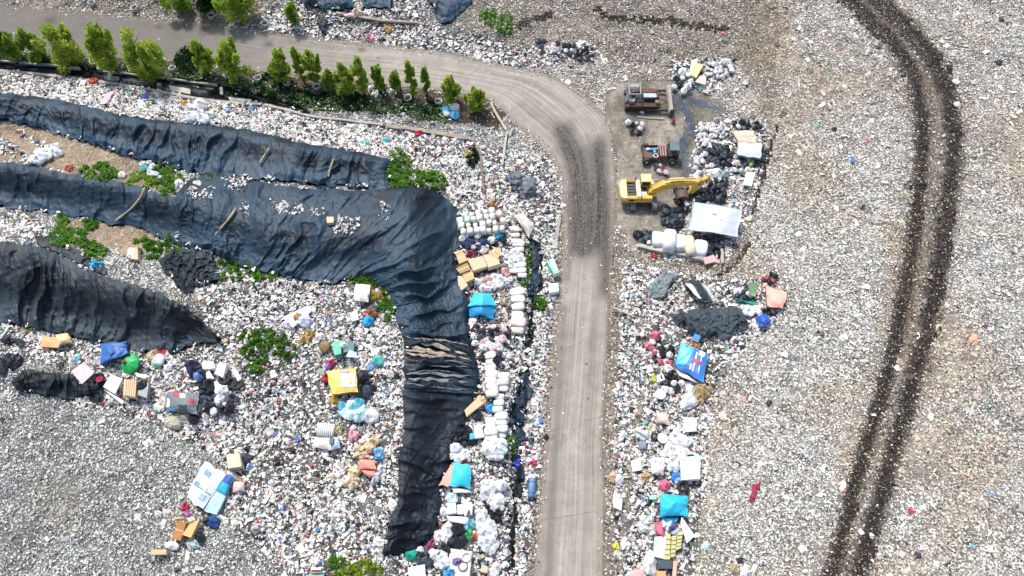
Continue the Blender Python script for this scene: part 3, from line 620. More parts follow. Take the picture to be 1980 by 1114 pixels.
def liner(name, label, a, b, mat, seed, amp=.3, up=.16, fold=1.0, run=.16, fine=1.0, dens=2.1, cat='plastic sheet', foot=True, crumple=0.0, belly=0.0, pale0=0.0, parent=None):
    """a sheet hung between its upper outline a and its lower outline b; folds run from one to the other"""
    la = np.hypot(*np.diff(np.array(a, float), axis=0).T).sum(); lb = np.hypot(*np.diff(np.array(b, float), axis=0).T).sum()
    ns = int(max(la, lb) / dens) + 4
    A = resample(a, ns); B_ = resample(b, ns); wid = np.hypot(*(A - B_).T).mean(); nt = int(wid / dens) + 4
    # ragged edges
    k = np.arange(ns) / 5.0; rg_ = 3.2 if crumple else 1.0
    A = A + np.stack([vnoise(k, k * 0, seed + 1) - .5, vnoise(k, k * 0 + 3, seed + 2) - .5], -1) * 5 * rg_
    B_ = B_ + np.stack([vnoise(k, k * 0, seed + 3) - .5, vnoise(k * 1.3, k * 0 + 3, seed + 4) - .5], -1) * 8 * (1 + .6 * (rg_ - 1))
    t = np.linspace(0, 1, nt)
    q = A[None] * (1 - t)[:, None, None] + B_[None] * t[:, None, None]
    u, v = q[..., 0], q[..., 1]
    base = terr(u, v); p0 = P(u, v, base)
    sm = np.r_[0, np.cumsum(np.linalg.norm(np.diff(p0[nt // 2], axis=0), axis=1))]
    S = np.broadcast_to(sm[None], (nt, ns)); T = np.broadcast_to((t * np.linalg.norm(p0[0] - p0[-1], axis=-1).mean())[:, None], (nt, ns))
    wx = S + 1.6 * (fbm(S * .25, T * .25, seed + 8, 3) - .5) * 2; wy = T + .8 * (fbm(S * .4, T * .4, seed + 9, 2) - .5)
    tt = t[:, None]
    big = ridge(fbm(wx * .34 * fold, wy * run * .45, seed + 11, 2)) ** 5
    med = ridge(fbm(wx * .85 * fold, wy * run, seed + 12, 2)) ** 4
    sml = ridge(vnoise(wx * 2.1 * fold, wy * run * 2, seed + 13)) ** 2
    # folds gather and fan out at the foot
    foota = (.45 + .9 * np.clip((tt - .55) / .3, 0, 1)) if foot else np.ones_like(tt)
    patch = np.clip(fbm(S * .12, T * .2, seed + 14, 2) * 2.4 - .6, .25, 1.3)
    cre = ridge(fbm(S * .55 + 1.2 * wy, T * .5, seed + 15, 3)) ** 6; cre2 = ridge(fbm(S * .9 - .7 * T, T * .6 + 3, seed + 16, 3)) ** 7
    d = amp * 1.1 * (.35 * cre * patch + .30 * cre2 + 1.35 * big + 1.25 * med * patch + .42 * fine * sml * foota * patch)
    if crumple:
        c1 = ridge(fbm(wx * .9, wy * .9, seed + 21, 3)); c2 = ridge(fbm(wx * .5 + 9, wy * 1.6, seed + 22, 2)) ** 2
        d = d * (1 - .5 * min(crumple, 1)) + crumple * (.26 * c1 ** 4 + .22 * c2 ** 2 + .22 * ridge(fbm(wx * 1.7, wy * 1.7, seed + 23, 2)) ** 3)
    e = np.minimum(np.minimum(tt, 1 - tt) * nt, 6) / 6.0
    es = np.minimum(np.minimum(np.arange(ns), np.arange(ns)[::-1]), 5)[None] / 5.0
    d = d * (.35 + .65 * np.minimum(e, es)) + belly * np.sin(PI * tt) * np.sin(PI * np.arange(ns) / (ns - 1))[None]
    h = base + up + d
    pos = P(u, v, h)
    o = mk(name, pos.reshape(-1, 3), gridfaces(nt, ns), mat, parent, smooth=not crumple)
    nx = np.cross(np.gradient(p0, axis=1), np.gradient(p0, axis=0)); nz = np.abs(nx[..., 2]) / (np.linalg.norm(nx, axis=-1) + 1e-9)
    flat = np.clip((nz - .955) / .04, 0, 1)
    du = .45 * flat + (np.clip((tt - .6) / .3, 0, 1) * .8 if foot else 0) + pale0 + .35 * big - .15 + 0 * S  # flat stretches and feet lightened: settled dust plus painted sky and sun light
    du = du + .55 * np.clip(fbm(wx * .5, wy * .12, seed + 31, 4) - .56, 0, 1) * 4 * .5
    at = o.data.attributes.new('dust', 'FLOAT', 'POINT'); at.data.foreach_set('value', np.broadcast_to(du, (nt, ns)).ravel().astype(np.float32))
    if parent is None: tag(o, label, cat)
    return o
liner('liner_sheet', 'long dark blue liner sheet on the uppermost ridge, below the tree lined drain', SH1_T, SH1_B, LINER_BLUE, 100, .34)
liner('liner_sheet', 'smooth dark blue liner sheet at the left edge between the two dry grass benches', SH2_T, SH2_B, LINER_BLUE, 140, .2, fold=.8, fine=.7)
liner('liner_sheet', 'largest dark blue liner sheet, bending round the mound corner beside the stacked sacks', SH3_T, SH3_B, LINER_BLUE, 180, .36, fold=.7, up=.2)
liner('liner_sheet', 'black liner sheet on the lower dark strip, beside the cyan and salmon tarp', SH5_L, SH5_R, LINER_DARK, 260, .34, fold=.8, foot=False, run=.2, pale0=-.05)
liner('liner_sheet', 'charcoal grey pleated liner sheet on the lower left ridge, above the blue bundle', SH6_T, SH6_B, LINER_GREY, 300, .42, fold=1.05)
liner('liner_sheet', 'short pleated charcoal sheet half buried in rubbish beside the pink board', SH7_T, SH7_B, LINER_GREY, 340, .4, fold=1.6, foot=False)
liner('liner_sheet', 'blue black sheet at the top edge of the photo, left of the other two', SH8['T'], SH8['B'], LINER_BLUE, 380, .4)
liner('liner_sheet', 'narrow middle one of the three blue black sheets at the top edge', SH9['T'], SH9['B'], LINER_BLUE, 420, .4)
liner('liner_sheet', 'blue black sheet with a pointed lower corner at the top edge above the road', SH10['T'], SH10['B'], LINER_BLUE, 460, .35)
liner('liner_sheet', 'crumpled black sheet heaped at the end of the bushes, left of the largest sheet', SH11_T, SH11_B, LINER_GREY, 500, .4, crumple=1.2, foot=False, pale0=.2)
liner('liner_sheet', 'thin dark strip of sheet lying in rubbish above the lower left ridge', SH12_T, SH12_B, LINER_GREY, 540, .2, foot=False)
# the torn stretch: dark film with pale shreds along it
torn = liner('torn_liner_sheet', 'torn dark sheet with pale shredded strips across the narrow middle of the black strip', SH4_L, SH4_R, LINER_DARK, 220, .34, foot=False, fold=1.4, pale0=.05)
SHRED = pmat('torn_film', (.42, .34, .25), .7, .45, 1.2, .4, dirt=.4); SHREDG = pmat('torn_film_grey', (.2, .23, .23), .5, .5, 1.0, .4)
for k, (y0, y1, x0, x1, wd, mm) in enumerate([(652,664,786,905,4,SHRED),(660,686,800,902,7,SHRED),(668,690,790,870,8,SHRED),(676,694,784,908,5,SHRED),(684,692,786,850,5,SHRED),(655,668,816,846,7,SHRED),
                                    (708,712,785,915,2.2,SHREDG),(722,728,785,918,5,SHREDG),(733,738,790,905,6,SHREDG),(742,756,784,905,2,SHREDG),(716,719,790,880,2,SHREDG),(696,700,784,912,2,SHREDG)]):
    n = 60; s = np.linspace(0, 1, n); x = x0 + (x1 - x0) * s
    y = y0 + (y1 - y0) * s + 9 * (fbm(s * 5, s * 0 + k, 600 + k, 3) - .5)
    ww = wd * (.35 + 1.1 * vnoise(s * 9, s * 0 + k, 640 + k)) * np.sin(PI * np.clip(s * 1.02, .03, .97)) ** .4
    rows = []
    for j, f in enumerate((-.5, -.18, .15, .5)):
        yy = y + f * ww; rows.append(P(x, yy, terr(x, yy) + .68 + .14 * ridge(vnoise(s * 14, s * 0 + j * .6, 660 + k))))
    vv = np.array(rows).reshape(-1, 3) - np.array(torn.location)
    thick(mk('torn_strip', vv, gridfaces(4, n), mm, torn, smooth=True), .02)
# film lining the gutter beside the road
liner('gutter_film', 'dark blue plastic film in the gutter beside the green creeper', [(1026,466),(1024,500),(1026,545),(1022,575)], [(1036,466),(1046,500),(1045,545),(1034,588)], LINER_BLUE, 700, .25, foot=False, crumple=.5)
liner('gutter_film', 'blue grey plastic film bunched in the gutter right of the lower sack stack', [(1006,725),(990,765),(984,800),(986,840),(1000,866)], [(1022,715),(1021,760),(1016,800),(1013,840),(1010,862)], LINER_BLUE, 720, .3, foot=False, crumple=.8, pale0=.1)
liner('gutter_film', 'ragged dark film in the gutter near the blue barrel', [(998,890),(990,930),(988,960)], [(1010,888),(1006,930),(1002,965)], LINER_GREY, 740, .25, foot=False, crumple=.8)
liner('crumpled_sheet', 'wide crumpled charcoal sheet right of the road, above the blue printed banner', [(1300,614),(1318,602),(1345,598),(1375,594),(1415,590),(1432,600),(1444,616)], [(1306,630),(1325,632),(1345,655),(1372,658),(1395,648),(1425,640),(1440,626)], LINER_GREY, 760, .3, crumple=1.0, foot=False, up=.35, pale0=.75)
liner('crumpled_sheet', 'grey green translucent sheet left of the black and white sheet', [(1286,525),(1300,524),(1312,530)], [(1244,566),(1270,572),(1288,560)], pmat('grey_green_film', (.16, .20, .19), .45, .4, .8, .4), 780, .2, crumple=.6, foot=False, up=.3)
liner('crumpled_sheet', 'dull slate tarp crumpled on rubbish left of the road junction', [(975,332),(1000,335),(1040,350)], [(985,352),(1005,372),(1035,378)], pmat('slate_film', (.10, .125, .15), .5, .4, .8, .4), 800, .3, crumple=.9, foot=False, up=.25)
liner('crumpled_sheet', 'black sheet bundled beside the road under the lone sapling at the top', [(610,42),(622,38),(632,46)], [(611,56),(622,62),(634,60)], LINER_GREY, 820, .3, crumple=1, foot=False, up=.3)
liner('crumpled_sheet', 'small black scrap of sheet at the end of the pleated charcoal sheet', [(192,725),(205,728),(200,745)], [(176,776),(186,778),(192,770)], LINER_GREY, 840, .3, crumple=.8, foot=False, up=.2)
liner('crumpled_sheet', 'thin black scrap trailing over rubbish at the left edge', [(0,650),(20,648),(45,660)], [(0,660),(22,664),(48,668)], LINER_GREY, 860, .3, crumple=.8, foot=False, up=.2)
# rope like tan strips lying over the sheets
for lab, pts in [('tan strip of torn sacking curving over the left liner sheet', [(279,364),(272,382),(258,400),(240,415),(222,428)]),
                 ('tan strip of torn sacking on the largest sheet near its left end', [(456,402),(446,420),(432,436),(418,452),(406,466)]),
                 ('short tan strip of sacking on the upper ridge sheet', [(521,287),(512,300),(502,316)]),
                 ('thin tan strip of sacking near the far end of the upper ridge sheet', [(645,308),(640,322),(634,342)])]:
    c = resample(pts, 30); n = np.gradient(c, axis=0); n = np.stack([-n[:, 1], n[:, 0]], -1); n /= np.linalg.norm(n, axis=1)[:, None]
    w_ = (1.2 + 1.3 * vnoise(np.arange(30) / 4.0, np.zeros(30), len(lab)))[:, None]
    rows = [P(*(c + n * w_ * f).T, terr(*(c + n * w_ * f).T) + z) for f, z in ((-1, .75), (0, .85), (1, .75))]
    tag(thick(mk('sacking_strip', np.array(rows).reshape(-1, 3), gridfaces(3, 30), pmat('sacking', (.34, .29, .18), .9, .4, 2.5, .4), smooth=True), .03), lab, 'strip')
# ================================================================== trees, shrubs, creepers
LEAF = attr_mat('leaf', .55, .35, transl=.5); BARK = pmat('bark', (.14, .10, .07), .9, .4, 6, .5)
def leaves(cent, rad, n, size, cols, seed, up=.5, solid=.35):
    """n leaf faces spread through the blobs at cent with radii rad"""
    r = np.random.default_rng(seed); cent = np.array(cent, float); rad = np.array(rad, float)
    wgt = (rad ** 2); k = r.choice(len(cent), n, p=wgt / wgt.sum())
    d = r.normal(size=(n, 3)); d /= np.linalg.norm(d, axis=1)[:, None]
    rr = rad[k] * (solid + (1 - solid) * r.random(n) ** .5) * (.75 + .5 * vnoise(d[:, 0] * 2 + k * 7, d[:, 2] * 2 + d[:, 1] * 2, seed))
    c = cent[k] + d * rr[:, None] * np.array([1, 1, 1.15])
    ax = d * .8 + r.normal(size=(n, 3)) * .5 + np.array([0, 0, up]); ax /= np.linalg.norm(ax, axis=1)[:, None]
    sd_ = np.cross(ax, r.normal(size=(n, 3))); sd_ /= np.linalg.norm(sd_, axis=1)[:, None] + 1e-9
    L_ = size * (.6 + .8 * r.random(n))[:, None]; W__ = L_ * (.28 + .2 * r.random((n, 1)))
    q = np.stack([c - ax * L_ * .5, c + sd_ * W__, c + ax * L_ * .6, c - sd_ * W__], 1)
    cols = np.array(cols); ci = r.random(len(cent)); tone = cols[0] + (cols[1] - cols[0]) * np.clip(ci[k] + .35 * r.normal(size=n), 0, 1)[:, None]
    tone = tone * (.7 + .6 * r.random((n, 1)))
    return q.reshape(-1, 3), np.clip(tone, .004, .6)
def leafmesh(name, V, C, parent, loc):
    o = mkfast(name, V - np.array(loc) * 0, 4, LEAF, C); o.parent = parent; return o
def height_for(u, v, vt):
    b = P(u, v, terr(u, v)); lo, hi = 0., 40.
    for _ in range(40):
        m = (lo + hi) / 2
        if project((b[0], b[1], b[2] + m))[1] > vt: lo = m
        else: hi = m
    return lo
YG = [(.27, .40, .04), (.54, .68, .11)]; MG = [(.17, .30, .03), (.40, .56, .08)]; DG = [(.014, .042, .012), (.045, .10, .026)]; CG = [(.09, .22, .03), (.28, .50, .09)]
def tree(u, v, vt, wpx, label, cols=YG, seed=0, n=3000, group='street trees along the upper road', name='street_tree', low=.12):
    b = G(u, v); H_ = height_for(u, v, vt); R = wpx / mscale(u, v) / 2 * 1.05
    r = random.Random(seed); e = empty(name, b); tag(e, label, 'tree', group)
    tr = MB(); pts = [(0, 0, -.2)]
    for k in range(1, 6): pts.append((r.uniform(-.12, .12) * k * .4, r.uniform(-.12, .12) * k * .4, H_ * .17 * k))
    tr.tube(pts, [.13, .12, .10, .08, .055, .03], 7)
    for k in range(7):
        z = H_ * r.uniform(.2, .75); a = r.uniform(0, 2 * PI); L_ = R * r.uniform(.5, .9)
        tr.tube([(0, 0, z), (math.cos(a) * L_ * .5, math.sin(a) * L_ * .5, z + L_ * .45), (math.cos(a) * L_, math.sin(a) * L_, z + L_ * .95)], [.05, .035, .015], 5)
    tr.build('trunk', BARK, e, smooth=True)
    cent = []; rad = []
    for k in range(6):
        a = r.uniform(0, 2 * PI); d = R * r.uniform(.15, .8); zb = H_ * r.uniform(.48, .72)
        for j in range(4): cent.append((math.cos(a) * d * (1 + .1 * j), math.sin(a) * d * (1 + .1 * j), zb + j * H_ * .06)); rad.append(R * (.26 - .045 * j))
    for k in range(20):
        f = (k + .5) / 20; z = H_ * (low + (1 - low - .08) * f)
        prof = (math.sin(PI * min(1, .18 + .8 * f)) ** .7) * R
        a = r.uniform(0, 2 * PI); d = prof * r.uniform(.2, .85)
        cent.append((math.cos(a) * d, math.sin(a) * d, z)); rad.append(max(.22, prof * r.uniform(.22, .46)))
    cent.append((0, 0, H_ * .93)); rad.append(R * .3)
    V, C = leaves(cent, rad, int(n * 1.6), .29, cols, seed + 5, .75, .2)
    leafmesh('crown', V, C, e, b)
    return e
TREES = [
 (-14,112,40,34,'leafy light green tree cut by the left edge of the photo',MG),
 (34,116,56,48,'second street tree from the left edge, brownish at its foot',MG),
 (86,126,56,40,'darker slim street tree just left of the widest bushy one on the far left',MG),
 (140,134,54,66,'broad bushy street tree left of the first gap in the row',YG),
 (226,136,47,56,'street tree standing alone between two gaps, with a long left branch',YG),
 (300,158,56,70,'largest street tree, its low branch hanging down over the drain',YG),
 (404,146,78,46,'rounded street tree right beside the dark green bush',YG),
 (462,154,80,58,'wide street tree on the right of a close pair',YG),
 (555,163,96,44,'street tree right of the wide pair, above a dark shrub',YG),
 (588,158,88,20,'thin whippy sapling behind a fuller street tree',YG),
 (612,160,97,34,'upright feathery street tree right beside the thin sapling',YG),
 (643,170,136,28,'low dark leaning sapling left of the dense mid row tree',MG),
 (672,182,124,42,'dense street tree in the middle of the right half of the row',YG),
 (706,184,110,32,'tall narrow street tree left of the white and black scraps',YG),
 (738,180,128,28,'slim dark green street tree between the tall narrow one and a sparse one',MG),
 (769,182,139,26,'sparse small street tree next to the two slender columns',MG),
 (799,190,117,24,'taller of the two slender column trees above a pot ring',YG),
 (826,184,130,18,'shorter of the two slender column trees',MG),
 (871,198,150,36,'cone shaped street tree left of the last one, above the blue sacks',YG),
 (922,214,176,40,'last and lowest street tree, spreading at the road bend',YG)]
for i, (u, v, vt, w_, lab, cs) in enumerate(TREES): tree(u, v, vt, w_, lab, cs, 40 + i, int(1300 + 36 * w_))
for i, (u, v, vt, w_, lab, cs) in enumerate([
 (352,22,-35,50,'leafy tree at the top edge above the black road stain',MG),(404,22,-40,62,'dark leafed tree between two lighter ones at the top edge',DG),
 (464,34,-30,72,'broad yellow green tree at the top edge above the pot rings',YG),(571,47,9,28,'small round lone tree on the rubbish strip above the road',MG)]):
    tree(u, v, vt, w_, lab, cs, 80 + i, int(1300 + 34 * w_), 'trees above the road', 'roadside_tree')
def shrub(u0, v0, u1, v1, label, cols, seed, n=900, hgt=.8, name='shrub', cat='shrub', group=None, size=.26, poly=None):
    r = random.Random(seed); cu_, cv_ = (u0 + u1) / 2, (v0 + v1) / 2; b = G(cu_, cv_)
    e = empty(name, b); tag(e, label, cat, group); cent = []; rad = []
    k = 0
    while k < 60:
        x, y = r.uniform(-1, 1), r.uniform(-1, 1)
        if x * x + y * y > 1: continue
        pu, pv = cu_ + x * (u1 - u0) * .60, cv_ + y * (v1 - v0) * .60
        p = G(pu, pv) - b; R = hgt * r.uniform(.18, .52)
        cent.append((p.x, p.y, p.z + R * .55)); rad.append(R); k += 1
    st = MB()
    for c in cent[::6]: st.tube([(0, 0, -.1), (c[0] * .6, c[1] * .6, c[2] * .6), c], [.035, .025, .012], 5)
    st.build('stem', BARK, e)
    V, C = leaves(cent, rad, int(n * 2.6), size * .95, cols, seed + 3, .8, .2)
    leafmesh('foliage', V, C, e, b)
    return e
S_ = [
 (348,100,382,142,'dense round dark green bush growing between two street trees',DG,1400,1.5),
 (500,146,560,188,'dark green shrub under the street tree right of the wide pair',DG,1200,.9),
 (558,178,606,202,'low dark shrub at the drain edge, middle of three',DG,800,.6),
 (610,184,648,206,'low dark shrub left of the long dark drain side shrub',DG,700,.6),
 (648,182,704,212,'long dark shrub where the drain disappears',DG,1000,.8),
 (778,192,798,218,'small dark shrub below the slender column trees',DG,500,.6),
 (822,200,852,224,'dark green shrub left of the blue and white sacks',DG,600,.7),
 (420,168,500,186,'weedy dark strip of shrub along the drain beside a red soil patch',DG,900,.45),
 (340,146,400,160,'weedy shrub at the foot of the dark round bush',DG,500,.4),
 (752,300,790,362,'dark leaning bush at the end of the upper ridge sheet',CG,1500,1.0),
 (780,332,854,366,'bright green bush spilling over the corner of the largest sheet',CG,1800,.9),
 (160,322,226,352,'dark green clump of weeds on the upper dry grass bench',CG,1300,.8),
 (300,322,348,374,'tall green weed clump beside the white sacks on the upper bench',CG,1400,.8),
 (250,334,300,362,'thin yellowish weeds left of the tall green weed clump',MG,600,.6),
 (400,334,476,356,'sparse weeds on the flat sheet below the upper ridge',CG,700,.5),
 (106,444,170,480,'dark green weed clump at the left end of the lower dry grass bench',CG,1500,.9),
 (112,414,132,436,'small weed tuft above the left end of the lower bench',CG,350,.5),
 (164,422,188,446,'single weed tuft in the lower dry grass',CG,350,.5),
 (164,472,206,504,'green weeds below the dark clump, beside a blue scrap',CG,900,.7),
 (266,458,348,500,'thick green creeper patch next to the tan box',CG,2200,.7),
 (418,496,482,540,'long green creeper at the foot of the largest sheet, left part',CG,1400,.6),
 (486,514,536,542,'smaller green creeper at the foot of the largest sheet, right part',CG,800,.6),
 (682,528,734,554,'green creeper at the sheet foot behind the pale pink sheet',CG,1000,.6),
 (734,560,762,616,'green weeds along the left edge of the black strip',CG,1000,.6),
 (468,640,548,668,'upper green creeper band in the rubbish right of the charcoal ridge',CG,1000,.5),
 (470,660,564,698,'largest green creeper patch in the mixed rubbish',CG,2000,.55),
 (482,696,510,720,'small green creeper tail below the largest patch',CG,500,.5),
 (656,1086,734,1122,'yellow green weeds at the bottom edge, left of the white panel',YG,1400,.6),
 (640,1078,668,1098,'little green weed tuft left of the yellow green weeds',CG,350,.5),
 (1014,478,1034,528,'bright green creeper beside the gutter film',CG,800,.5),
 (1004,528,1024,552,'small green tuft below the gutter creeper',CG,350,.4),
 (1030,570,1054,596,'round green tuft across the gutter from the sacks',CG,500,.5),
 (978,842,1000,874,'green weed clump below the bunched gutter film',CG,600,.6),
 (905,290,922,322,'thin dark weeds by the leaning planks',DG,400,.6),
 (50,622,92,638,'small weed patch at the foot of the charcoal ridge',CG,500,.4),
 (930,20,960,50,'thin green weeds on the beige rubbish at the top',CG,450,.5),
 (962,30,990,66,'scattered green weeds right of the pointed sheet corner',CG,450,.5),
]
for i, (a, b_, c, d, lab, cs, n, h_) in enumerate(S_): shrub(a, b_, c, d, lab, cs, 200 + i, n, h_)
# concrete pot rings that once held saplings
PR = MB().lathe([(.30,0),(.40,.02),(.47,.32),(.49,.62),(.50,.66),(.44,.68),(.40,.64),(.38,.35),(.34,.30),(0,.28)], 20)
CONC = pmat('pale_concrete', (.58, .57, .52), .85, .3, 2.0, .3, dirt=.6); SOIL = pmat('pot_soil', (.05, .04, .03), .95, .4, 4, .5)
pot0 = None
for i, (u, v) in enumerate([(183,126),(279,135),(336,138),(443,150),(500,157),(555,165),(614,172),(674,182),(790,194),(848,202),(180,11),(264,20),(410,35),(463,42),(513,51)]):
    b = G(u, v, .02)
    if pot0 is None:
        e = empty('pot_ring', b); ring_ = PR.build('ring', CONC, e, smooth=True); s = MB().lathe([(.36,.36),(.2,.41),(0,.43)], 16).build('soil', SOIL, e, smooth=True); pot0 = (e, ring_, s)
    else:
        e = pot0[0].copy(); COL.objects.link(e); e.location = b
        for ch in pot0[1:]: c = ch.copy(); COL.objects.link(c); c.parent = e
    e.rotation_euler = (random.uniform(-.16, .16), random.uniform(-.16, .16), random.uniform(0, 6))
    tag(e, 'pale concrete pot ring standing among the street trees below the road' if i < 10 else 'pale concrete pot ring in the rubbish along the upper road edge', 'planter', 'pot rings below the road' if i < 10 else 'pot rings above the road')
# ================================================================== tarps, boards, boxes, bags
def bilerp(c, s, t): # corners TL TR BR BL
    c = np.array(c, float); s = np.asarray(s)[..., None]; t = np.asarray(t)[..., None]
    return (c[0] * (1 - s) + c[1] * s) * (1 - t) + (c[3] * (1 - s) + c[2] * s) * t
TARPS = {}
def tarp(name, label, cat, c4, mat, h=.5, rise=.3, wr=.14, n=18, skirt=.5, group=None, seed=0, posts=False, ridge_line=None, notch=0.0):
    """cloth over a heap: four photo corners, corner heights above the ground, a swelling in the middle, creases, edges hanging down"""
    hs = h if isinstance(h, (list, tuple)) else [h] * 4
    s, t = np.meshgrid(np.linspace(0, 1, n), np.linspace(0, 1, n))
    edge = (vnoise(s * 4, t * 4, 900 + seed) - .5)[..., None]
    q = bilerp(c4, s, t)
    w = np.maximum(np.abs(s - .5), np.abs(t - .5)) * 2
    ctr = q.mean((0, 1)); q = q + (q - ctr) * edge * .16 * (w[..., None] ** 3)
    if notch: q[..., 1] -= notch * np.exp(-((s - .5) / .2) ** 2) * t ** 4
    hb = bilerp(np.array([[terr(*c)] for c in c4]), s, t)[..., 0] + bilerp(np.array(hs)[:, None], s, t)[..., 0]
    hb = np.maximum(hb, terr(q[..., 0], q[..., 1]) + .12)
    size = np.linalg.norm(P(*c4[0], 0) - P(*c4[2], 0))
    cr = ridge(fbm(s * size * .5 + seed, t * size * .5, 910 + seed, 3)) ** 2
    hb = hb + rise * (np.sin(PI * s) * np.sin(PI * t)) ** .7 + wr * cr
    if ridge_line is not None:
        d = np.abs((s if ridge_line[0] == 's' else t) - ridge_line[1]); hb = hb + ridge_line[2] * np.clip(1 - d / .5, 0, 1)
    pos = P(q[..., 0], q[..., 1], hb)
    verts = pos.reshape(-1, 3).tolist(); faces = gridfaces(n, n).tolist()
    if skirt:
        bi = [j for j in range(n)] + [i * n + n - 1 for i in range(1, n)] + [(n - 1) * n + j for j in range(n - 2, -1, -1)] + [i * n for i in range(n - 2, 0, -1)]
        st = len(verts); flat = pos.reshape(-1, 3); cw = flat.mean(0); m = len(bi)
        for j, k in enumerate(bi):
            d = flat[k] - cw; d[2] = 0; d /= np.linalg.norm(d) + 1e-6
            drop = skirt * (.55 + .7 * vnoise(np.array(j * .35), np.array(0.), 930 + seed))
            qq = flat[k] - d * .12 * drop + np.array([0, 0, -drop]); verts.append(qq.tolist())
        for j in range(m): faces.append([bi[j], st + j, st + (j + 1) % m, bi[(j + 1) % m]])
    o = thick(mk(name, verts, faces, mat, smooth=True), .025)
    tag(o, label, cat, group); o_pos = pos - np.array(o.location)
    if posts:
        for c in (0, n - 1, n * n - n, n * n - 1):
            p = o_pos.reshape(-1, 3)[c]; p = p * .97
            MB().tube([(p[0], p[1], p[2]), (p[0], p[1], p[2] - 2.4)], .05, 6).build('post', pmat('weathered_wood', (.22, .17, .12), .9, .4, 4, .4), o)
    TARPS[label] = (o, o_pos, n)
    return o
def panel(to, name, s0, s1, t0, t1, mat, shear=0.0, label=None):
    """a printed or patched area sewn on a tarp, a hair above it"""
    o, pos, n = to
    k = 8; s, t = np.meshgrid(np.linspace(s0, s1, k), np.linspace(t0, t1, k)); s = s + shear * (t - t0)
    s = np.clip(s, 0, 1); t = np.clip(t, 0, 1)
    p = np.stack([bil(pos[..., i], 0, 0, 1, s * (n - 1), t * (n - 1)) for i in range(3)], -1) + np.array([0, 0, .045])
    c = mk(name, p.reshape(-1, 3), gridfaces(k, k), mat, o, smooth=True); thick(c, .008)
    if label: c['label'] = label
    return c
def slab(name, label, cat, c4, hgt, mat, group=None, lift=0.0, bevel=.04, parent=None, hs=None):
    """solid thing whose top shows at four photo corners, hgt metres deep"""
    base = np.mean([terr(*c) for c in c4]) + lift + hgt
    hs = hs or [0] * 4
    top = np.array([P(c[0], c[1], base + hs[i]) for i, c in enumerate(c4)]); bot = top - np.array([0, 0, hgt])
    v = np.r_[top, bot]
    if parent is not None: v = v - np.array(parent.location)
    o = mk(name, v, [(3,2,1,0),(4,5,6,7),(0,1,5,4),(1,2,6,5),(2,3,7,6),(3,0,4,7)], mat, parent)
    if bevel: m = o.modifiers.new('bevel', 'BEVEL'); m.width = bevel; m.segments = 2
    if parent is None: tag(o, label, cat, group)
    return o
# --- bag shapes, shared by all bags
def blob(seed, kind):
    r = np.random.default_rng(seed); bm = bmesh.new()
    bmesh.ops.create_icosphere(bm, subdivisions=3, radius=1)
    v = np.array([x.co[:] for x in bm.verts])
    n1 = fbm(v[:, 0] * 1.6 + 9, v[:, 1] * 1.6 + v[:, 2] * 1.3 + 5, seed, 3) - .5
    n2 = ridge(fbm(v[:, 0] * 2.4 + 3, v[:, 1] * 2.4 - v[:, 2] * 2.1 + 7, seed + 5, 2)) - .5
    if kind == 'rag':
        a_ = np.arctan2(v[:, 1], v[:, 0]); rim = 1 + .9 * (fbm(np.cos(a_) * 1.7 + 9, np.sin(a_) * 1.7 + 4, seed + 3, 3) - .5) * 2
        v = v * rim[:, None]; v[:, 2] = np.abs(v[:, 2]) * (.35 + 1.1 * (n2 + .5)) + .25 * n1; v = v * np.array([.52, .46, .34])
    elif kind == 'bag':
        n3 = ridge(fbm(v[:, 0] * 4.5 + 3, v[:, 1] * 4.5 + v[:, 2] * 4 + 7, seed + 9, 2)) - .5
        k = 1 + .75 * n1 + .34 * n2 + .14 * n3; v = v * k[:, None]
        up = np.clip((v[:, 2] - .45) / .5, 0, 1); v[:, :2] *= (1 - .75 * up ** 1.5)[:, None]; v[:, 2] += .35 * up ** 2
        v[:, 2] = np.maximum(v[:, 2], -.55 + .08 * n1)
        v = v * np.array([.5, .44, .4])
    else:
        e = 4.2 if kind == 'sack' else 5; n1 = n1 if kind == 'sack' else n1 * .35; a = (np.abs(v) ** e).sum(1) ** (-1 / e); v = v * a[:, None]
        v = v * (1 + .3 * n1 + .16 * n2)[:, None]
        ends = np.clip(np.abs(v[:, 0]) - .72, 0, 1); v[:, 2] *= 1 - 1.2 * ends
        v = v * np.array([.5, .33, .2])
    v[:, 2] -= v[:, 2].min()
    me = bpy.data.meshes.new({'bag': 'bag', 'rag': 'rag', 'sack': 'sack', 'bulk': 'bulk_sack'}[kind]); bm.verts.ensure_lookup_table()
    for i, x in enumerate(bm.verts): x.co = v[i]
    bm.to_mesh(me); bm.free(); me.polygons.foreach_set('use_smooth', [kind in ('sack', 'bulk')] * len(me.polygons)); me.materials.append(None)
    return me
BAGS = [blob(1000 + i, 'bag') for i in range(8)]; RAGS = [blob(1200 + i, 'rag') for i in range(7)]; SACKS = [blob(1100 + i, 'sack') for i in range(5)]; BULKS = [blob(1300 + i, 'bulk') for i in range(4)]
def plastic(c, r=.38): return pmat('bag_plastic', c, r, .22, 3.5, .45)
BLACK = plastic((.012, .014, .018), .3); WHITE = plastic((.74, .73, .71), .5); SLATE = plastic((.05, .065, .08), .4)
SACKW = pmat('woven_sack', (.72, .70, .65), .85, .25, 3, .4, dirt=.5); SACKB = pmat('woven_sack', (.66, .58, .49), .85, .2, 3, .3, dirt=.3); SACKP = pmat('woven_sack', (.74, .60, .56), .85, .2, 3, .3); SACKG = pmat('woven_sack', (.55, .62, .58), .85, .2, 3, .3)
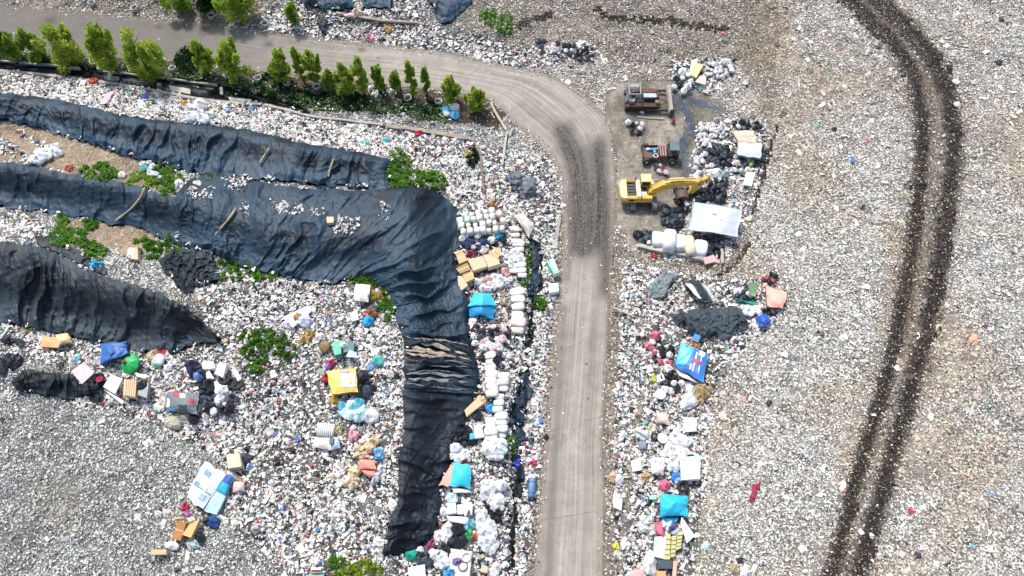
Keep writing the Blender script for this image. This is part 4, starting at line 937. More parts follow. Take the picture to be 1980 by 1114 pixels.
def bag(u, v, size, mat, label, cat='bag', group=None, name='rubbish_bag', mesh=None, up=0.0, yaw=None, sc=(1, 1, 1), tilt=.25):
    words = set(label.replace(',', ' ').split())
    rag = bool(words & {'bundle', 'lump', 'scrap', 'rag', 'heap', 'wedge', 'cloth', 'rounded', 'piece'}) and not (words & {'bag', 'bags'} and group)
    if mesh is None:
        size *= .86 if rag else .72
        if name == 'rubbish_bag': name = 'rag_bundle' if rag else ('carrier_bag' if mat.name.startswith('bag_plastic') and mat.node_tree.nodes['Color Ramp'].color_ramp.elements[0].color[1] > .25 else 'rubbish_bag')
    me = mesh or random.choice(RAGS if rag else BAGS)
    o = bpy.data.objects.new(name, me); COL.objects.link(o)
    o.location = G(u, v, .02 + up); o.scale = (size * sc[0], size * sc[1], size * sc[2])
    o.rotation_euler = (random.uniform(-tilt, tilt), random.uniform(-tilt, tilt), random.uniform(0, 6.28) if yaw is None else yaw)
    o.material_slots[0].link = 'OBJECT'; o.material_slots[0].material = mat
    return tag(o, label, cat, group)
def heap(poly, n, size, mats, label, group, name='rubbish_bag', cat='bag', up=.5, seed=0, mind=7):
    r = random.Random(seed); us = [p[0] for p in poly]; vs = [p[1] for p in poly]; done = []; tries = 0
    while len(done) < n and tries < n * 60:
        tries += 1; u, v = r.uniform(min(us), max(us)), r.uniform(min(vs), max(vs))
        if not bool(inpoly(np.array(u), np.array(v), poly)): continue
        if any((u - a) ** 2 + (v - b) ** 2 < (mind * (1 - tries / (n * 90))) ** 2 for a, b in done): continue
        done.append((u, v)); bag(u, v, size * r.uniform(.7, 1.25), r.choice(mats), label, cat, group, name, up=r.uniform(0, up))
# ---------------- around the clearing
heap([(1372,285),(1405,278),(1418,300),(1402,330),(1378,325),(1366,308)], 26, 1.0, [BLACK, BLACK, SLATE], 'black rubbish bag in the heap left of the small grey tarp and peach sheet', 'black bags in the upper heap', seed=1, mind=6)
heap([(1352,352),(1402,350),(1406,372),(1398,392),(1345,388),(1335,372)], 34, 1.0, [BLACK, BLACK, BLACK, SLATE], 'black rubbish bag in the heap under the excavator arm, above the big grey canopy', 'black bags under the excavator arm', seed=2, mind=6)
heap([(1282,402),(1312,404),(1324,420),(1320,444),(1300,444),(1282,430)], 20, 1.05, [BLACK, SLATE], 'black rubbish bag in the pile left of the big grey canopy', 'black bags left of the canopy', seed=3, mind=7)
heap([(1362,458),(1394,460),(1394,498),(1378,495),(1355,480)], 13, 1.2, [BLACK, SLATE, BLACK], 'large black rubbish bag in the corner by the upright concrete beam', 'black bags by the concrete beam', seed=4, mind=9)
heap([(1232,455),(1258,446),(1264,468),(1240,470)], 6, 1.25, [SLATE, BLACK], 'slate grey rubbish bag at the left end of the low concrete wall', 'grey bags at the wall end', seed=5, mind=9)
heap([(1350,240),(1395,240),(1400,262),(1372,290),(1350,275)], 20, .85, [WHITE], 'small white bag on the rubbish left of the upper black bags', 'white bags above the black heap', seed=6, mind=7)
heap([(1342,290),(1370,300),(1400,335),(1412,350),(1370,345),(1340,330)], 22, .85, [WHITE, WHITE, SLATE], 'small white or grey bag between the two heaps of black bags', 'bags between the black heaps', seed=7, mind=7)
heap([(1300,150),(1330,130),(1340,165),(1312,186),(1298,170)], 9, 1.3, [plastic((.72, .76, .72)), WHITE, BLACK], 'plump bag in the white heap right of the derelict bulldozer', 'bags right of the bulldozer', seed=8, mind=10)
heap([(1372,118),(1405,118),(1418,138),(1400,152),(1372,146)], 18, .9, [WHITE, WHITE, plastic((.76, .68, .64))], 'small white bag in the bright heap right of the cream mattress', 'white bags above the clearing', seed=9, mind=7)
heap([(1410,235),(1470,238),(1472,252),(1412,250)], 8, .95, [BLACK, BLACK, WHITE], 'bag just above the peach sheet', 'bags above the peach sheet', seed=10, mind=8)
heap([(1418,304),(1470,310),(1450,330),(1420,332)], 12, .8, [BLACK, WHITE, plastic((.42, .6, .42)), BLACK], 'small bag in the mixed group below the small grey tarp', 'bags below the small grey tarp', seed=11, mind=8)
heap([(1472,285),(1482,285),(1480,310),(1470,310)], 5, .8, [SLATE, BLACK], 'dark bag beside the right edge of the small grey tarp', 'bags right of the small grey tarp', seed=12, mind=8)
for u, v, s, m, l in [(1402,362,1.1,plastic((.75,.16,.26)),'bright pink bag at the right side of the excavator heap'),(1392,352,1.5,WHITE,'white bag beside the bright pink bag'),
                      (1362,362,1.4,WHITE,'white bag hanging below the excavator bucket'),(1345,345,1.4,plastic((.78,.7,.66)),'pale bag right behind the end of the excavator arm'),
                      (1357,172,1.3,plastic((.3,.6,.48)),'mint green bag in front of the white heap by the bulldozer'),(1452,320,1.0,plastic((.22,.5,.08)),'bright green bag below the small grey tarp'),
                      (1402,340,1.4,plastic((.2,.3,.32)),'dull teal bag above the bright pink bag'),(1385,338,1.9,plastic((.6,.63,.58)),'long pale grey bag lying between the black heaps')]:
    bag(u, v, s, m, l)
# bulk bags along the low wall
BULK = []
for u, v, s, m, l, sc in [(1271,468,2.0,WHITE,'open white bulk bag with a dark hollow, leftmost by the low wall',(1,1,.9)),(1293,474,2.3,WHITE,'tallest bright white bulk bag by the low wall',(.85,1.25,1.3)),
                          (1313,476,1.9,plastic((.74,.74,.74),.6),'pale grey bulk bag between the tallest white one and the cream one',(.9,1.2,1)),(1332,482,2.1,plastic((.72,.6,.42),.6),'cream yellow bulk bag by the low wall',(.8,1.3,1)),
                          (1352,486,2.0,plastic((.8,.79,.8),.6),'white bulk bag right of the cream one',(1,1.1,.9))]:
    o = bag(u, v, s, m, l, 'bulk bag', 'bulk bags along the low wall', 'bulk_bag', mesh=random.choice(BULKS), yaw=PI / 2 + random.uniform(-.25, .25), sc=(sc[1] * .92, sc[0] * 1.12, sc[2] * 1.6), tilt=.12)
TARP_GREY = pmat('grey_tarpaulin', (.43, .475, .50), .55, .12, .8, .2, dirt=.12)
t1 = tarp('canopy', 'large pale grey canopy on posts over rubbish, below the excavator arm', 'canopy', [(1341,391),(1436,405),(1424,457),(1325,445)], TARP_GREY, h=1.7, rise=.1, wr=.12, skirt=.12, posts=True, seed=1, ridge_line=('s', .72, .35))
panel(TARPS[t1['label']], 'patch', .42, .52, .3, .35, pmat('grey_patch', (.28, .3, .32), .7)); panel(TARPS[t1['label']], 'patch', .62, .65, .47, .53, pmat('grey_patch', (.28, .3, .32), .7))
tarp('tarp', 'small pale grey tarp joined to a peach sheet, right of the black bags', 'tarp', [(1427,275),(1474,277),(1471,307),(1424,300)], TARP_GREY, h=1.2, rise=.12, skirt=.3, seed=2)
tarp('tarp', 'peach coloured sheet just above the small pale grey tarp', 'tarp', [(1417,252),(1458,253),(1464,276),(1427,275)], pmat('peach_sheet', (.72, .48, .36), .7, .12, 1, .2), h=1.1, rise=.15, skirt=.3, seed=3)
WB = pmat('white_board', (.82, .81, .79), .6, .08, 1.5, .1, dirt=.12)
slab('board', 'white upright board right of the excavator heap', 'board', [(1443,333),(1460,333),(1454,360),(1438,357)], .25, WB, lift=.3, hs=[.3, .3, 0, 0])
slab('board', 'small white block at the upper left corner of the big canopy', 'board', [(1322,389),(1328,387),(1334,396),(1327,398)], .3, WB, lift=.3)
CONCW = pmat('rough_concrete', (.42, .385, .33), .9, .35, 1.2, .5, dirt=.5)
def beam(name, label, cat, line, wpx, hgt, mat, lift=-.15, wob=1.2, n=40):
    c = resample(line, n); nn = np.gradient(c, axis=0); nn = np.stack([-nn[:, 1], nn[:, 0]], -1); nn /= np.linalg.norm(nn, axis=1)[:, None]
    k = np.arange(n); wv = wpx * (.8 + .4 * vnoise(k / 3., k * 0., int(abs(line[0][0]))))[:, None] / 2
    c = c + nn * (vnoise(k / 4., k * 0. + 5, 3)[:, None] - .5) * wob
    base = terr(*c.T); base = np.convolve(np.r_[base[:3], base, base[-3:]], np.ones(7) / 7, 'valid') + lift
    rows = []
    for f, z in ((-1, 0), (-1, hgt), (1, hgt), (1, 0)):
        q = c + nn * wv * f; q0 = P(q[:, 0], q[:, 1], base + hgt); q0[:, 2] += z - hgt; rows.append(q0)
    v = np.stack(rows, 1).reshape(-1, 3); f = [(i * 4 + a, i * 4 + b, i * 4 + 4 + b, i * 4 + 4 + a) for i in range(n - 1) for a, b in ((0, 1), (1, 2), (2, 3), (3, 0))] + [(3, 2, 1, 0), tuple((n - 1) * 4 + a for a in range(4))]
    return tag(mk(name, v, f, mat), label, cat)
beam('low_wall', 'low concrete wall below the row of white bulk bags', 'wall', [(1234,473),(1268,481),(1310,488),(1350,498),(1392,506)], 7, .7, CONCW)
beam('concrete_beam', 'concrete beam running down the right side of the lower clearing', 'beam', [(1395,457),(1396,480),(1397,508)], 5, .8, CONCW)
beam('drain_wall', 'long low concrete wall on the lower side of the dark drain', 'wall', [(-200,118),(0,135),(150,151),(217,161),(313,177),(379,190),(440,198),(505,201)], 4, .5, CONCW, lift=-.1)
beam('drain_wall', 'cracked low wall continuing from the drain towards the road bend', 'wall', [(512,202),(560,213),(600,225),(680,233),(740,241)], 4, .45, CONCW, lift=0)
beam('drain_wall', 'broader brown stretch of low wall near the leaning planks', 'wall', [(748,243),(800,249),(860,259),(918,269)], 6.5, .5, pmat('brown_concrete', (.34, .28, .22), .9, .35, 1.2, .5, dirt=.5), lift=0)
beam('drain_wall', 'dirty concrete edge on the upper side of the drain, left part', 'wall', [(-200,98),(0,117),(60,122),(124,127)], 2.6, .3, CONCW, lift=0)
beam('drain_wall', 'dirty concrete edge on the upper side of the drain below the largest street tree', 'wall', [(190,136),(250,142),(300,147),(360,156),(420,164)], 2.6, .3, CONCW, lift=0)
beam('drain_wall', 'broken concrete wall along the rubbish strip at the top of the road', 'wall', [(650,24),(700,32),(745,40),(800,42),(820,46)], 3.6, .3, pmat('brown_concrete', (.34, .28, .22), .9, .35, 1.2, .5, dirt=.5), lift=0)
SLABC = pmat('pale_slab', (.50, .48, .42), .85, .25, 1.5, .3, dirt=.3)
slab('concrete_slab', 'wide pale concrete slab bridging the drain right of the largest street tree', 'slab', [(326,164),(368,172),(368,182),(330,175)], .3, SLABC, lift=.6)
slab('concrete_slab', 'narrow pale slab over the drain below the wide pair of street trees', 'slab', [(441,187),(486,192),(487,196),(444,194)], .25, SLABC, lift=.5)
slab('concrete_slab', 'upright pale slab crossing the drain left of the first pot ring gap', 'slab', [(211,131),(217,131),(214,154),(207,153)], .3, SLABC, lift=.5)
slab('concrete_slab', 'short flat slab at the drain edge under the broad bushy street tree', 'slab', [(130,127),(154,129),(154,134),(131,132)], .3, SLABC, lift=.3)
slab('concrete_slab', 'small stub slab across the drain above the orange bag', 'slab', [(424,168),(430,168),(431,182),(425,182)], .3, SLABC, lift=.5)
WOOD = pmat('bleached_wood', (.48, .41, .33), .85, .3, 3, .4)
beam('plank', 'upper of two bleached planks leaning by the road bend', 'plank', [(948,198),(962,224),(979,251)], 4, .18, WOOD, lift=.5, wob=.5)
beam('plank', 'lower of two bleached planks leaning by the road bend', 'plank', [(980,254),(976,282),(971,318)], 4, .18, WOOD, lift=.4, wob=.5)
beam('plank', 'rusty brown timber left of the two bleached planks', 'plank', [(916,270),(925,290),(930,302),(932,340),(936,370)], 3.5, .2, pmat('brown_wood', (.22, .16, .12), .85, .3, 3, .4), lift=.3, wob=.8)
beam('plank', 'thin plank in the rubbish right of the rusty brown timber', 'plank', [(985,262),(990,250),(993,246)], 2.2, .12, WOOD, lift=.4, wob=.4)
beam('plank', 'pale plank at the road edge right of the road, above the red heap', 'plank', [(1186,594),(1205,602),(1222,610)], 2.4, .12, WOOD, lift=.4, wob=.4)
beam('kerb_beam', 'pale concrete edge along the left side of the road by the green cart', 'kerb', [(1082,420),(1077,450),(1074,480)], 6, .3, CONCW, lift=0)
slab('mattress', 'cream mattress on the white heap above the clearing', 'mattress', [(1346,120),(1360,126),(1347,150),(1334,144)], .35, pmat('cream_cloth', (.72,.53,.27), .8, .2, 1.5, .3), lift=.5)
slab('mattress', 'white mattress propped against the cream mattress', 'mattress', [(1338,117),(1350,112),(1346,128),(1332,148)], .35, WB, lift=.4)
slab('board', 'dusty pink board right below the cream mattress', 'board', [(1354,146),(1366,150),(1364,164),(1344,158)], .2, pmat('dusty_pink', (.66,.52,.45), .8, .2, 1.5, .3), lift=.5)
slab('mattress', 'faded pink mattress at the lower right end of the low wall', 'mattress', [(1360,499),(1380,492),(1388,505),(1364,511)], .3, pmat('faded_pink', (.66,.38,.37), .8, .25, 1.5, .3, dirt=.4), lift=.4)
bag(1264,496,.9,plastic((.5,.02,.03)),'small red scrap bag below the low wall')
bag(1349,462,1.2,plastic((.16,.015,.02)),'dark red bag under the lower edge of the big canopy')
slab('board', 'pale blue panel between the slate bags and the open bulk bag', 'board', [(1251,457),(1257,457),(1258,471),(1251,471)], .2, pmat('pale_blue', (.62,.74,.78), .6, .1), lift=.7)
bag(1302,238,1.0,plastic((.5,.08,.05)),'small red and dirty bundle standing right of the bulldozer',sc=(.5,.5,1.5),tilt=.05)
heap([(1213,234),(1245,240),(1240,262),(1218,252)], 7, .9, [BLACK, WHITE, BLACK], 'rag or bag in the small pile below the derelict bulldozer', 'rags below the bulldozer', seed=13, mind=8)
heap([(1262,318),(1285,322),(1290,340),(1268,330)], 5, .8, [plastic((.2,.02,.03)), WHITE, WHITE, SLATE], 'scrap lying between the wrecked loader and the excavator', 'scraps between the machines', seed=14, mind=8)
heap([(1305,362),(1330,372),(1320,398),(1305,385)], 8, 1.0, [plastic((.05,.035,.03)), BLACK], 'dark dirty bundle on the ground below the excavator arm', 'dirty bundles below the arm', seed=15, mind=8)
heap([(1040,80),(1060,80),(1050,106),(1042,100)], 4, 1.1, [SLATE], 'slate bag at the left end of the dark heap above the road bend', 'slate bags above the bend', seed=16, mind=9)
heap([(1078,82),(1108,86),(1146,92),(1146,114),(1096,108),(1080,100)], 20, .85, [BLACK, SLATE, BLACK, WHITE], 'small bag in the dark heap above the road bend', 'bags above the road bend', seed=17, mind=7)
# ---------------- right of the road
NAVY = pmat('black_sheet', (.016, .02, .03), .4, .3, 1, .3)
b1 = tarp('tarp', 'black sheet with a white leaf shaped panel, right of the grey green sheet', 'tarp', [(1318,541),(1352,544),(1376,582),(1350,584)], NAVY, h=.8, rise=.4, skirt=.4, seed=4)
panel(TARPS[b1['label']], 'white_panel', .05, .42, .18, .96, WB, -.05)
tarp('tarp', 'pale grey flap at the right edge of the black and white sheet', 'tarp', [(1354,545),(1370,556),(1384,584),(1377,582)], TARP_GREY, h=.7, rise=.2, skirt=.2, seed=5, n=12)
tarp('tarp', 'peach square tarp at the edge of the fine rubbish field, above the blue cloth', 'tarp', [(1481,551),(1522,566),(1514,597),(1483,592)], pmat('salmon_tarp', (.78, .36, .27), .6, .08, 1, .15), h=.7, rise=.25, skirt=.5, seed=6)
tarp('tarp', 'teal green sheet left of the peach square tarp', 'tarp', [(1416,574),(1440,584),(1462,584),(1458,592)], pmat('teal_sheet', (.02, .36, .26), .5, .25, 1, .3), h=.5, rise=.3, skirt=.4, seed=7)
tarp('tarp', 'crumpled royal blue cloth below the peach square tarp', 'tarp', [(1462,612),(1482,607),(1492,620),(1472,634)], pmat('royal_blue', (.02, .10, .48), .5, .3, 2, .4), h=.5, rise=.35, wr=.4, skirt=.5, seed=8)
slab('board', 'green and orange panel standing above the teal green sheet', 'board', [(1448,545),(1464,548),(1462,574),(1448,570)], .2, pmat('green_orange', (.2, .36, .18), .6, .6, 1.2, .2), lift=.6, hs=[.5,.5,0,0])
heap([(1420,560),(1450,560),(1446,580),(1425,578)], 8, .95, [BLACK, SLATE, WHITE], 'dark bag piled on the teal green sheet', 'bags on the teal sheet', seed=18, mind=8)
heap([(1470,540),(1500,525),(1508,540),(1482,550)], 6, .9, [BLACK, BLACK, plastic((.3,.06,.08))], 'dark bag above the peach square tarp', 'bags above the peach tarp', seed=19, mind=8)
heap([(1472,600),(1496,598),(1498,610),(1476,610)], 5, .8, [BLACK], 'black bag between the peach tarp and the blue cloth', 'black bags by the blue cloth', seed=20, mind=7)
heap([(1436,594),(1470,596),(1468,612),(1442,612)], 9, 1.0, [WHITE], 'white bag between the charcoal sheet and the blue cloth', 'white bags by the blue cloth', seed=21, mind=8)
BLUE = pmat('banner_blue', (.02, .17, .50), .45, .15, 1, .15); CYAN = pmat('cyan_sheet', (.12, .50, .70), .45, .12, 1, .15)
b2 = tarp('banner_tarp', 'blue printed banner with a cyan corner, stretched over rubbish below the charcoal sheet', 'tarp', [(1316,662),(1371,686),(1360,741),(1302,705)], BLUE, h=1.0, rise=.35, wr=.1, skirt=.35, seed=9, n=26)
TB = TARPS[b2['label']]
n_ = TB[2]
def tri_panel(to, name, pts, mat, up=.05):
    o, pos, n = to; k = 7; a, b, c = [np.array(p, float) for p in pts]; vs = []; fs = []; ix = {}
    for i in range(k + 1):
        for j in range(k + 1 - i):
            w = a + (b - a) * i / k + (c - a) * j / k; ix[i, j] = len(vs)
            vs.append([float(bil(pos[..., m], 0, 0, 1, w[0] * (n - 1), w[1] * (n - 1))) for m in range(3)]); vs[-1][2] += up
    for i in range(k):
        for j in range(k - i):
            fs.append((ix[i, j], ix[i, j + 1], ix[i + 1, j]))
            if i + j < k - 1: fs.append((ix[i + 1, j], ix[i, j + 1], ix[i + 1, j + 1]))
    return thick(mk(name, vs, fs, mat, o, smooth=True), .008)
tri_panel(TB, 'cyan_panel', [(.01, .01), (.5, .0), (.02, .98)], CYAN); tri_panel(TB, 'cyan_panel', [(.5, .0), (.38, .78), (.02, .98)], CYAN, .049)
WS = pmat('print_white', (.8, .78, .78), .6, .06); RS = pmat('print_red', (.55, .05, .09), .6, .1)
panel(TB, 'white_stripe', .58, .62, .10, .86, WS); panel(TB, 'white_stripe', .76, .79, .02, .80, WS); panel(TB, 'white_block', .66, .86, .02, .17, WS); panel(TB, 'red_mark', .52, .80, .36, .50, RS).location.z += .012; panel(TB, 'pink_block', .48, .55, .60, .84, pmat('print_pink', (.75, .5, .55), .6, .1))
tarp('tarp', 'white and pink edge of sheeting under the blue printed banner', 'tarp', [(1300,703),(1325,722),(1352,742),(1312,726)], pmat('pink_white', (.76,.66,.66), .6, .1), h=.5, rise=.1, skirt=.3, seed=10, n=10)
slab('board', 'small bright blue panel standing just above the blue printed banner', 'board', [(1344,644),(1356,650),(1350,663),(1337,657)], .15, pmat('bright_blue', (.04, .22, .6), .5, .15), lift=.7)
bag(1343,667,1.3,plastic((.6,.24,.05),.6),'orange bundle on the upper edge of the blue printed banner')
bag(1264,652,1.7,plastic((.68,.16,.2),.6),'tall red and pink bag left of the charcoal sheet',sc=(.8,.8,1.5)); bag(1262,662,1.0,WHITE,'white bag in front of the tall red and pink bag')
bag(1258,672,1.2,plastic((.68,.2,.24),.6),'smaller red bag below the white bag in the red heap')
DISC = MB().lathe([(.5,0),(.55,.05),(.55,.14),(.5,.18),(.30,.13),(0,.12)], 20)
def disc(u, v, r, mat, label, name='basin', cat='basin', up=.4, tilt=.2):
    o = mk(name, (np.array(DISC.v) * np.array([r, r, r])).tolist(), DISC.f, mat, loc=None, smooth=True); o.location = G(u, v, up); o.rotation_euler = (random.uniform(-tilt, tilt), random.uniform(-tilt, tilt), 0); return tag(o, label, cat)
def torus(u, v, R, r, mat, label, name='tyre', cat='tyre', up=.35, tilt=.25):
    n = 20; m = 8; vs = []; 
    for i in range(n):
        a = 2 * PI * i / n
        for j in range(m):
            b = 2 * PI * j / m; vs.append(((R + r * math.cos(b)) * math.cos(a), (R + r * math.cos(b)) * math.sin(a), r * 1.1 * math.sin(b)))
    fs = [(i * m + j, ((i + 1) % n) * m + j, ((i + 1) % n) * m + (j + 1) % m, i * m + (j + 1) % m) for i in range(n) for j in range(m)]
    o = mk(name, vs, fs, mat, smooth=True); o.location = G(u, v, up); o.rotation_euler = (random.uniform(-tilt, tilt), random.uniform(-tilt, tilt), 0); return tag(o, label, cat)
RUB = pmat('tyre_rubber', (.02, .02, .02), .7, .3, 4, .4)
disc(1277,763,1.0,WB,'white round basin lying below the yellow green scrap'); disc(1281,848,1.0,WB,'white round basin on the rubbish right of the grey cloth')
disc(1298,847,.55,WB,'small white lid right of a white basin','lid','lid')
slab('rice_cooker', 'white box with a dark slot, left of the black bags under the banner', 'appliance', [(1270,725),(1282,722),(1286,734),(1272,739)], .5, WB, lift=.4)
slab('board', 'small dark slot plate leaning by the white box', 'board', [(1276,726),(1279,725),(1282,731),(1279,733)], .05, NAVY, lift=.95, bevel=0)
bag(1293,714,1.3,WHITE,'white bag above and right of the white box with a dark slot'); bag(1287,700,1.0,WHITE,'white bag left of the cyan corner of the banner'); bag(1264,732,1.1,plastic((.5,.55,.08)),'yellow green bag left of the white box',sc=(.6,1.3,.8),yaw=0)
heap([(1290,720),(1310,728),(1318,745),(1300,760),(1282,752)], 12, .9, [BLACK, BLACK, WHITE], 'small bag in the dark patch below the blue printed banner', 'bags below the banner', seed=22, mind=7)
heap([(1262,684),(1292,664),(1305,672),(1298,705),(1268,700)], 14, .85, [BLACK, BLACK, WHITE, plastic((.5,.1,.14))], 'small bag in the dark patch left of the blue printed banner', 'bags left of the banner', seed=23, mind=8)
bag(1355,768,2.2,pmat('brown_paper', (.34,.24,.12), .85, .4, 2, .5),'crumpled brown paper heap below the blue printed banner'); bag(1362,756,1.5,pmat('brown_paper', (.38,.28,.15), .85, .4, 2, .5),'smaller brown paper lump above the crumpled paper heap')
bag(1334,778,2.1,WHITE,'big white bag left of the crumpled brown paper heap'); bag(1334,755,1.4,WHITE,'white carton like bag below the tip of the banner'); bag(1322,785,1.3,WHITE,'white bag at the lower left of the big white bag')
slab('board', 'pale lilac grey board below the big white bag', 'board', [(1322,806),(1348,808),(1347,834),(1322,836)], .15, pmat('lilac_grey', (.62,.62,.66), .6, .1), lift=.4)
tarp('cloth', 'beige pink cloth left of the pale lilac grey board', 'cloth', [(1268,798),(1290,800),(1296,822),(1270,818)], pmat('beige_pink', (.66,.52,.44), .8, .2, 1.5, .3), h=.4, rise=.3, wr=.3, skirt=.3, seed=11, n=12)
bag(1308,838,1.2,WHITE,'white bag between the lilac board and the round basin'); bag(1318,850,1.5,plastic((.74,.66,.64)),'pale pink bag below the lilac board')
bag(1240,842,1.5,WHITE,'white lumpy bag above the grey cloth'); tarp('cloth', 'slate grey cloth under the white lumpy bag', 'cloth', [(1235,854),(1250,853),(1250,868),(1236,868)], pmat('slate_cloth', (.2,.23,.27), .8, .2), h=.5, rise=.2, skirt=.4, seed=12, n=10)
torus(1289,874,.34,.15,pmat('cyan_plastic', (.1,.5,.62), .45, .15),'cyan plastic ring left of the white striped mattress','ring','ring')
torus(1320,941,.42,.18,RUB,'black tyre above the cyan tarp'); torus(1266,844,.3,.12,RUB,'small dark tyre left of the white round basin')
slab('board', 'square white board left of the white striped mattress', 'board', [(1220,891),(1239,887),(1241,909),(1223,912)], .2, WB, lift=.35)
mt = slab('mattress', 'large white striped mattress with an aqua top edge, right of the road', 'mattress', [(1316,884),(1355,881),(1354,926),(1319,928)], .7, WB, lift=.3)
def on_top(parent, c4, hgt_world, name, mat, th=.02):
    top = np.array([P(c[0], c[1], hgt_world) for c in c4]); v = np.r_[top, top - np.array([0, 0, th])] - np.array(parent.location)
    return mk(name, v, [(3,2,1,0),(4,5,6,7),(0,1,5,4),(1,2,6,5),(2,3,7,6),(3,0,4,7)], mat, parent)
hz = float(np.mean([terr(*c) for c in [(1316,884),(1355,881),(1354,926),(1319,928)]])) + 1.0
on_top(mt, [(1317,885),(1354,882),(1354,889),(1317,891)], hz + .03, 'aqua_edge', pmat('aqua', (.45,.72,.70), .6, .15))
on_top(mt, [(1318,896),(1334,895),(1334,920),(1319,921)], hz + .03, 'pale_blue_print', pmat('print_blue', (.52,.64,.74), .6, .3, 3))
for yv in (897, 905, 914): on_top(mt, [(1336,yv),(1353,yv+1),(1353,yv+2),(1336,yv+1.3)], hz + .03, 'stripe', pmat('print_pink', (.75, .5, .55), .6, .1))
heap([(1290,850),(1330,858),(1325,880),(1305,905),(1282,905),(1262,895),(1285,875)], 26, 1.15, [WHITE, WHITE, plastic((.78,.74,.7))], 'white bag in the bright heap left of the striped mattress', 'white bags by the striped mattress', seed=24, mind=9)
tarp('cloth', 'beige and white cloth heap below the white bags, right of the square board', 'cloth', [(1258,895),(1285,893),(1282,918),(1260,918)], pmat('cream_white', (.7,.64,.55), .8, .25, 2, .3), h=.5, rise=.4, wr=.35, skirt=.4, seed=13, n=14)
bag(1283,940,1.5,plastic((.72,.14,.24)),'hot pink bag above the cyan tarp'); bag(1306,922,1.2,plastic((.04,.2,.62)),'blue bag at the lower left of the striped mattress'); bag(1310,930,1.0,plastic((.3,.5,.75)),'pale blue bag beside the striped mattress corner')
bag(1250,926,1.1,pmat('brown_paper', (.42,.30,.14), .85, .4, 2, .5),'tan lump left of the hot pink bag'); bag(1186,925,1.4,pmat('brown_paper', (.5,.36,.24), .85, .4, 2, .5),'tan carton at the right road edge'); bag(1196,928,1.2,WHITE,'white carton beside the tan one at the road edge')
CY2 = pmat('cyan_tarp', (.02, .43, .63), .5, .14, 1, .2)
tarp('tarp', 'bright cyan tarp bundle right of the road near the bottom', 'tarp', [(1279,955),(1330,958),(1328,998),(1277,1000)], CY2, h=.8, rise=.75, wr=.3, skirt=.8, seed=14, n=24)
tarp('tarp', 'small cyan tail of tarp hanging below the bright cyan bundle', 'tarp', [(1282,1000),(1312,1000),(1308,1009),(1282,1007)], CY2, h=.4, rise=.15, skirt=.3, seed=15, n=10)
slab('board', 'white green edged board left of the cyan bundle', 'board', [(1254,958),(1270,957),(1270,966),(1256,966)], .2, pmat('mint', (.35,.62,.45), .6, .3), lift=.4)
slab('board', 'white angular board at the right road edge, left of the cyan bundle', 'board', [(1186,964),(1204,964),(1202,988),(1186,980)], .25, WB, lift=.4)
tarp('cloth', 'crimson and pink cloth below the cyan bundle', 'cloth', [(1266,1010),(1280,1008),(1286,1040),(1270,1034)], pmat('crimson', (.62,.12,.2), .7, .5, 2, .4), h=.6, rise=.25, wr=.3, skirt=.4, seed=16, n=12)
bag(1286,1020,1.9,plastic((.68,.76,.8)),'pale blue white bag between the crimson cloth and the cyan bundle'); bag(1300,1020,1.5,plastic((.1,.08,.2)),'dark violet bag below the cyan tail'); bag(1308,1030,1.5,plastic((.4,.45,.55)),'blue grey bag above the yellow checked bundles')
slab('mattress', 'pale blue mattress lying near the bottom right of the road', 'mattress', [(1266,1038),(1288,1036),(1286,1082),(1264,1076)], .5, pmat('pale_blue_cloth', (.55,.64,.72), .7, .15, 1.5, .3), lift=.3)
YL = pmat('yellow_check', (.62, .56, .24), .8, .35, 4, .3)
for k, (c4, l) in enumerate([([(1289,1032),(1297,1032),(1296,1082),(1284,1082)],'leftmost yellow checked bundle beside the pale blue mattress'),([(1299,1036),(1308,1036),(1306,1076),(1297,1078)],'middle yellow checked bundle near the bottom'),([(1311,1028),(1321,1028),(1317,1060),(1307,1064)],'rightmost yellow checked bundle, beside the white wedge panel')]):
    o = slab('bundle', l, 'bundle', c4, .4, YL, lift=.45)
    hz = float(np.mean([terr(*c) for c in c4])) + .88
    for f in (.2, .4, .6, .8):
        a = np.array(c4[0]) * (1 - f) + np.array(c4[3]) * f; b = np.array(c4[1]) * (1 - f) + np.array(c4[2]) * f
        on_top(o, [a, b, b + [0, 1.6], a + [0, 1.6]], hz, 'strap', pmat('strap', (.12,.11,.10), .8, .2))
slab('board', 'long white wedge shaped panel right of the yellow bundles', 'board', [(1318,999),(1344,1036),(1328,1051),(1316,1012)], .12, WB, lift=.6)
slab('cushion', 'dark slate cushion at the bottom edge below the yellow bundles', 'cushion', [(1272,1082),(1300,1084),(1299,1100),(1273,1100)], .5, pmat('dark_slate', (.05,.075,.09), .8, .3), lift=.4)
slab('carton', 'orange tan carton at the bottom edge right of the road', 'box', [(1270,1104),(1288,1104),(1288,1122),(1270,1122)], .5, pmat('cardboard', (.56,.33,.15), .85, .15, 2, .2), lift=.3)
slab('carton', 'narrow tan board standing at the bottom edge right of the dark slate cushion', 'board', [(1302,1084),(1310,1086),(1308,1116),(1300,1114)], .3, pmat('cardboard', (.6,.42,.28), .85, .15, 2, .2), lift=.3)
bag(1256,1090,2.2,WHITE,'long white bag at the bottom edge left of the dark slate cushion',yaw=1.5,sc=(1.3,.8,.9)); bag(1243,1016,1.6,WHITE,'white kite shaped bag left of the crimson cloth'); bag(1191,1056,.8,plastic((.7,.68,.05)),'small yellow scrap at the right road edge near the bottom'); bag(1208,1054,1.3,WHITE,'white bag right of the small yellow scrap')
